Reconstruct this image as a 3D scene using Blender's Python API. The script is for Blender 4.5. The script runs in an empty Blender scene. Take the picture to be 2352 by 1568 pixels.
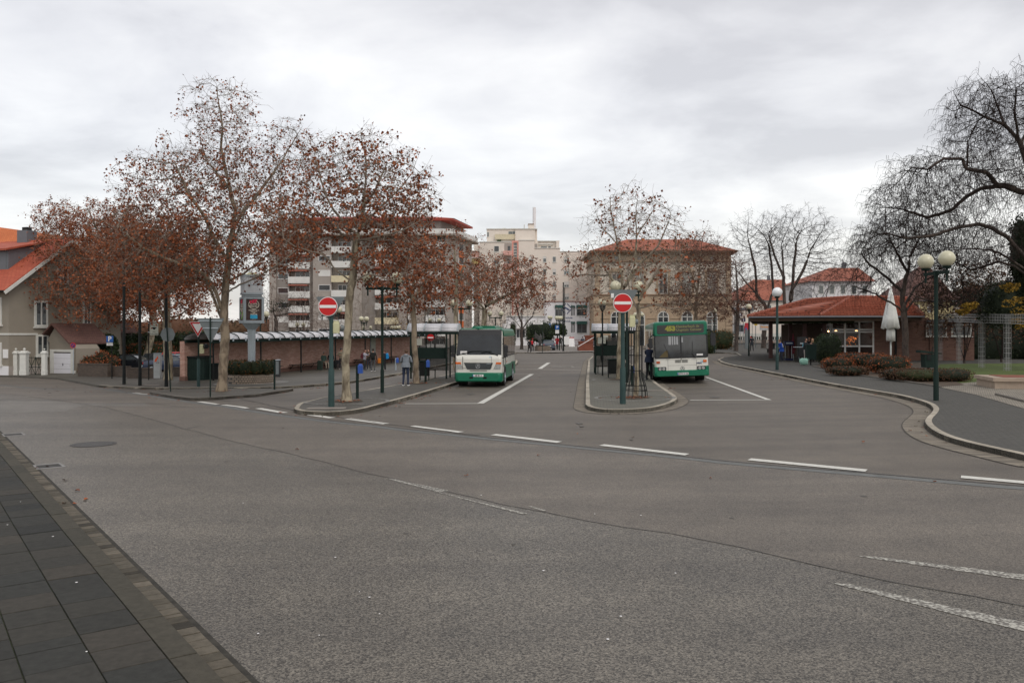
import bpy, bmesh, math, random
import numpy as np
from mathutils import Vector, Matrix
random.seed(7); rng = np.random.default_rng(7)
R = math.radians
SC = bpy.context.scene
COL = SC.collection
# ------------------------------------------------------------------ camera, sky, sun, exposure
CAMZ = 2.5; F = 1898.0; CX = 1176.0; HY = 765.0          # focal length, centre and eye level in units of a 2352 px wide picture
cam = bpy.data.cameras.new('camera'); camo = bpy.data.objects.new('camera', cam); COL.objects.link(camo)
camo.location = (0, 0, CAMZ); camo.rotation_euler = (R(90), 0, 0)
cam.sensor_width = 36; cam.lens = 36 * F / 2352; cam.shift_y = (HY - 784) / 2352; cam.clip_end = 3000; cam.clip_start = .05
SC.camera = camo
SC.view_settings.view_transform = 'Standard'; SC.view_settings.look = 'None'; SC.view_settings.exposure = 0; SC.view_settings.gamma = 1
SUN_EL, SUN_AZ = 48, 150
w = bpy.data.worlds.new('World'); SC.world = w; w.use_nodes = True
N = w.node_tree.nodes; L = w.node_tree.links; N.clear()
out = N.new('ShaderNodeOutputWorld'); bg = N.new('ShaderNodeBackground'); bg2 = N.new('ShaderNodeBackground'); add = N.new('ShaderNodeAddShader')
sky = N.new('ShaderNodeTexSky'); sky.sky_type = 'NISHITA'; sky.sun_disc = False; sky.sun_elevation = R(SUN_EL); sky.sun_rotation = R(SUN_AZ); sky.dust_density = 3
L.new(sky.outputs[0], bg.inputs[0]); bg.inputs[1].default_value = 0.05
tc = N.new('ShaderNodeTexCoord'); sp = N.new('ShaderNodeSeparateXYZ'); L.new(tc.outputs['Generated'], sp.inputs[0])
def wm(op, a, b=None):
    n = N.new('ShaderNodeMath'); n.operation = op
    for i, v in enumerate((a, b)):
        if v is None: continue
        if isinstance(v, (int, float)): n.inputs[i].default_value = v
        else: L.new(v, n.inputs[i])
    return n.outputs[0]
zz = wm('ADD', wm('MAXIMUM', sp.outputs[2], 0.0), 0.16)
cb = N.new('ShaderNodeCombineXYZ'); L.new(wm('DIVIDE', sp.outputs[0], zz), cb.inputs[0]); L.new(wm('DIVIDE', sp.outputs[1], zz), cb.inputs[1]); cb.inputs[2].default_value = 3.7
n1 = N.new('ShaderNodeTexNoise'); n1.inputs['Scale'].default_value = 1.5; n1.inputs['Detail'].default_value = 6; n1.inputs['Roughness'].default_value = .52; n1.inputs['Distortion'].default_value = .25
L.new(cb.outputs[0], n1.inputs['Vector'])
n2 = N.new('ShaderNodeTexNoise'); n2.inputs['Scale'].default_value = .42; n2.inputs['Detail'].default_value = 3
L.new(cb.outputs[0], n2.inputs['Vector'])
mixf = wm('ADD', wm('MULTIPLY', n1.outputs['Fac'], .62), wm('MULTIPLY', n2.outputs['Fac'], .38))
cr = N.new('ShaderNodeValToRGB'); e = cr.color_ramp.elements
e[0].position = .40; e[0].color = (.65, .62, .60, 1); e[1].position = .58; e[1].color = (.985, .95, .90, 1)
m_ = cr.color_ramp.elements.new(.47); m_.color = (.79, .76, .735, 1)
L.new(mixf, cr.inputs[0]); L.new(cr.outputs[0], bg2.inputs[0]); bg2.inputs[1].default_value = .93
L.new(bg.outputs[0], add.inputs[0]); L.new(bg2.outputs[0], add.inputs[1]); L.new(add.outputs[0], out.inputs[0])
sl = bpy.data.lights.new('sun', 'SUN'); sl.energy = .7; sl.angle = R(25); sl.color = (1, .96, .9)
so = bpy.data.objects.new('sun', sl); COL.objects.link(so)
az = R(SUN_AZ); so.rotation_euler = (R(90 - SUN_EL), 0, R(180) - az)

# ------------------------------------------------------------------ ground profile and picture helpers
def pw(x, pts):
    if x <= pts[0][0]: return pts[0][1]
    for (a, b), (c, d) in zip(pts, pts[1:]):
        if x <= c: return b + (d - b) * (x - a) / (c - a)
    return pts[-1][1]
F1 = [(-40, 1.0), (-12, .4), (-6, 0)]
FR = [(4, 0), (8, .08), (14, .18), (25, .28)]
def gz(x, y):
    if x > 0: return pw(x, FR)
    return -min(pw(x, F1), max(0, .04 * (y - 28)))
def at(px, py, off=0.0):
    Y = F * (CAMZ - off) / (py - HY)
    for _ in range(60):
        X = (px - CX) / F * Y
        Y = .5 * Y + .5 * F * (CAMZ - off - gz(X, Y)) / (py - HY)
    X = (px - CX) / F * Y
    return Vector((X, Y, gz(X, Y) + off))
def atY(px, Y): return (px - CX) / F * Y
def Zat(py, Y): return CAMZ - (py - HY) / F * Y
def P3(px, py, Y): return Vector((atY(px, Y), Y, Zat(py, Y)))
def onY(px, Y, off=0.0):
    X = atY(px, Y); return Vector((X, Y, gz(X, Y) + off))

# ------------------------------------------------------------------ tagging
def tag(o, label=None, cat=None, group=None, kind=None):
    if label: o['label'] = label
    if cat: o['category'] = cat
    if group: o['group'] = group
    if kind: o['kind'] = kind
    return o
def emp(name, loc=(0, 0, 0), rz=0, label=None, cat=None, group=None, ry=0):
    o = bpy.data.objects.new(name, None); COL.objects.link(o); o.location = loc; o.rotation_euler = (0, ry, rz)
    o.empty_display_size = .2
    return tag(o, label, cat, group)
def kids(o): return [c for c in bpy.data.objects if c.parent == o]
def copy_tree(o, parent=None, loc=None, rz=None, label=None, group=None):
    c = o.copy(); COL.objects.link(c); c.parent = parent
    for ch in kids(o): copy_tree(ch, c)
    if loc is not None: c.location = loc
    if rz is not None: c.rotation_euler = (0, 0, rz)
    if label: c['label'] = label
    if group: c['group'] = group
    return c

# ------------------------------------------------------------------ materials
MATS = {}
def mat(name, col, rough=.6, metal=0, var=.12, vs=3.0, bump=0, bs=60, spec=.4, emit=None, es=1, trans=0, alpha=1, dirt=0):
    if name in MATS: return MATS[name]
    m = bpy.data.materials.new(name); m.use_nodes = True; nt = m.node_tree; n = nt.nodes; l = nt.links
    b = n['Principled BSDF']
    b.inputs['Roughness'].default_value = rough; b.inputs['Metallic'].default_value = metal; b.inputs['Specular IOR Level'].default_value = spec
    tcn = n.new('ShaderNodeTexCoord')
    no = n.new('ShaderNodeTexNoise'); no.inputs['Scale'].default_value = vs; no.inputs['Detail'].default_value = 6; no.inputs['Roughness'].default_value = .6
    l.new(tcn.outputs['Object'], no.inputs['Vector'])
    r = n.new('ShaderNodeValToRGB'); r.color_ramp.elements[0].position = .3; r.color_ramp.elements[1].position = .7
    c = np.array(col[:3]); lo = c * (1 - var); hi = np.minimum(c * (1 + var), 1)
    r.color_ramp.elements[0].color = (*lo, 1); r.color_ramp.elements[1].color = (*hi, 1)
    l.new(no.outputs['Fac'], r.inputs[0]); l.new(r.outputs[0], b.inputs['Base Color'])
    if bump:
        n3 = n.new('ShaderNodeTexNoise'); n3.inputs['Scale'].default_value = bs; n3.inputs['Detail'].default_value = 3
        l.new(tcn.outputs['Object'], n3.inputs['Vector'])
        bp = n.new('ShaderNodeBump'); bp.inputs['Strength'].default_value = bump; bp.inputs['Distance'].default_value = .02
        l.new(n3.outputs['Fac'], bp.inputs['Height']); l.new(bp.outputs[0], b.inputs['Normal'])
    if emit: b.inputs['Emission Color'].default_value = (*emit, 1); b.inputs['Emission Strength'].default_value = es
    if trans: b.inputs['Transmission Weight'].default_value = trans
    if alpha < 1: b.inputs['Alpha'].default_value = alpha
    MATS[name] = m; return m
def nodes(m): return m.node_tree.nodes, m.node_tree.links, m.node_tree.nodes['Principled BSDF']
def asphalt(name, base, tint, coarse=1.0, rough=.62, spec=.35, con=.8):
    m = bpy.data.materials.new(name); m.use_nodes = True; n, l, b = nodes(m)
    t = n.new('ShaderNodeTexCoord')
    def noise(s, d=3, src=None):
        q = n.new('ShaderNodeTexNoise'); q.inputs['Scale'].default_value = s; q.inputs['Detail'].default_value = d; l.new(src or t.outputs['Object'], q.inputs['Vector']); return q.outputs['Fac']
    def ramp(f, p0, c0, p1, c1):
        q = n.new('ShaderNodeValToRGB'); q.color_ramp.elements[0].position = p0; q.color_ramp.elements[1].position = p1
        q.color_ramp.elements[0].color = (*c0, 1); q.color_ramp.elements[1].color = (*c1, 1); l.new(f, q.inputs[0]); return q.outputs[0]
    def mul(a, bb, f=1):
        q = n.new('ShaderNodeMix'); q.data_type = 'RGBA'; q.blend_type = 'MULTIPLY'; q.inputs[0].default_value = f; l.new(a, q.inputs[6]); l.new(bb, q.inputs[7]); return q.outputs[2]
    B = np.array(base)
    big = ramp(noise(.22, 4), .3, B * .84, .7, B * 1.12)
    med = ramp(noise(1.7, 5), .3, (.88, .88, .88), .7, (1.08, 1.07, 1.05))
    v = n.new('ShaderNodeTexVoronoi'); v.inputs['Scale'].default_value = 75 / coarse; l.new(t.outputs['Object'], v.inputs['Vector'])
    vc = n.new('ShaderNodeSeparateColor'); l.new(v.outputs['Color'], vc.inputs[0])
    agg = ramp(vc.outputs[0], .1, (.34, .32, .31), .95, tuple(np.array(tint) * 1.85))
    v2 = noise(38 / coarse, 3); sp2 = ramp(v2, .35, (.75, .75, .75), .65, (1.2, 1.2, 1.2))
    # tyre-polished tracks: long soft streaks along the carriageway
    mp = n.new('ShaderNodeMapping'); mp.inputs['Rotation'].default_value = (0, 0, R(38)); mp.inputs['Scale'].default_value = (.06, 1.0, 1); l.new(t.outputs['Object'], mp.inputs[0])
    st = ramp(noise(.8, 4, mp.outputs[0]), .32, (.80, .80, .81), .68, (1.14, 1.14, 1.13))
    c = mul(mul(mul(mul(big, med), agg, con), sp2, con), st, 1)
    l.new(c, b.inputs['Base Color'])
    b.inputs['Roughness'].default_value = rough; b.inputs['Specular IOR Level'].default_value = spec
    bp = n.new('ShaderNodeBump'); bp.inputs['Strength'].default_value = .35; bp.inputs['Distance'].default_value = .006
    l.new(v.outputs['Distance'], bp.inputs['Height']); l.new(bp.outputs[0], b.inputs['Normal'])
    return m
def bricks(name, c1, c2, mortar, bw=.3, bh=.1, ms=.012, rot=0, rough=.8, mode='wall', noise=.25, offset=.5):
    m = bpy.data.materials.new(name); m.use_nodes = True; n, l, b = nodes(m)
    t = n.new('ShaderNodeTexCoord'); s = n.new('ShaderNodeSeparateXYZ')
    if rot:
        mp = n.new('ShaderNodeMapping'); mp.inputs['Rotation'].default_value = (0, 0, rot); l.new(t.outputs['Object'], mp.inputs[0]); l.new(mp.outputs[0], s.inputs[0])
    else: l.new(t.outputs['Object'], s.inputs[0])
    c = n.new('ShaderNodeCombineXYZ')
    if mode == 'wall':
        a = n.new('ShaderNodeMath'); a.operation = 'ADD'; l.new(s.outputs[0], a.inputs[0]); l.new(s.outputs[1], a.inputs[1])
        l.new(a.outputs[0], c.inputs[0]); l.new(s.outputs[2], c.inputs[1])
    else: l.new(s.outputs[0], c.inputs[0]); l.new(s.outputs[1], c.inputs[1])
    br = n.new('ShaderNodeTexBrick'); br.inputs['Scale'].default_value = 1; br.inputs['Brick Width'].default_value = bw; br.inputs['Row Height'].default_value = bh
    br.inputs['Mortar Size'].default_value = ms; br.inputs['Mortar Smooth'].default_value = .4; br.offset = offset
    br.inputs['Color1'].default_value = (*c1, 1); br.inputs['Color2'].default_value = (*c2, 1); br.inputs['Mortar'].default_value = (*mortar, 1)
    no = n.new('ShaderNodeTexNoise'); no.inputs['Scale'].default_value = 9; no.inputs['Detail'].default_value = 6; l.new(t.outputs['Object'], no.inputs['Vector'])
    no4 = n.new('ShaderNodeTexNoise'); no4.inputs['Scale'].default_value = .7; no4.inputs['Detail'].default_value = 4; l.new(t.outputs['Object'], no4.inputs['Vector'])
    ws = n.new('ShaderNodeVectorMath'); ws.operation = 'MULTIPLY_ADD'; l.new(no.outputs['Color'], ws.inputs[0]); ws.inputs[1].default_value = (.02, .02, 0); l.new(c.outputs[0], ws.inputs[2])
    l.new(ws.outputs[0], br.inputs['Vector'])
    rp = n.new('ShaderNodeValToRGB'); rp.color_ramp.elements[0].position = .25; rp.color_ramp.elements[1].position = .75
    rp.color_ramp.elements[0].color = (1 - noise,) * 3 + (1,); rp.color_ramp.elements[1].color = (1 + noise,) * 3 + (1,)
    mx = n.new('ShaderNodeMath'); mx.operation = 'ADD'; l.new(no.outputs['Fac'], mx.inputs[0]); l.new(no4.outputs['Fac'], mx.inputs[1])
    hf = n.new('ShaderNodeMath'); hf.operation = 'MULTIPLY'; hf.inputs[1].default_value = .5; l.new(mx.outputs[0], hf.inputs[0]); l.new(hf.outputs[0], rp.inputs[0])
    q = n.new('ShaderNodeMix'); q.data_type = 'RGBA'; q.blend_type = 'MULTIPLY'; q.inputs[0].default_value = 1; l.new(br.outputs['Color'], q.inputs[6]); l.new(rp.outputs[0], q.inputs[7])
    l.new(q.outputs[2], b.inputs['Base Color']); b.inputs['Roughness'].default_value = rough
    bp = n.new('ShaderNodeBump'); bp.inputs['Strength'].default_value = .6; bp.inputs['Distance'].default_value = .01; bp.invert = True
    l.new(br.outputs['Fac'], bp.inputs['Height']); l.new(bp.outputs[0], b.inputs['Normal'])
    return m
def island_mat(name, cols, rough=.7, bump=0, trans=0):
    """colour differs from leaf to leaf, slab to slab"""
    m = bpy.data.materials.new(name); m.use_nodes = True; n, l, b = nodes(m)
    g = n.new('ShaderNodeNewGeometry'); r = n.new('ShaderNodeValToRGB'); cr = r.color_ramp; cr.interpolation = 'LINEAR'
    while len(cr.elements) < len(cols): cr.elements.new(.5)
    for i, c in enumerate(cols): cr.elements[i].position = i / max(1, len(cols) - 1); cr.elements[i].color = (*c, 1)
    l.new(g.outputs['Random Per Island'], r.inputs[0])
    t = n.new('ShaderNodeTexCoord'); no = n.new('ShaderNodeTexNoise'); no.inputs['Scale'].default_value = 12 if bump else 1.3; no.inputs['Detail'].default_value = 8; no.inputs['Roughness'].default_value = .7; l.new(t.outputs['Object'], no.inputs['Vector'])
    rp = n.new('ShaderNodeValToRGB'); rp.color_ramp.elements[0].position = .3; rp.color_ramp.elements[1].position = .7
    rp.color_ramp.elements[0].color = (.72, .72, .72, 1); rp.color_ramp.elements[1].color = (1.25, 1.25, 1.25, 1); l.new(no.outputs['Fac'], rp.inputs[0])
    q = n.new('ShaderNodeMix'); q.data_type = 'RGBA'; q.blend_type = 'MULTIPLY'; q.inputs[0].default_value = 1; l.new(r.outputs[0], q.inputs[6]); l.new(rp.outputs[0], q.inputs[7])
    l.new(q.outputs[2], b.inputs['Base Color']); b.inputs['Roughness'].default_value = rough; b.inputs['Specular IOR Level'].default_value = .25
    if bump:
        n3 = n.new('ShaderNodeTexNoise'); n3.inputs['Scale'].default_value = 150; n3.inputs['Detail'].default_value = 4; l.new(t.outputs['Object'], n3.inputs['Vector'])
        bp = n.new('ShaderNodeBump'); bp.inputs['Strength'].default_value = bump; bp.inputs['Distance'].default_value = .004; l.new(n3.outputs['Fac'], bp.inputs['Height']); l.new(bp.outputs[0], b.inputs['Normal'])
    return m

# ------------------------------------------------------------------ mesh builder
class MB:
    def __init__(s): s.v = []; s.f = []; s.m = []; s.sm = []
    def add(s, vs, fs, mi=0, smooth=False):
        o = len(s.v); s.v += [tuple(p) for p in vs]
        for f in fs: s.f.append(tuple(i + o for i in f)); s.m.append(mi); s.sm.append(smooth)
        return s
    def box(s, c, d, rz=0, mi=0, taper=1.0, M=None, bev=0):
        x, y, z = d[0] / 2, d[1] / 2, d[2] / 2
        if bev:
            b = min(bev, x * .9, y * .9)
            ring = [(-x + b, -y), (x - b, -y), (x, -y + b), (x, y - b), (x - b, y), (-x + b, y), (-x, y - b), (-x, -y + b)]
            vs = [(p[0], p[1], -z) for p in ring] + [(p[0], p[1], z - b) for p in ring] + [(p[0] * (x - b) / x, p[1] * (y - b) / y, z) for p in ring]
            fs = [tuple(range(7, -1, -1))] + [(i, (i + 1) % 8, 8 + (i + 1) % 8, 8 + i) for i in range(8)] + [(8 + i, 8 + (i + 1) % 8, 16 + (i + 1) % 8, 16 + i) for i in range(8)] + [tuple(range(16, 24))]
        else:
            vs = [(-x, -y, -z), (x, -y, -z), (x, y, -z), (-x, y, -z), (-x * taper, -y * taper, z), (x * taper, -y * taper, z), (x * taper, y * taper, z), (-x * taper, y * taper, z)]
            fs = [(3, 2, 1, 0), (4, 5, 6, 7), (0, 1, 5, 4), (1, 2, 6, 5), (2, 3, 7, 6), (3, 0, 4, 7)]
        T = Matrix.Translation(c) @ Matrix.Rotation(rz, 4, 'Z')
        if M is not None: T = M @ T
        return s.add([T @ Vector(p) for p in vs], fs, mi)
    def b2(s, x0, x1, y0, y1, z0, z1, mi=0): return s.box(((x0 + x1) / 2, (y0 + y1) / 2, (z0 + z1) / 2), (abs(x1 - x0), abs(y1 - y0), abs(z1 - z0)), mi=mi)
    def tube(s, pts, r, n=10, mi=0, caps=True):
        pts = [Vector(p) for p in pts]; rs = r if isinstance(r, (list, tuple)) else [r] * len(pts)
        rings = []; prev = None
        for i, p in enumerate(pts):
            d = (pts[min(i + 1, len(pts) - 1)] - pts[max(i - 1, 0)]).normalized()
            u = prev - d * prev.dot(d) if prev is not None else None
            if u is None or u.length < 1e-4: u = d.cross(Vector((0, 0, 1)) if abs(d.z) < .9 else Vector((1, 0, 0)))
            u.normalize(); prev = u; v = d.cross(u)
            rings.append([p + (u * math.cos(2 * math.pi * k / n) + v * math.sin(2 * math.pi * k / n)) * rs[i] for k in range(n)])
        vs = [q for rg in rings for q in rg]; fs = []
        for i in range(len(pts) - 1):
            for k in range(n): fs.append((i * n + k, i * n + (k + 1) % n, (i + 1) * n + (k + 1) % n, (i + 1) * n + k))
        s.add(vs, fs, mi, True)
        if caps: s.add(rings[0][::-1], [tuple(range(n))], mi); s.add(rings[-1], [tuple(range(n))], mi)
        return s
    def cyl(s, c, r, h, n=14, mi=0, r2=None): return s.tube([c, (c[0], c[1], c[2] + h)], [r, r if r2 is None else r2], n, mi)
    def disc(s, c, r, normal, th=.01, n=24, mi=0):
        nv = Vector(normal).normalized(); c = Vector(c); return s.tube([c - nv * th / 2, c + nv * th / 2], r, n, mi)
    def ball(s, c, r, mi=0, nu=16, nv=10, sc=(1, 1, 1)):
        vs = [(c[0], c[1], c[2] + r * sc[2])]; fs = []
        for j in range(1, nv):
            t = math.pi * j / nv
            for i in range(nu):
                a = 2 * math.pi * i / nu; vs.append((c[0] + r * sc[0] * math.sin(t) * math.cos(a), c[1] + r * sc[1] * math.sin(t) * math.sin(a), c[2] + r * sc[2] * math.cos(t)))
        vs.append((c[0], c[1], c[2] - r * sc[2])); e_ = len(vs) - 1
        for i in range(nu): fs.append((0, 1 + i, 1 + (i + 1) % nu)); fs.append((e_, e_ - nu + (i + 1) % nu, e_ - nu + i))
        for j in range(nv - 2):
            for i in range(nu): fs.append((1 + j * nu + i, 1 + (j + 1) * nu + i, 1 + (j + 1) * nu + (i + 1) % nu, 1 + j * nu + (i + 1) % nu))
        return s.add(vs, fs, mi, True)
    def prism(s, poly, z0, z1, mi=0):
        n = len(poly); vs = [(p[0], p[1], z0) for p in poly] + [(p[0], p[1], z1) for p in poly]
        return s.add(vs, [tuple(range(n - 1, -1, -1)), tuple(range(n, 2 * n))] + [(i, (i + 1) % n, n + (i + 1) % n, n + i) for i in range(n)], mi)
    def ext(s, poly, y0, y1, mi=0):
        """polygon in x,z pushed from y0 to y1"""
        n = len(poly); vs = [(p[0], y0, p[1]) for p in poly] + [(p[0], y1, p[1]) for p in poly]
        return s.add(vs, [tuple(range(n)), tuple(range(2 * n - 1, n - 1, -1))] + [(i, n + i, n + (i + 1) % n, (i + 1) % n) for i in range(n)], mi)
    def extx(s, poly, x0, x1, mi=0):
        """polygon in y,z pushed from x0 to x1"""
        n = len(poly); vs = [(x0, p[0], p[1]) for p in poly] + [(x1, p[0], p[1]) for p in poly]
        return s.add(vs, [tuple(range(n - 1, -1, -1)), tuple(range(n, 2 * n))] + [(i, (i + 1) % n, n + (i + 1) % n, n + i) for i in range(n)], mi)
    def quad(s, a, b, c, d, mi=0): return s.add([a, b, c, d], [(0, 1, 2, 3)], mi)
    def xf(s, M, start=0):
        for i in range(start, len(s.v)): s.v[i] = tuple(M @ Vector(s.v[i]))
        return s
    def build(s, name, mats, parent=None, loc=None, fix=True):
        me = bpy.data.meshes.new(name); me.from_pydata(s.v, [], s.f)
        for m in (mats if isinstance(mats, (list, tuple)) else [mats]): me.materials.append(m)
        me.polygons.foreach_set('material_index', s.m); me.polygons.foreach_set('use_smooth', s.sm)
        if fix:
            bm = bmesh.new(); bm.from_mesh(me); bmesh.ops.recalc_face_normals(bm, faces=bm.faces); bm.to_mesh(me); bm.free()
        me.update(); o = bpy.data.objects.new(name, me); COL.objects.link(o); o.parent = parent
        if loc is not None: o.location = loc
        return o
def text_mb(txt, size, M, mb=None, mi=0, align='CENTER', ext=.002, sx=1, bold=0):
    cu = bpy.data.curves.new('lettering', 'FONT'); cu.body = txt; cu.size = size; cu.align_x = align; cu.align_y = 'CENTER'; cu.resolution_u = 2; cu.extrude = ext; cu.offset = bold
    o = bpy.data.objects.new('lettering', cu); COL.objects.link(o)
    dg = bpy.context.evaluated_depsgraph_get(); me = bpy.data.meshes.new_from_object(o.evaluated_get(dg))
    S = Matrix.Diagonal((sx, 1, 1, 1))
    mb = mb or MB(); mb.add([M @ S @ v.co for v in me.vertices], [tuple(p.vertices) for p in me.polygons], mi)
    bpy.data.objects.remove(o); bpy.data.curves.remove(cu); bpy.data.meshes.remove(me)
    return mb
FRONT = Matrix.Rotation(R(90), 4, 'X')        # lettering facing -Y
def TF(x, y, z, rz=0): return Matrix.Translation((x, y, z)) @ Matrix.Rotation(rz, 4, 'Z') @ FRONT

# ------------------------------------------------------------------ ground sheets
CUTS = [((x, 0, 0), (1, 0, 0)) for x in (-40, -12, -6, 4, 8, 14, 25)] + [((0, y, 0), (0, 1, 0)) for y in (28, 53)]
CUTS += [((-6, 28, 0), (.4 / 6, .04, 0)), ((-12, 38, 0), (.6 / 28, .04, 0))]
def sheet(name, polys, off, m, parent=None, kind='structure', tagd=None, skirt=None):
    bm = bmesh.new()
    for poly in polys:
        vs = [bm.verts.new((p[0], p[1], 0)) for p in poly]
        f = bm.faces.new(vs)
        if f.normal.z < 0 or True:
            f.normal_update()
            if f.normal.z < 0: f.normal_flip()
    bmesh.ops.triangulate(bm, faces=bm.faces)
    for co, no in CUTS: bmesh.ops.bisect_plane(bm, geom=bm.verts[:] + bm.edges[:] + bm.faces[:], plane_co=co, plane_no=no, dist=1e-4)
    for v in bm.verts: v.co.z = gz(v.co.x, v.co.y) + off
    if skirt:
        ed = [e_ for e_ in bm.edges if len(e_.link_faces) == 1]
        r_ = bmesh.ops.extrude_edge_only(bm, edges=ed)
        for v in r_['geom']:
            if isinstance(v, bmesh.types.BMVert): v.co.z -= skirt
    me = bpy.data.meshes.new(name); bm.to_mesh(me); bm.free(); me.materials.append(m)
    o = bpy.data.objects.new(name, me); COL.objects.link(o); o.parent = parent
    if tagd: tag(o, *tagd)
    elif kind: o['kind'] = kind
    return o
def dens(pts, step=1.0):
    out_ = []
    for a, b in zip(pts, pts[1:]):
        a = Vector(a[:2]); b = Vector(b[:2]); n = max(1, int((b - a).length / step))
        for i in range(n): out_.append(a.lerp(b, i / n))
    out_.append(Vector(pts[-1][:2])); return out_
def smooth2(pts, it=2):
    for _ in range(it):
        q = [pts[0]]
        for a, b in zip(pts, pts[1:]): q += [a.lerp(b, .25), a.lerp(b, .75)]
        q.append(pts[-1]); pts = q
    return pts
def offs(pts, d, closed=False):
    res = []; n = len(pts)
    for i in range(n):
        a = pts[(i - 1) % n] if closed or i > 0 else pts[i]; b = pts[(i + 1) % n] if closed or i < n - 1 else pts[i]
        t = (b - a); t = t.normalized() if t.length > 1e-6 else Vector((1, 0)); res.append(pts[i] + Vector((-t.y, t.x)) * d)
    return res
def strip(name, pts, wid, off0, h, m, closed=False, side=1, kind='structure', face=True, joints=True):
    """a kerb or gutter: a strip following pts, its outer face on pts, its body on the left (side=1) or right"""
    pts = [Vector(p[:2]) for p in pts]
    if closed: pts = pts + [pts[0]]
    pts = dens(pts, .5); inn = offs(pts[:-1] if closed else pts, wid * side, closed)
    if closed: inn = inn + [inn[0]]
    me_v = []; fs = []; uv = []; s_ = 0
    for i, (a, b) in enumerate(zip(pts, inn)):
        za = gz(a.x, a.y) + off0; zb = gz(b.x, b.y) + off0
        if i: s_ += (pts[i] - pts[i - 1]).length
        ch = .015 if face else 0; ac = a.lerp(b, .1) if face else a
        me_v += [(a.x, a.y, za), (a.x, a.y, za + h - ch), (ac.x, ac.y, za + h), (b.x, b.y, zb + h)]; uv.append(s_)
    n = len(pts)
    for i in range(n - 1):
        for k in (range(3) if face else (1, 2)): fs.append((4 * i + k, 4 * (i + 1) + k, 4 * (i + 1) + k + 1, 4 * i + k + 1))
    me = bpy.data.meshes.new(name); me.from_pydata(me_v, [], fs); me.materials.append(m)
    ul = me.uv_layers.new(name='u')
    for lp in me.loops: ul.data[lp.index].uv = (uv[lp.vertex_index // 4], (lp.vertex_index % 4) / 3)
    bm = bmesh.new(); bm.from_mesh(me); bmesh.ops.recalc_face_normals(bm, faces=bm.faces)
    if sum(f.normal.z for f in bm.faces) < 0: bmesh.ops.reverse_faces(bm, faces=bm.faces)
    bm.to_mesh(me); bm.free()
    o = bpy.data.objects.new(name, me); COL.objects.link(o)
    if kind: o['kind'] = kind
    return o
def kerb_mat(name, col, seg=1.0, rows=1, var=.2):
    m = bpy.data.materials.new(name); m.use_nodes = True; n, l, b = nodes(m)
    u = n.new('ShaderNodeUVMap'); br = n.new('ShaderNodeTexBrick'); l.new(u.outputs[0], br.inputs['Vector']); br.inputs['Scale'].default_value = 1
    br.inputs['Brick Width'].default_value = seg; br.inputs['Row Height'].default_value = 1.0 / rows if rows > 1 else 4; br.inputs['Mortar Size'].default_value = .012 if seg > .5 else .02; br.offset = .5 if rows > 1 else 0
    c = np.array(col); br.inputs['Color1'].default_value = (*(c * (1 - var)), 1); br.inputs['Color2'].default_value = (*(c * (1 + var)), 1); br.inputs['Mortar'].default_value = (*(c * .3), 1)
    t = n.new('ShaderNodeTexCoord'); no = n.new('ShaderNodeTexNoise'); no.inputs['Scale'].default_value = 5; no.inputs['Detail'].default_value = 8; no.inputs['Roughness'].default_value = .7; l.new(t.outputs['Object'], no.inputs['Vector'])
    rp = n.new('ShaderNodeValToRGB'); rp.color_ramp.elements[0].position = .3; rp.color_ramp.elements[1].position = .7
    rp.color_ramp.elements[0].color = (.7, .68, .64, 1); rp.color_ramp.elements[1].color = (1.15, 1.15, 1.15, 1); l.new(no.outputs['Fac'], rp.inputs[0])
    q = n.new('ShaderNodeMix'); q.data_type = 'RGBA'; q.blend_type = 'MULTIPLY'; q.inputs[0].default_value = 1; l.new(br.outputs['Color'], q.inputs[6]); l.new(rp.outputs[0], q.inputs[7])
    l.new(q.outputs[2], b.inputs['Base Color']); b.inputs['Roughness'].default_value = .85
    return m
# ------------------------------------------------------------------ shared materials
M = {}
M['yard'] = asphalt('yard asphalt', (.117, .103, .086), (1, .98, .94), .7, con=.4)
M['lane_near'] = asphalt('near lane asphalt', (.112, .1035, .089), (1, .98, .95), 1.0, rough=.5, con=.95)
M['lane_far'] = asphalt('far lane asphalt', (.130, .1165, .100), (1, .98, .95), .9, con=.6)
M['pave'] = asphalt('footway asphalt', (.080, .074, .061), (1, 1, .97), .6, con=.4)
M['pavers'] = bricks('small grey pavers', (.105, .102, .082), (.135, .128, .105), (.05, .052, .038), .2, .1, .008, rot=.1, mode='floor')
M['pavers_r'] = bricks('dark footway pavers', (.052, .050, .042), (.068, .064, .055), (.026, .025, .021), .2, .1, .006, rot=-.4, mode='floor', noise=.15)
M['pavers_far'] = bricks('pale square pavers', (.19, .175, .16), (.22, .2, .18), (.1, .09, .08), .4, .4, .02, mode='floor')
M['cobble'] = bricks('cobbled path', (.22, .19, .15), (.30, .27, .22), (.08, .075, .06), .14, .12, .018, rot=.5, mode='floor', noise=.4)
M['kerb'] = kerb_mat('kerb stone', (.37, .335, .275), 1.0)
M['kerb_d'] = kerb_mat('dark kerb', (.16, .145, .125), 1.0)
M['gutter'] = kerb_mat('gutter stone', (.19, .165, .13), .22, 3)
M['line'] = mat('road paint', (.55, .545, .50), .7, var=.14, vs=14)
M['green'] = mat('dark green metal', (.014, .026, .022), .7, var=.12, spec=.12)
M['green2'] = mat('blue green painted steel', (.030, .058, .056), .6, var=.15, spec=.2)
M['black'] = mat('black metal', (.010, .012, .012), .6, var=.2, spec=.2)
M['grey'] = mat('sign back grey', (.13, .15, .155), .45, var=.08)
M['steel'] = mat('pale grey steel', (.34, .39, .42), .45, var=.08)
M['red'] = mat('sign red', (.50, .008, .010), .4, var=.06)
M['white'] = mat('sign white', (.74, .73, .72), .45, var=.05)
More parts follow.
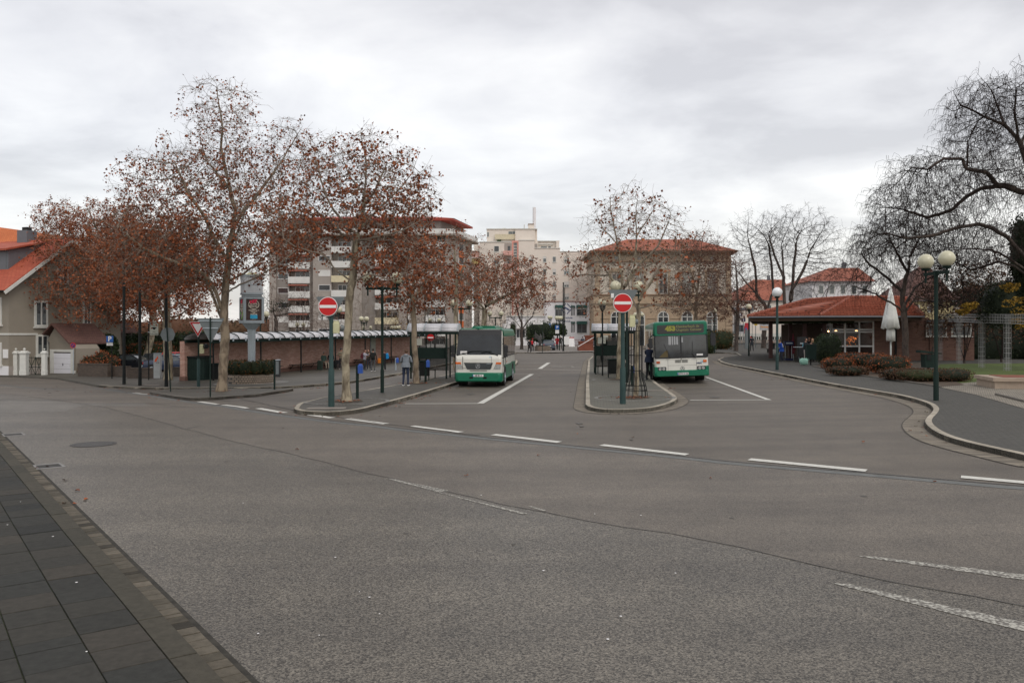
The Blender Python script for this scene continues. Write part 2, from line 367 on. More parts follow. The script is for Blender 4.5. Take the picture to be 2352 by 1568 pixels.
M['blue'] = mat('sign blue', (.012, .10, .36), .4, var=.05)
M['cream'] = mat('cream box', (.50, .49, .30), .5, var=.08)
M['globe'] = mat('milky globe', (.52, .50, .36), .25, var=.08, vs=6, spec=.6)
M['globe_w'] = mat('clear white globe', (.80, .82, .84), .2, var=.06, vs=6, spec=.6)
M['glass'] = mat('dark window glass', (.028, .033, .038), .07, var=.5, vs=.9, spec=.8)
M['glass2'] = mat('grey window glass', (.10, .115, .12), .12, var=.4, vs=1.2, spec=.8)
M['brickp'] = bricks('pink sandstone wall', (.40, .215, .165), (.54, .35, .28), (.34, .23, .19), .34, .085, .009, noise=.32)
M['brickd'] = bricks('brown sandstone wall', (.135, .068, .05), (.19, .10, .072), (.09, .055, .045), .42, .085, .008, noise=.25)
M['lowall'] = bricks('low stone wall', (.075, .055, .042), (.11, .08, .06), (.035, .03, .025), .25, .08, .01)
M['cobwall'] = bricks('cobble ring', (.19, .15, .11), (.27, .21, .155), (.05, .045, .04), .16, .12, .02)
M['tile'] = bricks('red clay tiles', (.28, .080, .045), (.38, .13, .078), (.10, .03, .02), .25, .18, .018, noise=.3)
M['tileo'] = bricks('orange clay tiles', (.46, .12, .038), (.52, .15, .05), (.27, .07, .02), .25, .14, .012, noise=.14)
M['tiler'] = bricks('bright red clay tiles', (.36, .072, .036), (.42, .10, .05), (.23, .04, .02), .25, .14, .012, noise=.16)
M['tiled'] = bricks('old brown tiles', (.11, .05, .04), (.145, .07, .055), (.05, .03, .025), .2, .14, .014)
M['stucco'] = mat('grey beige stucco', (.255, .226, .183), .9, var=.06, vs=1, bump=.3)
M['wstone'] = mat('off white stone trim', (.60, .60, .56), .75, var=.08)
M['cream_w'] = mat('pale cream render', (.70, .635, .565), .9, var=.05, vs=.5, bump=.2)
M['white_w'] = mat('white render', (.72, .71, .72), .9, var=.04, vs=.5)
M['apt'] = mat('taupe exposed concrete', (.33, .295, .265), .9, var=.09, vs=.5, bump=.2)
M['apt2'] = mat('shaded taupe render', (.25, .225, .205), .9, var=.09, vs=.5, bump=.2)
M['balc'] = mat('white balcony panel', (.62, .615, .59), .8, var=.07, vs=1)
M['sand'] = mat('yellow sandstone', (.37, .28, .195), .9, var=.14, vs=2.2, bump=.4, bs=9)
M['sand2'] = mat('pale plaster field', (.50, .45, .38), .9, var=.07, vs=1)
M['sandr'] = mat('brown cornice stone', (.22, .145, .095), .9, var=.15, vs=2)
M['bark'] = None
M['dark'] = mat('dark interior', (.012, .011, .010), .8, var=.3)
M['zinc'] = mat('standing seam zinc', (.125, .135, .15), .5, var=.1)
M['tyre'] = mat('tyre rubber', (.012, .012, .013), .8, var=.2)
M['wood'] = mat('dark bench wood', (.055, .042, .032), .6, var=.2)
M['bgreen'] = mat('bus green paint', (.002, .135, .072), .33, var=.10, vs=1.5, spec=.45)
M['bwhite'] = mat('bus white paint', (.66, .655, .60), .3, var=.05, vs=1.2, spec=.55)
M['pods'] = mat('plastic black', (.02, .021, .023), .5, var=.1)
M['amber'] = mat('amber lens', (.60, .12, .01), .25, var=.05, spec=.6)
M['lens'] = mat('headlight lens', (.32, .33, .32), .12, var=.4, vs=18, spec=.9)
M['chrome'] = mat('chrome', (.55, .56, .57), .2, metal=.8, var=.05)
M['skin'] = mat('skin', (.42, .235, .165), .6, var=.08)
M['soil'] = mat('bare soil', (.075, .055, .038), .95, var=.3, bump=.5)
M['grass'] = mat('mown grass', (.075, .105, .022), .9, var=.35, vs=1.2, bump=.6, bs=90)
M['polyc'] = mat('milky roof glazing', (.55, .55, .57), .45, var=.12, vs=1.5, spec=.5)
# plane-tree bark: pale patches over olive grey
def bark(name, a, b_, c, sc=2.2):
    m = bpy.data.materials.new(name); m.use_nodes = True; n, l, bs = nodes(m)
    t = n.new('ShaderNodeTexCoord'); mp = n.new('ShaderNodeMapping'); mp.inputs['Scale'].default_value = (1, 1, .45); l.new(t.outputs['Object'], mp.inputs[0])
    v = n.new('ShaderNodeTexNoise'); v.inputs['Scale'].default_value = sc * 2; v.inputs['Detail'].default_value = 5; v.inputs['Distortion'].default_value = .6; l.new(mp.outputs[0], v.inputs['Vector'])
    r = n.new('ShaderNodeValToRGB'); r.color_ramp.elements.new(.5); e_ = r.color_ramp.elements
    for i, (p, cc) in enumerate(((.36, c), (.47, b_), (.56, a))): e_[i].position = p; e_[i].color = (*cc, 1)
    l.new(v.outputs['Fac'], r.inputs[0]); l.new(r.outputs[0], bs.inputs['Base Color']); bs.inputs['Roughness'].default_value = .85
    n3 = n.new('ShaderNodeTexNoise'); n3.inputs['Scale'].default_value = 14; n3.inputs['Detail'].default_value = 5; l.new(mp.outputs[0], n3.inputs['Vector'])
    bp = n.new('ShaderNodeBump'); bp.inputs['Strength'].default_value = .6; bp.inputs['Distance'].default_value = .03; l.new(n3.outputs['Fac'], bp.inputs['Height']); l.new(bp.outputs[0], bs.inputs['Normal'])
    return m
M['plane'] = bark('plane bark', (.34, .295, .21), (.22, .185, .13), (.12, .095, .065))
M['planeb'] = bark('warm plane bark', (.25, .20, .14), (.175, .135, .095), (.10, .075, .05))
M['oldbark'] = bark('dark furrowed bark', (.085, .062, .05), (.055, .042, .035), (.03, .024, .02), 4)
M['twig'] = mat('pale twigs', (.23, .19, .15), .9, var=.2)
M['twigd'] = mat('dark twigs', (.030, .022, .020), .95, var=.25, spec=.1)
M['twigr'] = mat('reddish twigs', (.13, .085, .065), .9, var=.25)
M['leaf'] = island_mat('dry plane leaves', [(.085, .028, .016), (.20, .058, .024), (.30, .092, .036), (.17, .06, .032), (.40, .14, .055)])
M['leafd'] = island_mat('dark dry leaves', [(.05, .02, .014), (.10, .035, .02), (.15, .055, .026)])
M['evergreen'] = island_mat('evergreen leaves', [(.012, .022, .010), (.025, .042, .016), (.045, .065, .022)])
M['evmix'] = island_mat('evergreen with rusty tips', [(.012, .018, .008), (.025, .035, .013), (.04, .05, .016), (.05, .04, .015), (.28, .09, .02)])
M['rust'] = island_mat('rusty shrub leaves', [(.06, .03, .015), (.20, .06, .025), (.36, .10, .035), (.10, .04, .02), (.05, .045, .015)])
M['brownhedge'] = island_mat('brown hedge leaves', [(.04, .022, .014), (.08, .04, .022), (.12, .055, .03), (.05, .045, .02)])
M['yellow'] = island_mat('yellow autumn leaves', [(.20, .115, .015), (.28, .165, .02), (.10, .075, .015)])
M['ivy'] = island_mat('ivy leaves', [(.008, .013, .006), (.014, .024, .009), (.03, .038, .012)])

# ------------------------------------------------------------------ ground, roads, pavements
def pts(lst, off=0.0): return [at(x, y, off).to_2d() for x, y in lst]
G = 900
sheet('ground', [[(-G, -40), (G, -40), (G, 1200), (-G, 1200)]], -.004, M['yard'])
# main road: its joint line with the bus yard, the seam between the lanes, and the near gutter line
JOINT = pts([(2352, 1117), (2210, 1105), (1953, 1083), (1722, 1064), (1550, 1046), (1382, 1030), (1262, 1018), (1133, 1006), (1040, 996), (945, 987), (872, 977), (795, 970), (750, 965), (697, 958), (643, 951), (557, 938), (492, 929), (425, 920), (343, 906), (226, 889)])
JOINT = [Vector((14.5, 9.2))] + JOINT + [Vector((-24, 45)), Vector((-40, 60))]
SEAM = pts([(2352, 1390), (1950, 1318), (1640, 1243), (1260, 1182), (900, 1100), (700, 1050), (560, 1020), (390, 975), (260, 940), (100, 915), (0, 903)])
SEAM = [Vector((9, 3.2))] + SEAM + [Vector((-40, 52))]
GUT = pts([(585, 1565), (502, 1494), (430, 1424), (362, 1348), (313, 1301), (234, 1226), (162, 1159), (81, 1080), (45, 1044), (0, 1001)])
d_ = (GUT[1] - GUT[0]).normalized()
g0 = GUT[0] - (GUT[3] - GUT[0]).normalized() * 9
g1 = GUT[-1] + (GUT[-1] - GUT[0]).normalized() * 18
GUT2 = [g0] + GUT + [g1]
JS = smooth2(JOINT, 1); SS = smooth2(SEAM, 1)
sheet('road', [JS + SS[::-1]], .004, M['lane_far'])
sheet('near_lane', [SS + [Vector((-50, 47))] + [g1] + GUT[::-1] + [g0, Vector((6, -3))]], .004, M['lane_near'])
M['tar'] = mat('tar joint', (.055, .053, .050), .6, var=.3, vs=9)
M['tarl'] = mat('old tar seam', (.078, .073, .066), .8, var=.3, vs=5)
def ribbon(name, p, wid, off, m, kind='structure', jit=0):
    p = dens(p, .6 if jit else 2); 
    p = [q + Vector((random.gauss(0, jit), random.gauss(0, jit))) for q in p] if jit else p
    a = offs(p, wid / 2); b = offs(p, -wid / 2)
    return sheet(name, [[a[i], a[i + 1], b[i + 1], b[i]] for i in range(len(p) - 1)], off, m, kind=kind)
ribbon('road_joint', JS, .07, .009, M['tar'])
ribbon('road_joint_stones', [q + Vector((-.14, -.18)) for q in JS], .26, .0085, mat('grey joint stones', (.125, .13, .125), .8, var=.2, vs=5))
ribbon('lane_seam', SS, .024, .009, M['tarl'], jit=.025)
for k, c_ in enumerate([[(455, 905), (480, 915), (530, 922)], [(550, 915), (640, 935), (740, 952), (900, 975), (1100, 1000)], [(430, 985), (455, 978)], [(240, 930), (330, 925), (420, 935)], [(0, 918), (70, 913), (190, 916)]]):
    ribbon('road_crack', pts(c_), .05, .0092, M['tarl'], jit=.03)
M['patch'] = asphalt('pale road patch', (.150, .141, .126), (1, 1, 1), .9, con=.5)  # lighter grey asphalt for the sheets at the far left of the road
sheet('road_patch', [pts([(0, 921), (120, 921), (205, 929), (150, 945), (0, 950)])], .0065, M['patch'])
sheet('road_patch', [pts([(180, 925), (330, 926), (350, 932), (210, 933)])], .0065, M['patch'])
M['stain'] = mat('oil darkened asphalt', (.075, .068, .058), .55, var=.35, vs=3)
def stain(x, y, rx, ry, sd):
    rd = random.Random(sd); c = at(x, y).to_2d(); P_ = [Vector((c.x + rx * rd.uniform(.6, 1.1) * math.cos(a), c.y + ry * rd.uniform(.6, 1.1) * math.sin(a))) for a in np.linspace(0, 2 * math.pi, 13)[:-1]]; sheet('oil_stain', [P_], .0095, M['stain'])
for k, q_ in enumerate(((1330, 972, .1, .25), (1336, 979, .07, .2), (930, 1225, .03, .05), (1180, 1250, .03, .04), (520, 1060, .05, .06), (1080, 905, .2, .35), (1640, 912, .2, .4), (1680, 1190, .04, .04), (1450, 1010, .06, .1), (800, 1110, .05, .05), (1985, 1140, .05, .06))): stain(*q_, k)
# edge line dashes along the joint, painted bay lines
dash = [((305, 902), (338, 906)), ((457, 922.5), (492, 928)), ((512, 930), (557, 936.5)), ((592, 938), (643, 947)), ((697, 951), (750, 958.5)), ((797, 962), (872, 972)), ((945, 979), (1040, 991)), ((1133, 998.5), (1262, 1013.5)), ((1382, 1022.5), (1550, 1041.5)), ((1722, 1055.5), (1953, 1078)), ((2210, 1096), (2400, 1113))]
ml = []
for (a, b) in dash:
    A, B = pts([a, b]); t = (B - A).normalized(); nn = Vector((t.y, -t.x)); nn = nn if nn.y < 0 else -nn
    q = [A - nn * .16 - t * .05, B - nn * .16 + t * .25, B + nn * .1 + t * .3, A + nn * .1]
    if (A - B).length > .5: ml.append(q)
sheet('edge_dashes', ml, .0085, M['line'])
worn = bpy.data.materials.new('worn road paint'); worn.use_nodes = True; n, l, b = nodes(worn)
t = n.new('ShaderNodeTexCoord'); no = n.new('ShaderNodeTexNoise'); no.inputs['Scale'].default_value = 28; no.inputs['Detail'].default_value = 5; l.new(t.outputs['Object'], no.inputs['Vector'])
rp = n.new('ShaderNodeValToRGB'); rp.color_ramp.elements[0].position = .46; rp.color_ramp.elements[1].position = .60; rp.color_ramp.elements[0].color = (.13, .12, .105, 1); rp.color_ramp.elements[1].color = (.42, .41, .36, 1)
l.new(no.outputs['Fac'], rp.inputs[0]); l.new(rp.outputs[0], b.inputs['Base Color']); b.inputs['Roughness'].default_value = .7
sheet('worn_centre_line', [pts([(885, 1099), (903, 1100), (1030, 1127), (1010, 1131)]), pts([(985, 1126), (1010, 1131), (1212, 1180), (1200, 1182)]), pts([(1213, 1163), (1222, 1163), (1256, 1173), (1246, 1174)]),
      pts([(1965, 1277), (2010, 1279), (2400, 1326), (2400, 1340)]), pts([(1910, 1340), (1950, 1342), (2400, 1440), (2400, 1462)])], .0085, worn)
def lines(lst):
    out_ = []
    for a, b, wd in lst:
        A, B = pts([a, b]); t = (B - A).normalized(); nn = Vector((-t.y, t.x)) * wd / 2; out_.append([A - nn, B - nn, B + nn, A + nn])
    return out_
sheet('bay_markings', lines([((930, 927), (1100, 926.5), .17), ((1103, 926.5), (1222, 859), .24), ((1182, 859), (1219, 859), .10), ((1156, 884), (1176, 883.5), .1),
      ((1184, 848), (1238, 846.8), .12), ((1240, 846.5), (1260.5, 832.7), .3), ((1193, 834.5), (1256, 832.8), .12),
      ((1585, 919), (1764, 918), .17), ((1767, 918.5), (1622, 866), .17), ((1618, 872.5), (1632, 873), .1)]), .006, M['line'])
wl = text_mb('BUS', 2.6, Matrix.Identity(4), ext=0, sx=.55, bold=.03)
c_ = at(1296, 842)
wl.xf(Matrix.Translation((c_.x, c_.y, gz(c_.x, c_.y) + .008)) @ Matrix.Rotation(R(90), 4, 'Z')).build('road_lettering', worn)['kind'] = 'structure'

# kerbed pavements --------------------------------------------------
KH = .12
def pave(name, outline, m, kerb=True, closed=True, mk=None, gut=None, kpts=None):
    P = outline
    sheet(name, [P], KH - .006, m, skirt=KH)
    k = kpts if kpts is not None else P
    area = sum(a.x * b.y - b.x * a.y for a, b in zip(P, P[1:] + P[:1]))
    side = 1 if area > 0 else -1
    if kerb: strip(name + '_kerb', k, .16, 0, KH, mk or M['kerb'], closed=kpts is None, side=side)
    if gut: strip(name + '_gutter', k, gut, .003, .004, M['gutter'], closed=kpts is None, side=-side, face=False)
    return side
# island with the minibus
C0 = pts([(674.5, 946), (684, 950.5), (706, 953), (763, 955), (829, 948), (873, 935.5), (940, 917), (1005, 897), (1050, 882)])
cdir = (C0[-1] - C0[-3]).normalized()
C1 = [at(1184, 841).to_2d(), at(1190, 833).to_2d(), at(1186, 827).to_2d()]
C2 = pts([(1043, 857), (950, 877), (873, 890.5), (820, 900.5), (742, 912.5), (698, 922.5), (680, 931)], .1)
P_C = smooth2(C0 + C1 + C2, 1)
pave('bus_island', P_C, M['pave'])
# island with the city bus
P_D = smooth2(pts([(1344.5, 936), (1352, 942), (1378, 947.5), (1421, 949), (1478, 946), (1506, 942.5), (1533, 935.5), (1554, 926), (1556, 918)]) + pts([(1540, 900), (1513, 883), (1490, 862), (1478, 853)], .1)
     + [Vector((9.2, 66)), Vector((10, 80)), Vector((9.2, 84))] + pts([(1352, 821), (1345.5, 880)]), 1)
pave('station_island', P_D, M['pavers'], gut=.42)
# triangular island in the side street mouth
P_B = smooth2(pts([(343, 905), (425, 919.5), (473, 920), (550, 913.5), (630, 904.5), (674, 898), (672, 895.5), (520, 896.5), (380, 899)]), 1)
pave('side_island', P_B, M['pave'], mk=M['kerb_d'])
# big footway on the left, running back beside the brick shelter
KA = pts([(226, 889), (300, 893), (402, 895.5), (632, 893.5), (786, 883), (874, 869), (950, 855), (1034, 837)])
KA = smooth2(KA + [Vector((-3.2, 84)), Vector((0.5, 100))], 1)
P_A = [Vector((-60, 72)), Vector((-40, 66)), Vector((-33, 60))] + KA + [Vector((-2, 112)), Vector((-75, 130))]
pave('side_footway', P_A, M['pave'], kpts=KA)
# right-hand footway with its bend
KE = pts([(2400, 1070), (2352, 1058), (2200, 1023), (2150, 1004), (2126, 985), (2123, 972), (2140, 956), (2145, 945), (2130, 932), (2070, 914.5), (2011, 904.5), (1953, 894.5), (1894, 884), (1828, 870.5), (1731, 851), (1663, 838), (1648, 829)])
KE = [Vector((16.5, 9.5)), Vector((12.5, 13.2))] + KE
KE = smooth2(KE, 2)
P_E = KE + pts([(1660, 823), (1700, 818), (1690, 813), (1640, 810.5), (1560, 812)]) + [Vector((19, 120)), Vector((40, 190)), Vector((140, 190)), Vector((140, 0)), Vector((25, 0))]
pave('station_footway', P_E, M['pavers_r'], kpts=KE + pts([(1660, 823), (1700, 818), (1690, 813), (1640, 810.5), (1560, 812)]))
strip('station_footway_gutter', KE, .55, .003, .004, M['gutter'], side=1, face=False)
# far square behind the crossing street
P_F = [Vector((-1.5, 112)), Vector((0, 104)), Vector((3, 102.5)), Vector((12.5, 102.5)), Vector((14.5, 104)), Vector((18, 122)), Vector((24, 190)), Vector((-14, 190))]
pave('far_square', P_F, M['pavers_far'])
# patches on the ground
ribbon('road_patch', pts([(1230, 848), (1352, 850)]), 1.6, .003, asphalt('patch asphalt', (.165, .148, .125), (1, 1, 1), .8))
sheet('cobbled_path', [pts([(2158, 889), (2240, 906), (2352, 938), (2600, 990), (2600, 880), (2352, 862), (2200, 879)], KH)], KH + .004, M['cobble'])
sheet('lawn', [pts([(2120, 874), (2200, 880), (2300, 873), (2420, 875), (2600, 850), (2420, 834), (2160, 836)], KH)], KH + .008, M['grass'])
sheet('planting_bed', [pts([(1873, 843), (1953, 859), (2158, 888), (2215, 884), (2160, 862), (2120, 834), (1930, 830), (1880, 836)], KH)], KH + .012, M['soil'])
strip('bed_edging', pts([(1865, 841), (1953, 860), (2060, 874), (2160, 889.5)], KH), .08, KH, .06, M['kerb_d'], side=1)
strip('path_edging', pts([(2285, 907), (2352, 924), (2420, 941)], KH), .08, KH, .07, M['kerb_d'], side=1)
# circles of cobbles set round trees and the advertising pillar
def ring(name, c, r0, r1, off, m):
    P_ = [(c[0] + r1 * math.cos(a), c[1] + r1 * math.sin(a)) for a in np.linspace(0, 2 * math.pi, 33)]; Q_ = [(c[0] + r0 * math.cos(a), c[1] + r0 * math.sin(a)) for a in np.linspace(0, 2 * math.pi, 33)]
    sheet(name, [[Vector(P_[i]), Vector(P_[i + 1]), Vector(Q_[i + 1]), Vector(Q_[i])] for i in range(32)], off, m)
M['ring'] = bricks('pale ring cobbles', (.24, .23, .215), (.30, .29, .27), (.10, .10, .09), .12, .12, .02, mode='floor')
for (x, y, r) in ((797, 921, 1.5), (1458, 913, 1.5), (957, 880, 1.5), (1422, 871, 1.4)):
    p = at(x, y, KH); ring('tree_ring', p, r - .14, r, KH + .002, M['ring']); ring('tree_pit', p, 0.02, .55, KH + .006, M['soil'])
# manholes and gully grates
M['iron'] = mat('cast iron', (.07, .068, .065), .6, metal=.2, var=.3, vs=20, bump=.8, bs=70)
def manhole(x, y, r, label):
    p = at(x, y); e = emp('manhole_cover', p, 0, label, 'manhole cover')
    mb = MB(); mb.tube([(0, 0, .004), (0, 0, .013)], r, 32); mb.build('lid', M['iron'], e)
    mb = MB(); 
    for i in range(32):
        a, b_ = 2 * math.pi * i / 32, 2 * math.pi * (i + 1) / 32
        mb.quad((r * 1.02 * math.cos(a), r * 1.02 * math.sin(a), .0125), (r * 1.02 * math.cos(b_), r * 1.02 * math.sin(b_), .0125), (r * 1.2 * math.cos(b_), r * 1.2 * math.sin(b_), .0125), (r * 1.2 * math.cos(a), r * 1.2 * math.sin(a), .0125))
    mb.build('rim', M['tar'], e)
manhole(215, 1020.5, .40, 'round cast iron manhole cover set in the near lane of the road')
def gully(x, y, label, big=1):
    p = at(x, y); e = emp('drain_grate', p, R(38), label, 'drain grate')
    mb = MB(); mb.b2(-.3 * big, .3 * big, -.3, -.22, .002, .014); mb.b2(-.3 * big, .3 * big, .22, .3, .002, .014); mb.b2(-.3 * big, -.24 * big, -.22, .22, .002, .014); mb.b2(.24 * big, .3 * big, -.22, .22, .002, .014); mb.build('frame', mat('worn iron rim', (.2, .195, .185), .6, var=.2), e)
    mb = MB()
    for i in range(7): mb.b2(-.24 * big, .24 * big, -.2 + i * .06, -.17 + i * .06, .003, .011)
    mb.build('grate', M['iron'], e); MB().b2(-.24 * big, .24 * big, -.22, .22, .001, .006).build('pit', M['dark'], e)
gully(112, 1071, 'square drain grate in the gutter with dead leaves caught on it', .8)
gully(30, 998.5, 'smaller looking drain grate in the gutter at the far left edge', .8)
for (x, y, wd, dp, lb) in ((750, 937.5, 1.2, .5, 'rectangular stone inspection cover in the tip of the minibus island'), (1498, 897, .9, .3, 'pale rectangular inspection cover on the island behind the tree cage'), (745, 883, .9, .5, 'stone inspection cover in the left footway beside the tall black posts')):
    p = at(x if y != 883 else 348, y if y != 883 else 884, KH); e = emp('inspection_cover', (p.x, p.y, p.z + .001), .1, lb, 'manhole cover')
    MB().b2(-wd / 2, wd / 2, -dp / 2, dp / 2, 0, .012).build('slab', mat('cover stone', (.22, .195, .17), .8, var=.15), e)

# near footway: concrete slabs, kerbstones and sett gutter ----------
p0 = at(517, 1563.6, .1).to_2d(); p1 = at(49, 1063, .1).to_2d()
u = (p1 - p0).normalized(); nv = Vector((u.y, -u.x)); nv = nv if nv.x < 0 else -nv     # nv points away from the road
def slabs(name, rows, s0, s1, m, gap, zt, seed):
    rd = random.Random(seed); mb = MB()
    for (a, b_, ln, off_) in rows:
        s = s0 + off_
        while s < s1:
            l_ = ln * (1 if rd.random() > .12 else .5); dz = rd.uniform(-.003, .003)
            q = [p0 + u * (s + gap / 2) + nv * (a + gap / 2), p0 + u * (s + l_ - gap / 2) + nv * (a + gap / 2), p0 + u * (s + l_ - gap / 2) + nv * (b_ - gap / 2), p0 + u * (s + gap / 2) + nv * (b_ - gap / 2)]
            cc = sum(q, Vector((0, 0))) / 4
            top = [c.lerp(cc, .02) for c in q]
            vs = [(c.x, c.y, gz(c.x, c.y) + zt - .03 + dz) for c in q] + [(c.x, c.y, gz(c.x, c.y) + zt - .004 + dz) for c in q] + [(c.x, c.y, gz(c.x, c.y) + zt + dz) for c in top]
            mb.add(vs, [(8, 9, 10, 11)] + [(k, (k + 1) % 4, 4 + (k + 1) % 4, 4 + k) for k in range(4)] + [(4 + k, 4 + (k + 1) % 4, 8 + (k + 1) % 4, 8 + k) for k in range(4)])
            s += l_
    o = mb.build(name, m); o['kind'] = 'structure'; return o
ms1 = island_mat('footway slabs', [(.026, .027, .025), (.040, .038, .032), (.032, .033, .030), (.050, .045, .037), (.029, .030, .027)], .85, .6)
ms2 = island_mat('kerb stones', [(.050, .047, .036), (.062, .056, .043), (.043, .041, .032)], .85, .6)
ms3 = island_mat('gutter setts', [(.035, .031, .024), (.075, .066, .050), (.12, .104, .08), (.09, .08, .062), (.15, .13, .10)], .85, .6)
kw = abs((at(434, 1568, .1).to_2d() - p0).dot(nv)); kw = max(.16, min(kw, .34))
slabs('footway_slabs', [(kw + i * .45, kw + (i + 1) * .45, .45, -(i % 2) * .2) for i in range(9)], -9, 26, ms1, .010, .1, 3)
slabs('kerb_stones', [(0, kw, 1.0, .15)], -9, 26, ms2, .008, .1, 4)
slabs('gutter_setts', [(-.21, -.01, .17, 0)], -9, 26, ms3, .014, .022, 5)
def band(a, b_, z_, name, m):
    q = [p0 + u * -9 + nv * a, p0 + u * 26 + nv * a, p0 + u * 26 + nv * b_, p0 + u * -9 + nv * b_]
    sheet(name, [q], z_, m)
band(kw - .01, 14, .082, 'footway_bed', mat('mossy joints', (.045, .055, .025), .95, var=.4, vs=5))
band(-.26, .0, .008, 'gutter_bed', mat('gutter dirt', (.035, .032, .026), .95, var=.4, vs=8))
q = [p0 + u * -9 + nv * .004, p0 + u * 26 + nv * .004]
mb = MB(); D2 = dens(q, 1)
for a, b_ in zip(D2, D2[1:]): mb.quad((a.x, a.y, gz(a.x, a.y)), (b_.x, b_.y, gz(b_.x, b_.y)), (b_.x, b_.y, gz(b_.x, b_.y) + .085), (a.x, a.y, gz(a.x, a.y) + .085))
mb.build('kerb_face', ms2)['kind'] = 'structure'

# fallen leaves -----------------------------------------------------
def fallen(name, spots, m, off=.006):
    mb = MB()
    for (cx, cy, sx, sy, n_, ang) in spots:
        for _ in range(n_):
            a, b_ = random.gauss(0, sx), random.gauss(0, sy); x = cx + a * math.cos(ang) - b_ * math.sin(ang); y = cy + a * math.sin(ang) + b_ * math.cos(ang)
            s_ = random.uniform(.035, .075) * (.7 if cy < 25 else 1); t_ = random.uniform(0, 6.3); z = gz(x, y) + off + random.uniform(0, .012)
            pp = []
            for k in range(7): rr = s_ * (1 if k % 2 == 0 else .5); an = t_ + k * 2 * math.pi / 7; pp.append((x + rr * math.cos(an), y + rr * math.sin(an), z + random.uniform(0, .03)))
            mb.add([(x, y, z + .012)] + pp, [(0, k + 1, (k + 1) % 7 + 1) for k in range(7)])
    o = mb.build(name, m); tag(o, 'scattered rust coloured leaves fallen along the kerbs and on the road', 'fallen leaves', kind='stuff'); return o
sp_ = []
for pl, dd, k in ((KA, -.25, 3), (C0, -.22, 3), (C2, -.25, 1), (P_B, -.2, 1), (KE, .3, 1)):
    dn = dens(pl, .7)
    for q_ in dn:
        if random.random() < .75: sp_.append((q_.x + random.uniform(-.3, .3), q_.y + dd + random.uniform(-.1, .1), .35, .10, random.randint(0, k * 2), .3))
for (x, y) in ((640, 903), (1270 / 1.741, 892), (880, 933), (1045, 893), (1505, 905), (1535, 893), (1795, 872), (1985, 1016), (1520, 905), (95, 1076), (170, 1157), (175, 1130), (680, 1035), (148, 1104), (200, 1150)):
    q_ = at(x, y); sp_.append((q_.x, q_.y, .25 if y < 950 else .05, .08, 7 if y < 950 else 2, 0))
for _ in range(30):
    x = random.uniform(-12, 12); y = random.uniform(12, 60); sp_.append((x, y, .1, .1, 1, 0))
for _ in range(130):
    x = random.uniform(-30, -8); y = random.uniform(42, 60); sp_.append((x, y, .2, .2, 1, 0))
fallen('fallen_leaves', sp_, M['rust'])
for pt in ((797, 921), (1458, 913)):
    q_ = at(*pt, KH)
o = fallen('fallen_leaves', [(at(797, 921, KH).x, at(797, 921, KH).y, .3, .3, 40, 0), (at(1458, 913, KH).x, at(1458, 913, KH).y, .4, .4, 60, 0), (at(508, 898, KH).x, at(508, 898, KH).y, .5, .3, 30, 0), (at(957, 880, KH).x, at(957, 880, KH).y, .5, .3, 30, 0)], M['leaf'], KH + .01)
o['label'] = 'heaps of dry brown leaves fallen round the tree pits'
# little white gum and litter specks
mb = MB()
for _ in range(26):
    x, y = random.uniform(60, 1200), random.uniform(1100, 1500)
    if _ < 12: a_ = random.uniform(0, 8); q_ = p0 + u * a_ + nv * random.uniform(.3, 1.8); z = .106
    else: q_ = at(x + 400, y).to_2d(); z = .012
    mb.tube([(q_.x, q_.y, z), (q_.x, q_.y, z + .003)], random.uniform(.006, .013), 6)
tag(mb.build('litter', M['white']), 'tiny white specks of litter dotted over slabs and asphalt', 'litter', kind='stuff')
# ------------------------------------------------------------------ trees
def np_obj(name, V, Fc, mats, mi=None, parent=None, smooth=None):
    """V (n,3); Fc list of (k,m) index arrays of polygons"""
    me = bpy.data.meshes.new(name); me.vertices.add(len(V)); me.vertices.foreach_set('co', np.asarray(V, np.float32).ravel())
    tot = np.concatenate([np.full(len(f), f.shape[1]) for f in Fc]); idx = np.concatenate([f.ravel() for f in Fc]).astype(np.int32)
    me.loops.add(len(idx)); me.loops.foreach_set('vertex_index', idx)
    me.polygons.add(len(tot)); st = np.concatenate([[0], np.cumsum(tot)[:-1]]).astype(np.int32)
    me.polygons.foreach_set('loop_start', st); me.polygons.foreach_set('loop_total', tot.astype(np.int32))
    for m in mats: me.materials.append(m)
    if mi is not None: me.polygons.foreach_set('material_index', np.asarray(mi, np.int32))
    if smooth is not None: me.polygons.foreach_set('use_smooth', np.asarray(smooth, bool))
    me.update(calc_edges=True); me.validate()
    o = bpy.data.objects.new(name, me); COL.objects.link(o); o.parent = parent; return o
def norm(a): return a / np.maximum(np.linalg.norm(a, axis=-1, keepdims=True), 1e-9)
def frames(d):
    ref = np.where(np.abs(d[:, 2:3]) > .95, np.array([[1., 0, 0]]), np.array([[0, 0, 1.]])); u_ = norm(np.cross(ref, d)); return u_, np.cross(d, u_)
def tubes(A, B, ra, rb, n, dA=None, dB=None):
    d = norm(B - A); dA = d if dA is None else dA; dB = d if dB is None else dB
    uA, vA = frames(dA); uB, vB = frames(dB); an = np.arange(n) * 2 * np.pi / n
    RA = A[:, None] + ra[:, None, None] * (uA[:, None] * np.cos(an)[None, :, None] + vA[:, None] * np.sin(an)[None, :, None])
    RB = B[:, None] + rb[:, None, None] * (uB[:, None] * np.cos(an)[None, :, None] + vB[:, None] * np.sin(an)[None, :, None])
    V = np.concatenate([RA, RB], 1).reshape(-1, 3); k = np.arange(len(A))[:, None, None] * 2 * n; i = np.arange(n)
    f = np.stack([i, (i + 1) % n, n + (i + 1) % n, n + i], 1)[None] + k
    return V, f.reshape(-1, 4)
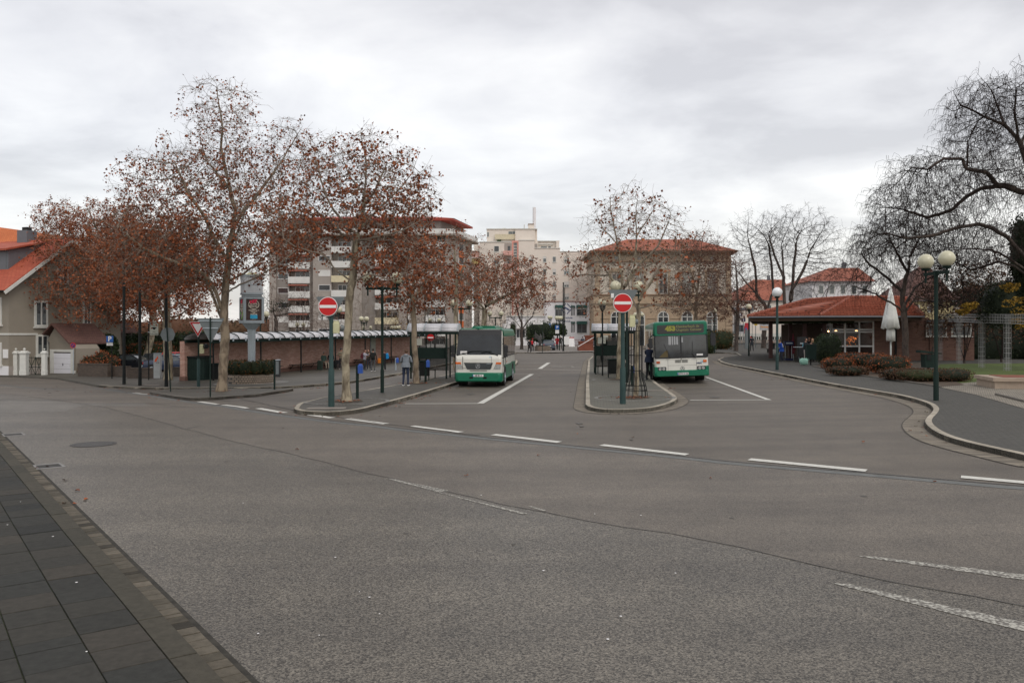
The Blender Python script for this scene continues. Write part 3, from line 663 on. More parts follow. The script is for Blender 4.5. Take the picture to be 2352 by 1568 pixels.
def leaf_faces(C, size, rg, up=.3):
    """small folded leaves: two triangles meeting along the midrib (one island each)"""
    n = len(C); a = norm(rg.normal(size=(n, 3))); b = norm(np.cross(a, rg.normal(size=(n, 3)))); c = np.cross(a, b)
    s = size * rg.uniform(.55, 1.25, (n, 1))
    P = np.stack([C - a * s * .5, C + b * s * .45 + c * s * .15, C + a * s * .55, C - b * s * .45 + c * s * .18], 1).reshape(-1, 3)
    k = np.arange(n)[:, None] * 4
    f = np.concatenate([k + np.array([[0, 1, 2]]), k + np.array([[0, 2, 3]])], 0); return P, f
def grow(limbs, att, step, di, dk, iters, rg, wob=.25, rise=0.05, cap=9000):
    Pn = [np.array(limbs[0][0], float)]; par = [-1]
    for lb in limbs:
        lb = [np.array(p, float) for p in lb]
        arr = np.array(Pn); cur = int(np.argmin(((arr - lb[0]) ** 2).sum(1)))
        for q in lb[1:] if len(Pn) == 1 or np.linalg.norm(Pn[cur] - lb[0]) < step else lb:
            while True:
                d = q - Pn[cur]; ln = np.linalg.norm(d)
                if ln < step * .5: break
                st = min(step, ln); Pn.append(Pn[cur] + d / ln * st + rg.normal(size=3) * step * .05); par.append(cur); cur = len(Pn) - 1
                if ln <= step: break
    nskel = len(Pn); Pn = np.array(Pn); par = list(par)
    d2 = np.full(len(att), 1e9); near = np.zeros(len(att), int); alive = np.ones(len(att), bool)
    def upd(i0):
        for s in range(i0, len(Pn), 400):
            dd = ((att[:, None] - Pn[None, s:s + 400]) ** 2).sum(2); j = dd.argmin(1); v = dd[np.arange(len(att)), j]
            m = v < d2; d2[m] = v[m]; near[m] = j[m] + s
    upd(0)
    for it in range(iters):
        alive &= d2 > dk * dk
        a = alive & (d2 < di * di)
        if not a.any(): break
        ids, inv = np.unique(near[a], return_inverse=True)
        D = np.zeros((len(ids), 3)); np.add.at(D, inv, norm(att[a] - Pn[near[a]]))
        D = norm(D + rg.normal(size=D.shape) * wob); D[:, 2] += rise; D = norm(D)
        new = Pn[ids] + D * step
        i0 = len(Pn); Pn = np.concatenate([Pn, new]); par += list(ids); upd(i0)
        if len(Pn) > cap: break
    return Pn, np.array(par), nskel
def blob_pts(blobs, n, rg, base):
    """blobs: (px, py, rx, ry, depth offset, depth radius, weight) at the distance of the tree"""
    X0, Y0, Z0 = base; out_ = []; w_ = np.array([b[2] * b[3] * (b[6] if len(b) > 6 else 1) for b in blobs], float); w_ /= w_.sum()
    for b, ww in zip(blobs, w_):
        k = int(n * ww); Yb = Y0 + b[4]; s = Yb / F
        d = norm(rg.normal(size=(k, 3))) * np.minimum(rg.uniform(.08, 1, (k, 1)) ** .45 * (1 + .16 * rg.normal(size=(k, 1))), 1.28)
        out_.append(np.stack([(b[0] - CX) * s + d[:, 0] * b[2] * s, Yb + d[:, 1] * b[5], CAMZ - (b[1] - HY) * s + d[:, 2] * b[3] * s], 1))
    return np.concatenate(out_)
def tree(name, base, limbs, blobs, n, R0, label, barkm, twigm, leafm=None, leaves=0, lsize=.12, step=.32, rtip=.007, twigs=3, tlen=.45, droop=0, group=None, cat='tree', wob=.25, seed=1, balls=0, lclump=None, topw=1.0, rise=.05, di=2.6, thick=.05, flare=1.25, dk=None):
    """limbs are (px, py, depth offset) chains; the first starts at the foot of the trunk"""
    rg = np.random.default_rng(seed); X0, Y0, Z0 = base
    conv = []
    for lb in limbs:
        c = [np.array([(q[0] - CX) / F * (Y0 + q[2]), Y0 + q[2], CAMZ - (q[1] - HY) / F * (Y0 + q[2])]) for q in lb]; conv.append(c)
    conv[0][0] = np.array([X0, Y0, Z0 - .08])
    att = blob_pts(blobs, n, rg, base)
    Pn, par, ns = grow(conv, att, step, di, dk or step * 1.25, 140, rg, wob, rise)
    n_ = len(Pn); nch = np.bincount(par[par >= 0], minlength=n_); tips = np.where(nch == 0, 1.0, 0)
    for i in range(n_ - 1, 0, -1): tips[par[i]] += tips[i]
    pexp = math.log(max(tips[0], 2)) / math.log(R0 / rtip); rad = rtip * tips ** (1 / pexp)
    # slight wiggle, trunk flare
    h = Pn[:, 2] - Z0; rad = rad * np.where((h < .5) & (np.arange(n_) < ns), 1 + (flare - 1) * np.clip(1 - h / .5, 0, 1), 1)
    dn = np.zeros((n_, 3)); dn[1:] = norm(Pn[1:] - Pn[par[1:]]); dn[0] = (0, 0, 1)
    main = np.full(n_, -1); best = np.zeros(n_)
    for i in range(1, n_):
        if rad[i] > best[par[i]]: best[par[i]] = rad[i]; main[par[i]] = i
    tan = dn.copy(); hm = main >= 0; tan[hm] = norm(dn[hm] + dn[main[hm]])
    root = emp(name, (X0, Y0, Z0), 0, label, cat, group)
    off = np.array([X0, Y0, Z0])
    i = np.arange(1, n_); p = par[1:]; ism = main[p] == i
    ra = np.where(ism, rad[p], np.minimum(rad[i] * 1.15, rad[p])); rb = rad[i]; dA = np.where(ism[:, None], tan[p], dn[i])
    def make(mask, nsides):
        if not mask.any(): return np.zeros((0, 3)), np.zeros((0, 4), int)
        return tubes(Pn[p[mask]], Pn[i[mask]], ra[mask], rb[mask], nsides, dA[mask], tan[i[mask]])
    big = rb > thick; big[:1] = True
    V, f = make(big, 10)
    np_obj('trunk', V - off, [f], [barkm], parent=root, smooth=np.ones(len(f), bool))
    Vs = []; Fs = []; mi = []; o_ = 0; leafc = []
    for mk, ns_ in ((~big & (rb > .018), 5), (~big & (rb <= .018), 3)):
        V, f = make(mk, ns_); Vs.append(V); Fs.append(f + o_); o_ += len(V); mi += [0] * len(f)
    # fine twigs
    src = np.where((tips <= 6) & (np.arange(n_) >= min(ns, n_ - 1)))[0]
    if twigs and len(src):
        s_ = np.repeat(src, twigs); s_ = s_[rg.random(len(s_)) < .85]; k = len(s_)
        d = norm(dn[s_] * .7 + rg.normal(size=(k, 3)) * .75 + np.array([0, 0, -.15 - droop * .6])); ln = tlen * rg.uniform(.4, 1.2, (k, 1))
        A = Pn[s_]; B = A + d * ln * .5; d2_ = norm(d + rg.normal(size=(k, 3)) * .35 + np.array([0, 0, -droop])); C = B + d2_ * ln * .5
        if droop:
            d3 = norm(d2_ * .35 + rg.normal(size=(k, 3)) * .12 + np.array([0, 0, -1])); E = C + d3 * ln * rg.uniform(.3, .9, (k, 1))
        r1 = np.full(k, rtip * .8); r2 = np.full(k, rtip * .5)
        segs = [(A, B, r1, r1), (B, C, r1, r2)] + ([(C, E, r1 * .9, r2)] if droop else [])
        for (a, b, x, y) in segs:
            V, f = tubes(a, b, x, y, 3); Vs.append(V); Fs.append(f + o_); o_ += len(V); mi += [0] * len(f)
        leafc = np.concatenate([B, C])
    else: leafc = Pn[src]
    mats = [twigm]; quads = np.concatenate(Fs); FL = [quads]
    if leafm and leaves:
        mats.append(leafm)
        if lclump is not None:   # leaves hang on only parts of the crown
            c0 = rg.normal(size=(1, 3)); nz = np.sin(leafc @ (rg.normal(size=(3, 3)) * lclump)).sum(1) + rg.normal(size=len(leafc)) * .7; leafc = leafc[nz > .1]
        zq = leafc[:, 2]; z0q, z1q = np.quantile(zq, .25), zq.max(); pr = 1 - (1 - topw) * np.clip((zq - z0q) / (z1q - z0q), 0, 1) ** .7; pr /= pr.sum()
        k3 = leaves // 3; q3 = leafc[rg.choice(len(leafc), k3, p=pr)]; ch = np.repeat(q3, rg.integers(1, 6, k3), axis=0); ch = ch + rg.normal(size=ch.shape) * lsize * .75 + np.array([0, 0, -lsize * .5])
        V, f = leaf_faces(ch, lsize, rg); Vs.append(V); FL.append(f + o_); o_ += len(V); mi += [1] * len(f)
    if balls:
        ch = leafc[rg.integers(0, len(leafc), balls)] + np.array([0, 0, -.12]); mats.append(M['twigd'])
        oc = np.array([[1, 0, 0], [-1, 0, 0], [0, 1, 0], [0, -1, 0], [0, 0, 1], [0, 0, -1]]) * .022
        V = (ch[:, None] + oc[None]).reshape(-1, 3); t8 = np.array([[0, 2, 4], [2, 1, 4], [1, 3, 4], [3, 0, 4], [2, 0, 5], [1, 2, 5], [3, 1, 5], [0, 3, 5]])
        f = (t8[None] + (np.arange(len(ch)) * 6)[:, None, None]).reshape(-1, 3) + o_; Vs.append(V); FL.append(f); o_ += len(V); mi += [len(mats) - 1] * len(f)
    np_obj('crown', np.concatenate(Vs) - off, FL, mats, mi, parent=root)
    return root
PB = 'plane trees round the bus station'
b = at(508, 898, KH)
tree('plane_tree', b, [[(508, 898, 0), (514, 830, 0), (517, 759, 0), (514.6, 719, 0), (521, 627, 0), (532, 539, 0), (541, 486, 0), (528, 434, .2), (508, 341, .3), (512, 293, .2), (497, 200, .1)],
    [(534, 520, 0), (560, 478, .3), (585, 456, .8), (620, 407, 1.4), (664, 341, 2), (695, 290, 2)], [(521, 600, 0), (500, 560, -.5), (470, 500, -1.2), (430, 440, -1.6), (400, 370, -1.6)],
    [(515, 715, 0), (492, 662, -.4), (470, 631, -.8), (440, 616, -1.2), (383, 596, -1.8), (321, 566, -2.2), (270, 520, -2.2)], [(512, 745, 0), (490, 680, .7), (470, 640, 1.2), (420, 641, 2), (343, 640, 2.8)],
    [(520, 678, 0), (550, 653, -.6), (585, 640, -1), (624, 616, -1.5), (660, 590, -1.8), (700, 560, -2)], [(519, 650, 0), (563, 627, .9), (610, 590, 1.7), (650, 560, 2.4)], [(530, 434, 0), (475, 370, 1), (450, 290, 1.4)], [(524, 560, 0), (550, 520, -1.5), (570, 470, -2.6)]],
    [(505, 270, 85, 88, 0, 2.0, .75), (540, 410, 150, 100, 0, 3.4, .9), (440, 560, 190, 95, 0, 3.6, 1.3), (660, 360, 75, 85, 1.4, 1.8, .7), (360, 455, 90, 95, -1, 2.4, 1.1), (640, 550, 85, 75, 0, 2.2, 1), (420, 400, 80, 70, 0, 2.2, .8), (330, 600, 90, 70, -1, 2.2, 1.1)],
    6500, .215, 'tallest plane tree with mottled trunk and brown leaves on the small triangular island', M['planeb'], M['twig'], M['leaf'], 21000, .115, step=.30, twigs=4, tlen=.55, seed=3, group=PB, balls=700, topw=.22, flare=1.5)
b = at(797, 921, KH)
tree('plane_tree', b, [[(797, 921, 0), (795, 850, 0), (799, 760, 0), (808, 650, 0), (814, 595, 0), (820, 537, 0), (833, 507, 0), (838, 434, .1), (841, 376, .1), (828, 300, 0)],
    [(803, 655, 0), (773, 622, -.3), (756, 595, -.5), (738, 582, -.7), (715, 578, -.9), (677, 566, -1.2), (647, 545, -1.4)], [(812, 556, 0), (776, 531, .4), (750, 507, .7), (721, 478, 1), (694, 452, 1.2), (660, 430, 1.3)],
    [(814, 545, 0), (791, 516, -.3), (765, 481, -.6), (750, 449, -.8), (732, 396, -1), (721, 350, -1)], [(812, 645, 0), (835, 633, -.3), (858, 632, -.5), (885, 639, -.8), (905, 642, -1), (940, 625, -1.2)],
    [(826, 520, 0), (855, 495, .6), (900, 450, 1), (945, 400, 1.3), (960, 360, 1.3)], [(820, 560, 0), (860, 545, -.8), (920, 530, -1.4), (980, 500, -1.6)], [(836, 470, 0), (870, 420, -.8), (890, 370, -1)], [(838, 450, 0), (800, 400, .8), (780, 350, 1)]],
    [(835, 390, 100, 85, 0, 1.8, 1), (745, 395, 70, 70, 0, 1.5, .8), (925, 450, 78, 90, 0, 1.6, .9), (840, 490, 140, 60, 0, 1.9, 1), (690, 510, 85, 75, 0, 1.5, 1.2), (900, 590, 110, 60, 0, 1.5, .7)],
    4200, .135, 'plane tree with mottled pale trunk on the minibus island tip beside the no entry sign', M['plane'], M['twig'], M['leaf'], 7500, .11, step=.24, twigs=4, tlen=.48, seed=5, group=PB, balls=420, rtip=.0055, topw=.3, di=2.0, flare=1.6)
b = at(957, 880, KH)
tree('plane_tree', b, [[(957, 880, 0), (953, 800, 0), (949, 720, 0), (950, 650, 0), (955, 590, 0), (960, 540, 0)], [(949, 690, 0), (920, 640, -.3), (900, 600, -.4)], [(950, 680, 0), (985, 640, .3), (1015, 600, .4)], [(949, 720, 0), (925, 690, .4), (905, 665, .6)]],
    [(955, 590, 68, 62, 0, 1.6), (975, 660, 72, 52, 0, 1.5), (915, 650, 45, 55, 0, 1.2)], 2000, .13, 'slim young plane tree standing behind the man in the grey hoodie', M['planeb'], M['twig'], M['leaf'], 3300, .125, step=.26, tlen=.45, seed=8, group=PB, balls=120, flare=1.4)
b = onY(1047, 56, KH)
tree('plane_tree', b, [[(1047, 845, 0), (1047, 756, 0), (1046, 712, 0), (1048, 660, 0), (1045, 590, 0), (1042, 530, 0)], [(1046, 715, 0), (1020, 690, -.5), (998, 672, -.8)], [(1046, 712, 0), (1065, 690, .4), (1085, 676, .7), (1110, 650, 1)], [(1048, 650, 0), (1070, 600, -.6), (1080, 560, -.8)]],
    [(1050, 590, 62, 72, 0, 2.2), (1030, 660, 70, 45, 0, 2), (1095, 640, 40, 45, 0, 1.8)], 1700, .15, 'pale thin plane tree right behind the white and green minibus', M['plane'], M['twig'], M['leaf'], 1500, .14, step=.34, tlen=.5, seed=11, group=PB, balls=80)
b = onY(1111, 74, KH)
tree('plane_tree', b, [[(1111, 826, 0), (1111, 748, 0), (1113, 712, 0), (1125, 670, 0), (1140, 630, 0), (1150, 600, 0)], [(1112, 715, 0), (1090, 685, -.6), (1070, 660, -1)], [(1113, 712, 0), (1085, 700, .8), (1060, 690, 1.2)], [(1116, 705, 0), (1150, 685, .5), (1190, 665, .8), (1230, 655, 1)]],
    [(1150, 640, 105, 52, 0, 3.4), (1100, 660, 70, 50, 0, 3), (1210, 665, 62, 45, 0, 3)], 2600, .24, 'broad plane tree full of rusty leaves between the minibus and the tall white building', M['plane'], M['twig'], M['leaf'], 9000, .14, step=.38, tlen=.6, twigs=4, seed=12, group=PB, di=3.2, rtip=.009)
b = onY(1198, 122, KH)
tree('bare_tree', b, [[(1198, 793, 0), (1198, 755, 0), (1198, 720, 0)], [(1198, 757, 0), (1186, 740, 0), (1172, 728, 0)], [(1198, 757, 0), (1212, 738, 0), (1225, 725, 0)], [(1198, 745, 0), (1190, 720, 1), (1185, 700, 1)]],
    [(1198, 712, 40, 34, 0, 3), (1215, 700, 40, 26, 0, 3)], 900, .24, 'small dark bare tree in front of the shop windows of the white building', M['oldbark'], M['twigd'], None, 0, step=.5, tlen=.8, rtip=.011, seed=14, di=4)
# station side
b = at(1422, 870, KH)
tree('plane_tree', b, [[(1422, 870, 0), (1424, 780, 0), (1427, 720, 0), (1432, 664, 0)], [(1432, 664, 0), (1424, 610, .2), (1417, 556, .3), (1404, 490, .3), (1402, 445, .3)], [(1432, 664, 0), (1450, 630, 0), (1457, 610, 0), (1462, 556, 0), (1461, 479, 0)],
    [(1450, 640, 0), (1472, 604, -.4), (1510, 565, -.8), (1543, 490, -1)], [(1430, 672, 0), (1406, 641, -.4), (1387, 611, -.7), (1369, 582, -.9), (1350, 550, -1)], [(1387, 632, 0), (1345, 630, .4), (1310, 635, .7)], [(1440, 640, 0), (1470, 620, .9), (1510, 600, 1.6), (1550, 590, 2)], [(1417, 560, 0), (1380, 520, -.6), (1365, 480, -.8)], [(1462, 540, 0), (1490, 500, .8), (1510, 460, 1)]],
    [(1440, 500, 88, 66, 0, 2.6, .7), (1450, 600, 130, 58, 0, 3, .8), (1350, 610, 55, 48, 0, 2, .9), (1540, 540, 58, 62, 0, 2.2, .6), (1370, 680, 50, 45, 0, 1.6, .7)],
    3000, .135, 'nearly bare spreading plane tree on the station island behind the right no entry sign', M['plane'], M['twig'], M['leaf'], 1200, .14, step=.31, tlen=.5, twigs=3, seed=21, group=PB, balls=420, flare=1.3)
b = at(1459, 911, KH)
tree('plane_tree', b, [[(1459, 911, 0), (1463, 840, 0), (1464, 760, 0), (1466, 700, 0), (1478, 668, 0), (1500, 640, 0), (1530, 590, 0)], [(1464, 706, 0), (1503, 699, -.3), (1534, 708, -.5), (1571, 710, -.7)], [(1465, 715, 0), (1450, 680, .4), (1440, 640, .5)]],
    [(1525, 625, 60, 55, 0, 1.1), (1550, 690, 48, 28, 0, .9), (1450, 640, 38, 38, 0, .9)], 900, .085, 'very thin young plane tree with whitish trunk inside the black iron cage', M['plane'], M['twig'], M['leaf'], 160, .14, step=.22, tlen=.35, twigs=2, seed=22, rtip=.005, group=PB, balls=60)
b = onY(1597, 78, KH)
tree('small_leaved_tree', b, [[(1597, 822, 0), (1598, 732, 0), (1601, 666, 0), (1607, 610, 0), (1611, 560, 0)], [(1598, 720, 0), (1575, 680, -.5), (1560, 640, -.8)], [(1600, 700, 0), (1630, 670, .6), (1655, 640, 1)], [(1601, 670, 0), (1585, 620, .8), (1580, 570, 1)]],
    [(1608, 600, 62, 68, 0, 2.8), (1600, 680, 82, 52, 0, 3)], 3300, .17, 'dense reddish twigged tree standing between the city bus and the sandstone station', M['planeb'], M['twigr'], M['leafd'], 4500, .12, step=.34, tlen=.6, twigs=5, seed=24, rtip=.009)
b = at(1690, 806, KH)
tree('small_leaved_tree', b, [[(1690, 806, 0), (1693, 750, 0), (1695, 697, 0), (1693, 650, 0), (1689, 600, 0)], [(1694, 720, 0), (1670, 690, -1), (1650, 665, -1.4)], [(1694, 700, 0), (1712, 672, .8), (1728, 645, 1)]],
    [(1680, 650, 52, 68, 0, 3), (1690, 700, 62, 36, 0, 3)], 1500, .24, 'slender brown leaved tree on the footway at the right corner of the station', M['oldbark'], M['twigr'], M['leafd'], 3400, .15, step=.45, tlen=.6, twigs=3, seed=26, rtip=.009, lclump=.6, di=3.2)
b = at(1754, 799, KH)
tree('bare_tree', b, [[(1754, 799, 0), (1756, 750, 0), (1760, 715, 0), (1756, 698, 0), (1735, 672, 0), (1712, 647, 0), (1690, 618, 0)], [(1762, 715, 0), (1775, 670, .8), (1772, 610, 1), (1765, 560, 1)], [(1740, 678, 0), (1735, 620, -1), (1722, 560, -1.4)], [(1735, 672, 0), (1700, 665, 1.2), (1675, 670, 1.5)]],
    [(1735, 555, 72, 68, 0, 4), (1700, 635, 52, 52, 0, 3.2), (1765, 640, 45, 45, 0, 3)], 1700, .33, 'leaning bare tree with thick trunk standing left of the kiosk behind its sign', M['oldbark'], M['twigd'], None, 0, step=.46, tlen=.75, twigs=3, rtip=.011, seed=28, di=4, thick=.07)
b = onY(1810, 112, KH)
tree('bare_tree', b, [[(1810, 803, 0), (1808, 740, 0), (1802, 697, 0), (1801, 662, 0), (1799, 618, 0), (1795, 560, 0)], [(1810, 715, 0), (1817, 695, .4), (1820, 660, .6), (1823, 607, .6), (1830, 550, .6)], [(1818, 668, 0), (1845, 620, -1), (1862, 570, -1.5)], [(1810, 715, 0), (1850, 700, .8), (1900, 690, 1.2)], [(1801, 640, 0), (1780, 590, 1), (1765, 540, 1)]],
    [(1845, 555, 78, 78, 0, 5), (1785, 560, 50, 66, 0, 4.4), (1890, 620, 52, 50, 0, 4), (1860, 680, 50, 22, 0, 3)], 2300, .42, 'big round crowned bare tree rising behind the red kiosk roof', M['oldbark'], M['twigd'], None, 0, step=.5, tlen=.85, twigs=4, rtip=.012, seed=29, di=4.6, thick=.08)
b = at(2082, 846, KH)
tree('weeping_tree', b, [[(2082, 846, 0), (2080, 780, 0), (2076, 720, 0), (2073, 693, 0), (2073, 669, 0), (2085, 620, 0), (2091, 584, 0), (2117, 540, 0)], [(2078, 715, 0), (2105, 681, -.5), (2140, 692, -.8), (2182, 710, -1), (2215, 680, -1.2)], [(2077, 722, 0), (2062, 704, -.3), (2038, 690, -.5), (2011, 675, -.7), (1953, 655, -1)],
    [(2073, 672, 0), (2040, 640, .6), (2000, 610, 1), (1975, 580, 1.2)], [(2085, 630, 0), (2060, 580, -.7), (2040, 540, -1)], [(2076, 700, 0), (2100, 660, .9), (2150, 630, 1.4), (2190, 610, 1.6)]],
    [(2030, 590, 78, 68, 0, 2.8), (1995, 640, 62, 48, 0, 2.2), (2120, 585, 76, 62, 0, 2.8), (2150, 660, 70, 42, 0, 2.2), (2060, 540, 62, 42, 0, 2.2)],
    4200, .18, 'bare drooping tree growing from the shrub bed in front of the brick kiosk', M['oldbark'], M['twigd'], None, 0, step=.32, tlen=.55, twigs=3, droop=.2, rtip=.0085, seed=31, wob=.4)
b = onY(2395, 46, KH)
root13 = tree('weeping_tree', b, [[(2395, 860, 0), (2392, 760, 0), (2386, 680, 0), (2378, 600, 0), (2370, 540, 0), (2372, 470, 0), (2372, 440, 0), (2368, 400, 0), (2352, 352, 0), (2338, 317, 0), (2306, 285, 0), (2259, 268, -.4), (2206, 241, -.6), (2188, 206, -.6)],
    [(2380, 620, 0), (2345, 580, -.2), (2311, 540, -.4), (2275, 522, -.5), (2241, 513, -.8), (2188, 525, -1), (2139, 543, -1.2), (2085, 548, -1.3), (2030, 535, -1.4)], [(2372, 450, 0), (2340, 440, .2), (2306, 426, .4), (2247, 434, .7), (2215, 455, .9), (2180, 487, 1), (2130, 500, 1.2), (2070, 480, 1.2)],
    [(2300, 424, .4), (2265, 396, -.4), (2221, 387, -.8), (2209, 364, -.9), (2168, 364, -1), (2130, 390, -1.1), (2095, 385, -1.2)], [(2222, 387, -.8), (2224, 326, -1), (2247, 279, -1.1)], [(2306, 285, 0), (2290, 240, .8), (2276, 203, .9), (2244, 168, 1)],
    [(2338, 317, 0), (2330, 260, -1), (2335, 200, -1.2)], [(2384, 650, 0), (2330, 610, .4), (2290, 600, .5), (2230, 620, .8), (2190, 600, .8)], [(2365, 400, 0), (2420, 350, .8), (2460, 300, 1)], [(2384, 640, 0), (2325, 600, -.8), (2280, 575, -1.4), (2230, 570, -2), (2170, 575, -2.2)], [(2345, 330, .2), (2380, 250, 1.4), (2390, 180, 1.5)]],
    [(2255, 270, 78, 92, 0, 2.6, .8), (2335, 240, 62, 80, 0, 2.6, .8), (2180, 400, 100, 62, 0, 2.6, .9), (2290, 400, 90, 90, 0, 3, .8), (2130, 490, 110, 62, 0, 2.6, 1), (2220, 560, 110, 62, 0, 3, 1), (2050, 540, 82, 52, 0, 2.2, .9), (2000, 560, 50, 35, 0, 1.6, 1), (2095, 420, 60, 60, 0, 2, .9), (2035, 465, 45, 50, 0, 1.8, .8), (2420, 330, 90, 150, 0, 3, .3)],
    9500, .27, 'huge dark drooping tree reaching in from the right edge above the pergola', M['oldbark'], M['twigd'], None, 0, step=.30, tlen=.58, twigs=4, droop=.25, rtip=.0088, seed=33, wob=.5, thick=.06, rise=.04)
# plane trees of the car park on the left
b = at(275, 846, KH)
tree('plane_tree', b, [[(275, 846, 0), (273, 790, 0), (270, 740, 0), (265, 690, 0), (262, 620, 0), (255, 550, 0), (250, 500, 0)], [(272, 745, 0), (230, 700, -3), (180, 680, -6), (130, 670, -8)], [(268, 720, 0), (300, 670, 1), (340, 640, 1.6)], [(265, 680, 0), (220, 620, -3), (190, 560, -5)], [(266, 690, 0), (210, 640, -4), (150, 590, -8)], [(262, 640, 0), (230, 540, -4), (200, 480, -6)]],
    [(250, 560, 110, 92, -3, 3.5), (170, 660, 100, 75, -8.5, 2.0, 1.2), (160, 560, 75, 80, -8.5, 2.0, 1.1), (280, 670, 90, 75, -3, 3.5), (120, 500, 40, 45, -8.5, 1.8, .8)], 5200, .24, 'low branched plane tree hiding the grey house at the edge of the car park', M['planeb'], M['twig'], M['leaf'], 26000, .155, step=.42, tlen=.65, twigs=4, seed=41, group=PB, di=3.6)
b = at(386, 872, KH)
tree('plane_tree', b, [[(386, 872, 0), (384, 800, 0), (383, 730, 0), (380, 660, 0), (375, 590, 0), (370, 520, 0)], [(383, 740, 0), (360, 700, -.6), (345, 690, -.8), (300, 650, -1.5)], [(383, 745, 0), (420, 720, .6), (450, 690, 1)], [(381, 680, 0), (420, 630, .8), (450, 590, 1.2)], [(380, 660, 0), (340, 610, 1), (310, 560, 1.6)]],
    [(375, 570, 110, 85, 0, 3.4), (400, 670, 95, 60, 0, 3), (310, 640, 72, 62, 0, 3)], 3000, .26, 'plane tree standing behind the grey parking ticket machine', M['plane'], M['twig'], M['leaf'], 14000, .14, step=.34, tlen=.55, twigs=4, seed=43, group=PB, topw=.6)
b = onY(150, 88, -.02)
tree('plane_tree', b, [[(150, 838, 0), (150, 760, 0), (145, 690, 0), (140, 620, 0), (135, 540, 0)], [(147, 700, 0), (180, 640, 1), (210, 590, 1.5)], [(146, 680, 0), (120, 620, -1), (110, 560, -1)]],
    [(130, 535, 42, 66, 0, 4), (195, 520, 66, 60, 0, 4), (165, 620, 72, 72, 0, 4)], 1700, .30, 'farther plane tree whose thin crown shows above the orange house roof', M['planeb'], M['twig'], M['leaf'], 2500, .15, step=.5, tlen=.8, twigs=4, rtip=.010, seed=45, group=PB, di=4.4)
b = onY(330, 78, -.02)
tree('plane_tree', b, [[(345, 835, 0), (350, 760, 0), (352, 700, 0), (355, 640, 0), (360, 560, 0)], [(350, 720, 0), (320, 670, 1), (290, 620, 1)], [(352, 700, 0), (400, 660, -1), (440, 640, -1)]],
    [(350, 620, 120, 80, 0, 5), (270, 560, 70, 60, 0, 4)], 1700, .30, 'rear plane tree of the car park with a slanting pale limb', M['plane'], M['twig'], M['leaf'], 12000, .16, step=.45, tlen=.7, twigs=4, rtip=.009, seed=46, group=PB, di=4)
# bare bushes and small trees between the brick shelter and the flats
def brush(px, Y, top, w_, label, seed, m=None, lf=None, nl=0, grp='bare bushes between the shelter and the flats', dens_=1.0, bot=792, trunk=.07):
    b = onY(px, Y, 0); h = (795 - top)
    return tree('bare_bush', b, [[(px, bot, 0), (px + 2, bot - h * .25, 0), (px, bot - h * .6, 0)], [(px, bot - 4, 0), (px - w_ * .4, bot - h * .5, .5)], [(px, bot - 4, 0), (px + w_ * .4, bot - h * .5, -.5)], [(px, bot - 4, 0), (px + w_ * .2, bot - h * .5, 1)]],
        [(px, top + h * .45, w_, h * .45, 0, w_ / F * Y)], int(650 * dens_), trunk, label, M['oldbark'], m or M['twigr'], lf, nl, .14, step=.42, tlen=.7, twigs=4, rtip=.010, seed=seed, group=grp, cat='bush', di=3.5, wob=.35)
brush(625, 92, 655, 42, 'bare reddish bush right of the advertising pillar behind the shelter roof', 51)
brush(695, 96, 662, 45, 'bare twiggy bush behind the left lamp pair over the brick shelter', 52)
brush(760, 100, 690, 36, 'low bare bush directly behind the left no entry sign', 53)
brush(828, 94, 668, 34, 'dense grey bare bush right of the pale plane trunk', 54, M['twig'])
brush(880, 100, 690, 36, 'bare bush behind the tall black lamp post', 55, M['twig'])
brush(935, 98, 700, 36, 'bare bush with a few yellow leaves behind the young plane tree', 56, None, M['yellow'], 260)
brush(1000, 104, 690, 32, 'dark bare bush left of the minibus roof', 57, M['twigd'])
brush(1100, 108, 700, 30, 'dark bare bush above the minibus windscreen', 58, M['twigd'])
brush(1150, 112, 708, 34, 'dark bare bush above the rear roof of the minibus', 59, M['twigd'])
brush(2215, 58, 590, 75, 'tangled brown climbing bush above the left part of the pergola', 60, M['twigd'], M['brownhedge'], 2600, grp='climbers round the pergola', dens_=3.4, bot=830)
brush(2300, 60, 580, 75, 'brown climbing bush beside the ivy covered trunk', 61, M['twigd'], M['brownhedge'], 3000, grp='climbers round the pergola', dens_=3.2, bot=830)
brush(2140, 62, 640, 45, 'low brown bush behind the nearest lamp post left of the pergola', 63, M['twigr'], M['brownhedge'], 700, grp='climbers round the pergola', dens_=1.6, bot=800)
b = onY(634, 72, 0)
tree('ivy_clad_tree', b, [[(634, 845, 0), (636, 790, 0), (634, 740, 0), (629, 715, 0)], [(632, 728, 0), (650, 722, 0), (668, 718, 0)]], [(640, 705, 30, 18, 0, 1)], 160, .16, 'stumpy ivy covered trunk rising behind the shelter roof', M['oldbark'], M['twigd'], M['ivy'], 200, .12, step=.3, seed=62)
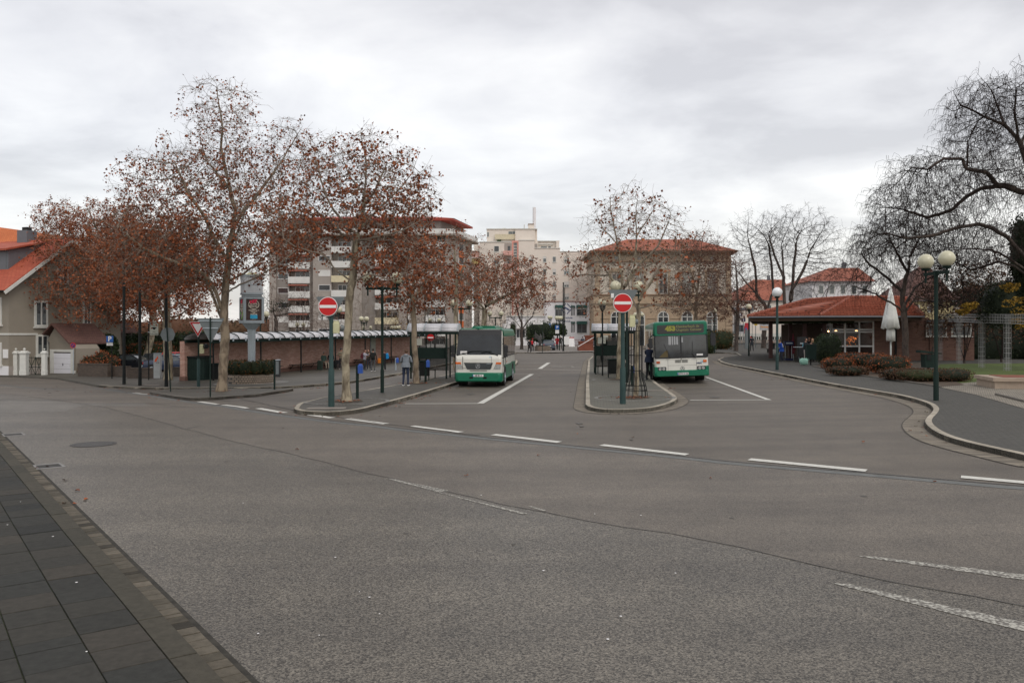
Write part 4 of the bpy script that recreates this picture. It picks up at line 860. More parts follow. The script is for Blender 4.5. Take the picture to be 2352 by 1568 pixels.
def leafcloud(name, boxes, n, size, m, label, cat, group=None, parent=None, seed=1, core=None, kind=None, loc=None):
    """foliage filling lumpy ellipsoids: (centre, radii); leaf faces near the skin over a dark twiggy core"""
    rg = np.random.default_rng(seed); w_ = np.array([b_[1][0] * b_[1][2] + b_[1][1] * b_[1][2] for b_ in boxes], float); w_ /= w_.sum(); C = []
    for (c, r), ww in zip(boxes, w_):
        k = int(n * ww); d = rg.normal(size=(k, 3)); d = np.sign(d) * np.abs(norm(d)) ** .75; 
        C.append(np.array(c) + d * np.array(r) * rg.uniform(.72, 1.06, (k, 1)))
    C = np.concatenate(C); V, f = leaf_faces(C, size, rg)
    loc = np.array(loc if loc is not None else (boxes[0][0][0], boxes[0][0][1], min(b_[0][2] - b_[1][2] for b_ in boxes)))
    mb = MB()
    for (c, r) in (boxes if core != 0 else [(boxes[0][0], (.02, .02, .02))]): mb.ball((0, 0, 0), 1, sc=(1, 1, 1), nu=14, nv=9); k = 14 * 8 + 2; s0 = len(mb.v) - k; mb.v[s0:] = [tuple(np.array(c) - loc + np.sign(v) * np.abs(np.array(v)) ** .75 * np.array(r) * (.84 + .05 * math.sin(7 * v[0] + 5 * v[2]))) for v in mb.v[s0:]]
    Vc = np.array(mb.v); quads = np.array([q for q in mb.f if len(q) == 4]); tris = np.array([q for q in mb.f if len(q) == 3])
    o = np_obj(name, np.concatenate([V - loc, Vc]), [f, tris + len(V), quads + len(V)], [m, core or M['ivy']], [0] * len(f) + [1] * (len(tris) + len(quads)), parent)
    o.location = loc; return tag(o, label, cat, group, kind)
def hedge(name, a, b_, h, th, n, size, m, label, z0=0, group=None, seed=1):
    a = Vector(a); b_ = Vector(b_); L_ = (b_ - a).length; k = max(2, int(L_ / (th * .8))); bx = []
    for i in range(k):
        p_ = a.lerp(b_, (i + .5) / k); bx.append(((p_.x, p_.y, p_.z + z0 + h / 2), (L_ / k * .75 if abs((b_ - a).x) > abs((b_ - a).y) else th / 2, th / 2 if abs((b_ - a).x) > abs((b_ - a).y) else L_ / k * .75, h / 2)))
    return leafcloud(name, bx, n, size, m, label, 'hedge', group, seed=seed)
# left: tall dark hedge behind the car park, rusty shrubs in front of it
hedge('hedge', onY(190, 71.5), onY(262, 73.5), 3.3, 1.8, 7000, .2, M['evergreen'], 'tall dark green hedge closing the left part of the car park beside the garage', seed=2)
hedge('hedge', onY(262, 80), onY(490, 84), 3.5, 2.2, 9000, .2, M['evergreen'], 'tall dark hedge along the back of the parked cars', seed=3)
for k_, (px, Y, w_, h) in enumerate(((198, 69.5, 1.2, 1.6), (222, 70.5, 1.1, 2.0), (212, 68.5, 1.0, 1.1), (246, 71, 1.0, 1.5))):
    c = onY(px, Y); leafcloud('rusty_shrub', [((c.x, c.y, c.z + h / 2), (w_, w_, h / 2))], 1400, .13, M['rust'], ['rusty shrub at the left end of the hedge near the garage', 'taller orange tipped shrub in front of the dark hedge', 'low rusty shrub behind the low stone wall', 'rusty shrub behind the blue parking sign'][k_], 'shrub', 'rusty shrubs by the car park', seed=70 + k_)
for k_, (px, Y) in enumerate(((345, 79), (430, 82.5))):
    c = onY(px, Y); leafcloud('rusty_shrub', [((c.x, c.y, c.z + 1.3), (2.6, .8, 1.3))], 1600, .14, M['rust'], ['wide rusty shrub behind the black hatchback', 'wide rusty shrub behind the blue saloon'][k_], 'shrub', 'rusty shrubs by the car park', seed=76 + k_)
# right: clipped ball, bed shrubs, low hedge
c = at(1901, 836, KH)
leafcloud('clipped_shrub', [((c.x, c.y, c.z + 1.05), (.86, .86, 1.05))], 5200, .07, M['evergreen'], 'dark clipped rounded evergreen beside the kiosk windows', 'shrub', seed=81)
for k_, (px, py, rx, h, mm, lb) in enumerate(((1925, 852, .9, .8, 'rust', 'low brown shrub at the left end of the kiosk bed'), (1960, 846, 1.1, 1.0, 'rust', 'brownish shrub below the right kiosk window'), (2000, 852, 1.1, 1.05, 'rust', 'orange shrub in front of the closed umbrella'), (2040, 858, 1.1, 1.0, 'rust', 'brightest orange shrub just left of the drooping tree trunk'), (1945, 862, 1.0, .5, 'brownhedge', 'low dark shrub along the bed edging left part'), (2075, 872, 1.1, .55, 'brownhedge', 'low brown shrub between the tree trunk and the green bin'))):
    c = at(px, py, KH); leafcloud('bed_shrub', [((c.x, c.y, c.z + h / 2), (rx, .8, h / 2)), ((c.x + .5, c.y + .3, c.z + h * .45), (rx * .7, .7, h * .5))], 2600, .075, M[mm], lb, 'shrub', 'shrubs in the bed before the kiosk', seed=90 + k_)
c = at(2152, 876, KH); leafcloud('low_hedge', [((c.x - .6, c.y + .3, c.z + .28), (1.2, .8, .30)), ((c.x + .6, c.y + .2, c.z + .28), (1.0, .85, .32))], 5200, .05, M['brownhedge'], 'low clipped reddish brown hedge right of the black lamp post', 'hedge', seed=99)
# station hedges
c = onY(1655, 108, KH); leafcloud('clipped_hedge', [((c.x, c.y, c.z + 1.2), (1.9, 1.5, 1.35))], 4000, .12, M['evmix'], 'clipped dark hedge at the right corner of the station', 'hedge', seed=101)
c = onY(1620, 92, KH); leafcloud('dark_bush', [((c.x, c.y, c.z + 1.0), (1.2, 1.2, 1.5))], 2600, .12, M['evergreen'], 'dark bush directly right of the city bus mirror', 'bush', seed=102)
# round evergreen trees by the far square
for (px, Y, w_, t_, lb, sd) in ((1239, 118, 1.9, 736, 'round evergreen tree over the parked saloon on the far square', 111), (1281, 126, 1.2, 741, 'smaller evergreen tree between the two blue parking signs', 112)):
    b_ = onY(px, Y, KH); e_ = emp('evergreen_tree', b_, 0, lb, 'tree', 'evergreen trees on the far square')
    MB().tube([(0, 0, -.05), (.03, 0, 1.0), (0, .02, 2.0)], [.10, .08, .06]).build('trunk', M['oldbark'], e_)
    zt = Zat(t_, Y) - b_.z; o = leafcloud('crown', [((0, 0, zt - w_ * .8), (w_, w_, w_ * .8)), ((w_ * .3, 0, zt - w_ * 1.15), (w_ * .9, w_ * .8, w_ * .5)), ((-w_ * .4, 0, zt - w_ * 1.0), (w_ * .7, w_ * .8, w_ * .6))], 3400, .16, M['evmix' if sd == 999 else 'evergreen'], None, None, parent=e_, seed=sd, loc=(0, 0, 0))
b_ = onY(1178, 128, KH); leafcloud('columnar_conifer', [((b_.x, b_.y, b_.z + 2.1), (.5, .5, 2.1))], 1600, .1, M['evergreen'], 'narrow dark conifer at the left end of the shop front', 'shrub', seed=115)
# ivy and yellow leaves by the pergola
c = P3(2345, 600, 48.5); leafcloud('ivy_thicket', [((c.x + .2, c.y, c.z + .6), (.8, .8, 2.2)), ((c.x + .9, c.y, c.z - 1.2), (1.3, 1.1, 2.6)), ((c.x - .5, c.y + .6, c.z - 2.6), (1.6, 1.2, 1.4)), ((c.x + 2.5, c.y, c.z - .5), (1.6, 1.4, 3.4))], 14000, .13, M['ivy'], 'dark ivy thicket climbing the huge trunk at the right edge', 'ivy', seed=121)
for k_, (px, py, w_) in enumerate(((2225, 703, .3), (2338, 700, .7), (2345, 740, .5), (2318, 660, .35), (2210, 716, .25))):
    c = P3(px, py, 45 + .4 * k_); leafcloud('climber', [((c.x + dx * w_, c.y, c.z + dz * w_), (w_ * .42, .3, w_ * .3)) for dx, dz in ((-.8, .1), (0, .35), (.7, -.2), (-.1, -.5), (1.1, .4))], 330, .11, M['yellow'], ['yellow leaved climber spray over the middle of the pergola beam', 'largest yellow leaved spray at the right edge above the pergola', 'yellow leaves hanging lowest at the right edge', 'small yellow spray in the dark ivy at the right', 'small yellow green spray on the pergola beam left of the middle post'][k_], 'climber', 'yellow leaved climbers', seed=130 + k_, core=0)
c = onY(2300, 68, KH); leafcloud('dark_thicket', [((c.x - 1, c.y, c.z + 1.5), (5.0, 1.5, 2.4)), ((c.x + 5, c.y - 3, c.z + 1.5), (3, 2, 2.6)), ((c.x + 3, c.y + 2, c.z + 4), (6, 2, 2.8))], 16000, .16, M['ivy'], 'dark evergreen thicket under and behind the pergola', 'bush', seed=140)
# distant belts of woodland that close the horizon
def belt(name, px0, px1, Y, h, n, m, label, seed):
    a = onY(px0, Y); b_ = onY(px1, Y); rg = np.random.default_rng(seed); k = int((b_.x - a.x) / (h * .9)) + 1; bx = []
    for i in range(k): bx.append(((a.x + (b_.x - a.x) * (i + .5) / k, Y + rg.uniform(-4, 4), h * .42), (h * .75, h * .6, h * rg.uniform(.36, .6))))
    o = leafcloud(name, bx, n, h * .09, m, label, 'woodland', seed=seed, kind='stuff', core=M['brownhedge']); return o
belt('distant_trees', -260, 620, 210, 7, 9000, M['brownhedge'], 'brown belt of distant trees behind the left houses and flats', 150)
belt('distant_trees', 1340, 1800, 260, 6, 6000, M['brownhedge'], 'brown belt of distant trees behind the station', 151)
belt('distant_trees', 1800, 2700, 200, 7, 9000, M['evergreen'], 'dark belt of distant trees behind the kiosk and pergola', 152)
# ------------------------------------------------------------------ buildings
class B:
    """a building whose front stands at depth Y; rectangles are given in picture units on that plane"""
    def __init__(s, name, Y, label, cat='building', px=None, group=None):
        s.Y = Y; s.o = emp(name, (atY(px or CX, Y), Y, 0), 0, label, cat, group); s.off = Vector(s.o.location)
    def rect(s, x0, x1, y0, y1, d0, d1, mb, mi=0):
        """box from depth d0 to d1 behind the plane"""
        X0, X1 = atY(x0, s.Y), atY(x1, s.Y); Z0, Z1 = Zat(y1, s.Y), Zat(y0, s.Y)
        mb.b2(X0 - s.off.x, X1 - s.off.x, d0, d1, Z0 - s.off.z, Z1 - s.off.z, mi)
    def part(s, name, m, rects, parent=None):
        mb = MB()
        for r in rects: s.rect(*r[:6], mb)
        return mb.build(name, m, parent or s.o)
    def win(s, x0, x1, y0, y1, d=0, fm=None, gm=None, mull=(.5,), trans=(), fw=.07, sill=True, name='window', blind=0):
        Y = s.Y; k = F / Y; f = fw * k; dd = d
        mb = MB(); s.rect(x0, x1, y0, y0 + f, dd - .06, dd + .01, mb); s.rect(x0, x1, y1 - f, y1, dd - .06, dd + .01, mb)
        s.rect(x0, x0 + f, y0 + f, y1 - f, dd - .06, dd + .01, mb); s.rect(x1 - f, x1, y0 + f, y1 - f, dd - .06, dd + .01, mb)
        for t in mull: xm = x0 + (x1 - x0) * t; s.rect(xm - f * .4, xm + f * .4, y0 + f, y1 - f, dd - .05, dd + .0, mb)
        for t in trans: ym = y0 + (y1 - y0) * t; s.rect(x0 + f, x1 - f, ym - f * .4, ym + f * .4, dd - .045, dd + .0, mb)
        w_ = mb.build(name, fm or M['wstone'], s.o)
        mb = MB(); s.rect(x0 + f, x1 - f, y0 + f, y1 - f, dd - .02, dd + .03, mb); mb.build('pane', gm or M['glass'], w_)
        if sill: mb = MB(); s.rect(x0 - f * .6, x1 + f * .6, y1 + .05, y1 + f * .9, dd - .12, dd, mb); mb.build('sill', M['wstone'], w_)
        if blind: mb = MB(); s.rect(x0 + f, x1 - f, y0 + f, y0 + f + (y1 - y0) * blind, dd - .03, dd - .021, mb); mb.build('blind', M['balc'], w_)
        return w_

# --- pale residential block with stepped roof and tall flue
def zb(x, y): return (1062.6 + x * .2381, 448 + y * .2381)
def zr(x0, x1, y0, y1): a = zb(x0, y0); b_ = zb(x1, y1); return a[0], b_[0], a[1], b_[1]
b = B('apartment_block', 170, 'tall pale cream apartment block with stepped roof and a white flue', px=1220)
b.part('wall', M['cream_w'], [(*zr(162, 475, 452, 1440), 0, 14), (*zr(540, 692, 435, 1440), -.02, 14), (*zr(692, 940, 512, 1440), 0, 14), (*zr(940, 1205, 545, 1440), .02, 14), (*zr(475, 540, 452, 1440), .3, 14), (*zr(692, 730, 435, 512), 1.6, 14)])
b.part('penthouse', M['cream_w'], [(*zr(230, 508, 315, 452), 2.2, 12), (*zr(508, 700, 318, 436), 1.2, 12), (*zr(700, 722, 325, 436), 2.4, 12), (*zr(722, 906, 434, 512), 2, 12), (*zr(906, 935, 436, 520), 1.0, 12)])
b.part('roof_edge', M['wstone'], [(*zr(226, 512, 311, 317), 2.0, 12.2), (*zr(505, 722, 316, 322), 1.0, 12.2), (*zr(160, 475, 449, 455), -.15, 5), (*zr(540, 694, 432, 438), -.15, 5), (*zr(692, 942, 509, 515), -.15, 5), (*zr(940, 1208, 542, 548), -.12, 6), (*zr(735, 880, 462, 469), 1.6, 3), (*zr(720, 940, 431, 437), 1.6, 6)])
b.part('roof_terrace_rail', mat('pale yellow rail', (.60, .53, .38), .8), [(*zr(310, 508, 368, 378), 1.6, 1.8), (*zr(310, 508, 378, 418), 1.62, 1.78)])
b.part('stair_strip', mat('salmon render', (.62, .30, .25), .9), [(*zr(473, 490, 440, 1440), .02, .4), (*zr(526, 541, 440, 1440), .02, .4), (*zr(490, 526, 440, 458), .02, .4)])
for k_ in range(9): y_ = 462 + k_ * 28; b.win(*zr(492, 525, y_, y_ + 24), d=.28, mull=(), fw=.06, sill=False, gm=M['glass2'])
for (x0, x1) in ((640, 686), (775, 808), (868, 901), (977, 1026)):
    for y0 in (592, 712, 834, 950):
        if y0 > 900 and x0 < 700: continue
        b.win(*zr(x0, x1, y0, y0 + 56), mull=() if x1 - x0 < 40 else (.5,), gm=random.choice([M['glass'], M['glass2']]), blind=random.choice([0, .3, .5]))
for y0 in (490, 612): b.win(*zr(303, 352, y0, y0 + 58), gm=M['glass'], mull=())
b.win(*zr(440, 508, 336, 374), d=2.2, fw=.06, mull=(.6,), sill=False, gm=M['glass2']); b.win(*zr(232, 252, 345, 392), d=2.2, fw=.06, mull=(), sill=False, gm=M['glass2'])
b.win(*zr(756, 818, 484, 506), d=2.0, fw=.05, mull=(), sill=False, gm=M['glass2']); b.win(*zr(828, 858, 484, 506), d=2.0, fw=.05, mull=(), sill=False)
for y0 in (466, 590): 
    b.part('loggia', M['apt'], [(*zr(402, 474, y0, y0 + 78), -.015, .03)]); b.part('balcony', mat('pink balcony', (.62, .36, .31), .8), [(*zr(392, 474, y0 + 76, y0 + 116), -1.0, -.02)])
    b.part('loggia_door', M['glass'], [(*zr(434, 460, y0 + 26, y0 + 74), -.04, -.018)])
b.part('loggia_recess', M['apt'], [(*zr(694, 722, 470, 508), -.01, .2)])
for (y0, m_) in ((545, 'pink balcony'), (610, None), (680, 'pink balcony')):
    b.part('corner_balcony', MATS.get(m_) or mat('yellow balcony', (.62, .52, .2), .8), [(*zr(86, 164, y0, y0 + 52), .5, 4.5)])
b.part('corner_slab', M['cream_w'], [(*zr(82, 164, 530, 540), .2, 5), (*zr(90, 164, 598, 606), .2, 5), (*zr(100, 164, 455, 1440), 4.6, 12)])
mb = MB(); x_, y_ = P3(zb(695, 0)[0], 0, b.Y).x - b.off.x, 3.0; r_ = 15 / 4.2 / (F / 170) * .98
mb.cyl((x_, y_, Zat(zb(0, 330)[1], 170)), .345, Zat(zb(0, 98)[1], 170) - Zat(zb(0, 330)[1], 170), 18); mb.build('flue', M['white_w'], b.o)
b.part('lift_house', M['cream_w'], [(*zr(636, 690, 268, 322), 2.5, 5)]); b.part('lift_house_cap', M['sandr'], [(*zr(633, 692, 261, 268), 2.4, 5.1)])
for k_, (x0, x1, y0) in enumerate(((336, 362, 292), (380, 418, 288), (465, 510, 290), (584, 614, 300), (594, 602, 252), (316, 322, 300))): b.part('roof_vent', M['wstone'], [(*zr(x0, x1, y0, 318), 5, 6)])
b.part('roof_planting', M['evergreen'], [(*zr(330, 372, 424, 444), 1.2, 1.5)])
# white lower storeys with green awnings
b2_ = B('shop_building', 158, 'white low building with green awnings and a driving school sign', px=1300)
def z2(x0, x1, y0, y1): return zr(x0, x1, y0, y1)
b2_.part('wall', M['white_w'], [(*z2(800, 1262, 1028, 1460), 0, 9)]); b2_.part('wall', M['white_w'], [(*z2(420, 800, 1170, 1460), .4, 9)])
b2_.part('cornice', mat('red brown metal edge', (.28, .11, .09), .7), [(*z2(796, 1266, 1022, 1029), -.2, 9.1)]); b2_.part('cornice', M['wstone'], [(*z2(416, 800, 1162, 1171), .1, 9.1)])
awn = mat('green awning fabric', (.035, .095, .082), .8, var=.1)
for (x0, x1, y0, y1) in ((893, 962, 1062, 1165), (1100, 1197, 1062, 1162), (1102, 1197, 1218, 1330), (1262, 1262, 0, 0)):
    if x1 == x0: continue
    w_ = b2_.win(*z2(x0, x1, y0, y1), fm=M['grey'], mull=(.5,), fw=.09, blind=.34 if y0 < 1100 else 0)
    mb = MB(); b2_.rect(*z2(x0 - 3, x1 + 3, y0 - 2, y0 + 26), -.35, -.07, mb); mb.build('awning', awn, w_)
for (x0, y0, y1) in ((1046, 1064, 1162), (1060, 1066, 1160), (1073, 1068, 1160), (1046, 1220, 1325), (1060, 1222, 1325), (1073, 1222, 1322), (1240, 1062, 1160), (1240, 1218, 1300)): 
    b2_.part('slit_window', M['glass'], [(*z2(x0, x0 + 7, y0, y1), -.05, .02)]); b2_.part('slit_awning', awn, [(*z2(x0 - 1, x0 + 9, y0 - 2, y0 + 18), -.3, -.06)])
for (x0, x1) in ((516, 604), (640, 716), (430, 492)): b2_.win(*z2(x0, x1, 1292, 1378), d=.4, fm=M['white'], mull=(.35,), fw=.08)
for x0 in (506, 612, 622, 722): b2_.part('pilaster', M['wstone'], [(*z2(x0, x0 + 7, 1180, 1400), .2, .39)])
for x0 in (425, 560, 668): b2_.part('shop_awning', M['white'], [(*z2(x0 - 40, x0 + 50, 1240, 1284), -.6, .38)])
mb = MB(); c_ = P3(zb(1000, 1095)[0], zb(0, 1095)[1], 158); sg = mb
for a0 in range(4):
    a = a0 * math.pi / 2; p_, q_ = Vector((1.1 * math.cos(a), 0, 1.1 * math.sin(a))), Vector((1.1 * math.cos(a + math.pi / 2), 0, 1.1 * math.sin(a + math.pi / 2)))
    p2, q2 = p_.lerp(q_, .1), p_.lerp(q_, .85); bb = Vector((c_.x - b2_.off.x, -.04, c_.z - b2_.off.z)); sg.tube([bb + p2, bb + q2], .08, 4)
sg.ext([(bb.x - .7, bb.z + .15), (bb.x - .1, bb.z + .3), (bb.x + .7, bb.z - .2), (bb.x + .4, bb.z - .35), (bb.x - .1, bb.z + .02), (bb.x - .7, bb.z - .1)], -.08, -.02)
text_mb('Fahrschule', .52, TF(bb.x + .05, -.02, bb.z - 1.75), sg, bold=.012); text_mb('Heinrich', .52, TF(bb.x - .1, -.02, bb.z - 2.4), sg, bold=.012)
sg.build('wall_sign', mat('faded blue lettering', (.07, .09, .19), .7), b2_.o)
mb = MB()
for k_ in range(9): a0, a1 = math.pi * (1.05 + .1 * k_ * .9), 0; 
bb = P3(zb(668, 1358)[0], zb(0, 1358)[1], 158); bb = Vector((bb.x - b2_.off.x, .28, bb.z))
mb.tube([bb + Vector((.34 * math.cos(t_), 0, .3 * math.sin(t_))) for t_ in np.linspace(math.pi * .95, math.pi * 2.05, 12)], .07, 6)
mb.build('neon_sign', mat('red neon', (.6, .02, .02), .4, emit=(1, .03, .03), es=1.2), b2_.o)

# --- big taupe block of flats with white balconies (left)
def zc(x, y): return (631.8 + x * .2198, 448 + y * .2198)
def zcr(x0, x1, y0, y1): a = zc(x0, y0); b_ = zc(x1, y1); return a[0], b_[0], a[1], b_[1]
YB = 150
b = B('apartment_block', YB, 'wide taupe block of flats with white balconies and a red edged flat roof', px=860)
b.part('wall', M['apt'], [(*zcr(-60, 1812, 430, 1575), 1.5, 14)])
for (x0, x1) in ((-60, 10), (395, 590), (795, 905), (1290, 1380), (1400, 1560), (1776, 1812)): b.part('wall_pier', M['apt'], [(*zcr(x0, x1, 420, 1575), 0, 1.52)])
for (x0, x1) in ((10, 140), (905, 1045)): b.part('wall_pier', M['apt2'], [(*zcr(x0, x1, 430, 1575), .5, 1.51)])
x0_, x1_, y0_, y1_ = zcr(1812, 2010, 420, 1575)
# side wall runs back from the right front corner
XC = atY(x0_, YB) - b.off.x; sd = Vector((3.6, 13.5))
zt = Zat(zc(0, 425)[1], YB); mb = MB(); ntp = [(XC - .3, 0.01), (XC, 0.01), (XC + sd.x, sd.y), (XC - .3, sd.y)]; mb.prism(ntp, 0, zt - .01); mb.build('side_wall', M['apt'], b.o)
def onside(t0, t1, z0, z1, pr, name, m):
    n_ = Vector((sd.y, -sd.x)).normalized(); a = Vector((XC, 0)) + sd * t0; c = Vector((XC, 0)) + sd * t1; mb = MB()
    mb.prism([a - n_ * .05, c - n_ * .05, c + n_ * pr, a + n_ * pr], z0, z1); return mb.build(name, m, b.o)
fl = 152 * .2198 / F * YB
for k_ in range(7):
    zz_ = Zat(zc(0, 520)[1], YB) - k_ * fl
    if k_ < 6: onside(.42, .62, zz_ - 1.9, zz_ - .5, .06, 'orange_panel', mat('orange panel', (.55, .13, .03), .7))
    w_ = onside(.40, .64, zz_ - .45, zz_ + 1.1, .05, 'window', M['balc']); mb = MB(); n_ = Vector((sd.y, -sd.x)).normalized(); a = Vector((XC, 0)) + sd * .43; c = Vector((XC, 0)) + sd * .61
    mb.prism([a, c, c + n_ * .08, a + n_ * .08], zz_ - .3, zz_ + .95); mb.build('pane', M['glass'], w_)
# roof terrace slab, white parapet, set back top floor, red roof
def slab(name, m, ov, z0, z1, inset=0):
    mb = MB(); xl = atY(zc(-75, 0)[0], YB) - b.off.x
    mb.prism([(xl + inset, -ov + inset), (XC + ov * .9 - inset, -ov + inset), (XC + sd.x + ov * 1.2 - inset, sd.y), (xl + inset, sd.y)], z0, z1); return mb.build(name, m, b.o)
slab('terrace_slab', M['apt'], 1.2, zt, zt + .28); slab('terrace_slab_edge', M['sandr'], 1.05, zt - .16, zt - .01)
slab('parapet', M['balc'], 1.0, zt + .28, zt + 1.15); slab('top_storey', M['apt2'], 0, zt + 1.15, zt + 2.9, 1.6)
mb = MB(); xl = atY(zc(-75, 0)[0], YB) - b.off.x + 4; zr0 = zt + 2.9; zr1 = Zat(zc(0, 235)[1], YB + 6)
pr_ = [(xl, .2), (XC + .9, .2), (XC + 3.8, 13), (xl, 13)]; mb.prism(pr_, zr0, zr0 + .3)
rx0, rx1 = xl + 6, XC - 2.8
mb.add([(xl, .1, zr0 + .3), (XC + 1.0, .1, zr0 + .3), (XC + 3.9, 13.1, zr0 + .3), (xl, 13.1, zr0 + .3), (rx0, 5, zr1), (rx1, 5, zr1)], [(0, 1, 5, 4), (1, 2, 5), (2, 3, 4, 5), (3, 0, 4)])
mb.build('roof', mat('orange red roof sheet', (.40, .06, .035), .6), b.o)
stk = [(140, 365), (590, 795), (1045, 1290), (1575, 1776)]
for c_, (x0, x1) in enumerate(stk):
    for k_ in range(8):
        y0 = 538 + 152 * k_ + (12 if c_ == 0 else 0) - (18 if c_ == 2 else 0) - (45 if c_ == 3 else 0)
        if c_ == 3 and k_ == 0: pass
        mm = M['cream'] if (c_, k_) in ((1, 2), (2, 1), (2, 5)) and False else (mat('cream balcony panel', (.60, .53, .36), .8) if (c_, k_) in ((1, 2), (2, 5)) else M['balc'])
        bl = b.part('balcony', mm, [(*zcr(x0, x1, y0, y0 + 68), -.35, .05)])
        b.win(*zcr(x0 + 50, x1 - 20, y0 - 62, y0 + 20), d=1.5, fm=M['white'], gm=M['glass'], mull=(.33, .66), fw=.09, sill=False)
        if random.random() < .45: mb = MB(); b.rect(*zcr(x0 - 2, x1 - 30, y0 - 72, y0 - 60), -.2, 1.4, mb); mb.build('awning', mat('faded red awning', (.40, .14, .10), .8), b.o)
for (x0, x1) in ((20, 132), (455, 578), (1390, 1470)):
    for k_ in range(7):
        y0 = 480 + 152 * k_ + (30 if x0 < 100 else 0); b.win(*zcr(x0, x1, y0, y0 + 62), d=0 if x0 > 100 else .5, fm=M['white'], mull=(), fw=.08, gm=M['balc'] if random.random() < .6 else M['glass'], sill=False)

# --- sandstone station with hipped orange roof
def zs(x, y): return (1263.6 + x * .2198, 402 + y * .2198)
def zsr(x0, x1, y0, y1): a = zs(x0, y0); b_ = zs(x1, y1); return a[0], b_[0], a[1], b_[1]
YS = 150
b = B('station_building', YS, 'two storey yellow sandstone station with arched windows and a hipped orange roof', px=1520)
b.part('ground_storey_wall', M['sand'], [(*zsr(455, 1895, 1255, 1800), 0, 16)]); b.part('upper_storey_wall', M['sand2'], [(*zsr(470, 1885, 905, 1255), .05, 16)])
b.part('mezzanine_wall', M['sand'], [(*zsr(462, 1890, 812, 905), 0, 16)])
b.part('cornice', M['sandr'], [(*zsr(415, 1940, 790, 812), -1.3, 17), (*zsr(440, 1915, 812, 830), -.8, 16.6)]); 
b.part('string_course', M['sandr'], [(*zsr(450, 1900, 1245, 1258), -.3, 16.2), (*zsr(450, 1900, 900, 910), -.25, 16.2)]); b.part('string_course', M['sand'], [(*zsr(450, 1900, 1320, 1345), -.35, 16.2), (*zsr(455, 1896, 1258, 1320), -.12, .02)])
b.part('sill_band', M['sand'], [(*zsr(458, 1894, 1485, 1500), -.12, .02)])
mb = MB(); X0, X1 = atY(zs(405, 0)[0], YS) - b.off.x, atY(zs(1950, 0)[0], YS) - b.off.x; zE = Zat(zs(0, 790)[1], YS - 1.5); XA, XB = atY(zs(800, 0)[0], YS + 8) - b.off.x, atY(zs(1500, 0)[0], YS + 8) - b.off.x; zR = Zat(zs(0, 672)[1], YS + 8)
mb.add([(X0, -1.5, zE), (X1, -1.5, zE), (X1, 17.5, zE), (X0, 17.5, zE), (XA, 8, zR), (XB, 8, zR)], [(0, 1, 5, 4), (1, 2, 5), (2, 3, 4, 5), (3, 0, 4), (3, 2, 1, 0)]); mb.build('roof', M['tileo'] if False else bricks('orange station tiles', (.31, .085, .045), (.37, .11, .06), (.18, .05, .028), .3, .22, .02), b.o)
for (x, y) in ((845, 760), (1045, 760), (1290, 752)): 
    sk = b.part('skylight', M['grey'], [(*zsr(x - 22 - (20 if x > 1200 else 0), x + 22 + (20 if x > 1200 else 0), y - 14, y + 14), 1.6, 2.3)]); b.part('pane', M['glass2'], [(*zsr(x - 18 - (20 if x > 1200 else 0), x + 18 + (20 if x > 1200 else 0), y - 11, y + 11), 1.55, 1.65)], sk)
for x in (690, 930, 1180, 1430, 1690):
    # upper windows: pilasters, frame, gable cap
    b.part('window_surround', M['sand'], [(*zsr(x - 72, x - 52, 1010, 1245), -.14, .06), (*zsr(x + 52, x + 72, 1010, 1245), -.14, .06), (*zsr(x - 80, x + 80, 990, 1012), -.25, .06), (*zsr(x - 45, x + 45, 972, 990), -.18, .06)])
    gm = M['glass'] if x in (1180, 690) else mat('grey shutters', (.26, .26, .24), .8)
    b.win(*zsr(x - 46, x + 46, 1030, 1240), fm=M['wstone'] if x == 1180 else M['sand2'], gm=gm, mull=(.5,), trans=(.3,), fw=.1, sill=False)
    b.part('mezzanine_window', M['glass2'], [(*zsr(x - 18, x + 18, 850, 885), -.04, .02)])
    # ground storey arches
    xa, xb = zs(x - 58, 0)[0], zs(x + 58, 0)[0]; cx_ = atY(zs(x, 0)[0], YS) - b.off.x; hw = (atY(xb, YS) - atY(xa, YS)) / 2
    zsp = Zat(zs(0, 1480)[1], YS); zbt = Zat(zs(0, 1790)[1], YS)
    for (kk, nm, mm, r_, d0, d1) in ((0, 'arch_surround', M['sand'], hw * 1.28, -.16, .02), (1, 'arched_window', M['wstone'], hw, -.19, .02), (2, 'pane', M['glass'], hw * .86, -.21, .02)):
        ra = [(cx_ + r_ * math.cos(t_), zsp + r_ * math.sin(t_)) for t_ in np.linspace(0, math.pi, 13)]; pp = ra + [(cx_ - r_, zbt), (cx_ + r_, zbt)]
        mb = MB(); mb.ext(pp, d0, d1); ob = mb.build(nm, mm, b.o if kk < 2 else ob)
    for (dx0, dx1, z0, z1) in ((-.06, .06, zbt, zsp + hw * .86), (-hw * .86, hw * .86, zsp - .06, zsp + .06), (-hw * .86, hw * .86, zsp - 1.5, zsp - 1.42)): MB().b2(cx_ + dx0, cx_ + dx1, -.24, -.2, z0, z1).build('glazing_bar', M['wstone'], b.o)
for xx in ((455, 520), (1835, 1905)):
    mb = MB()
    for k_ in range(12): y0 = 1345 + k_ * 38; b.rect(*zsr(xx[0], xx[1], y0 + 3, y0 + 36), -.14, .05, mb)
    mb.build('corner_stones', M['sand'], b.o)
mb = MB()
for k_ in range(8): y0 = 915 + k_ * 41; b.rect(*zsr(1838, 1892, y0 + 2, y0 + 38), -.1, .05, mb); b.rect(*zsr(466, 520, y0 + 2, y0 + 38), -.1, .05, mb)
mb.build('corner_stones', M['sand'], b.o)
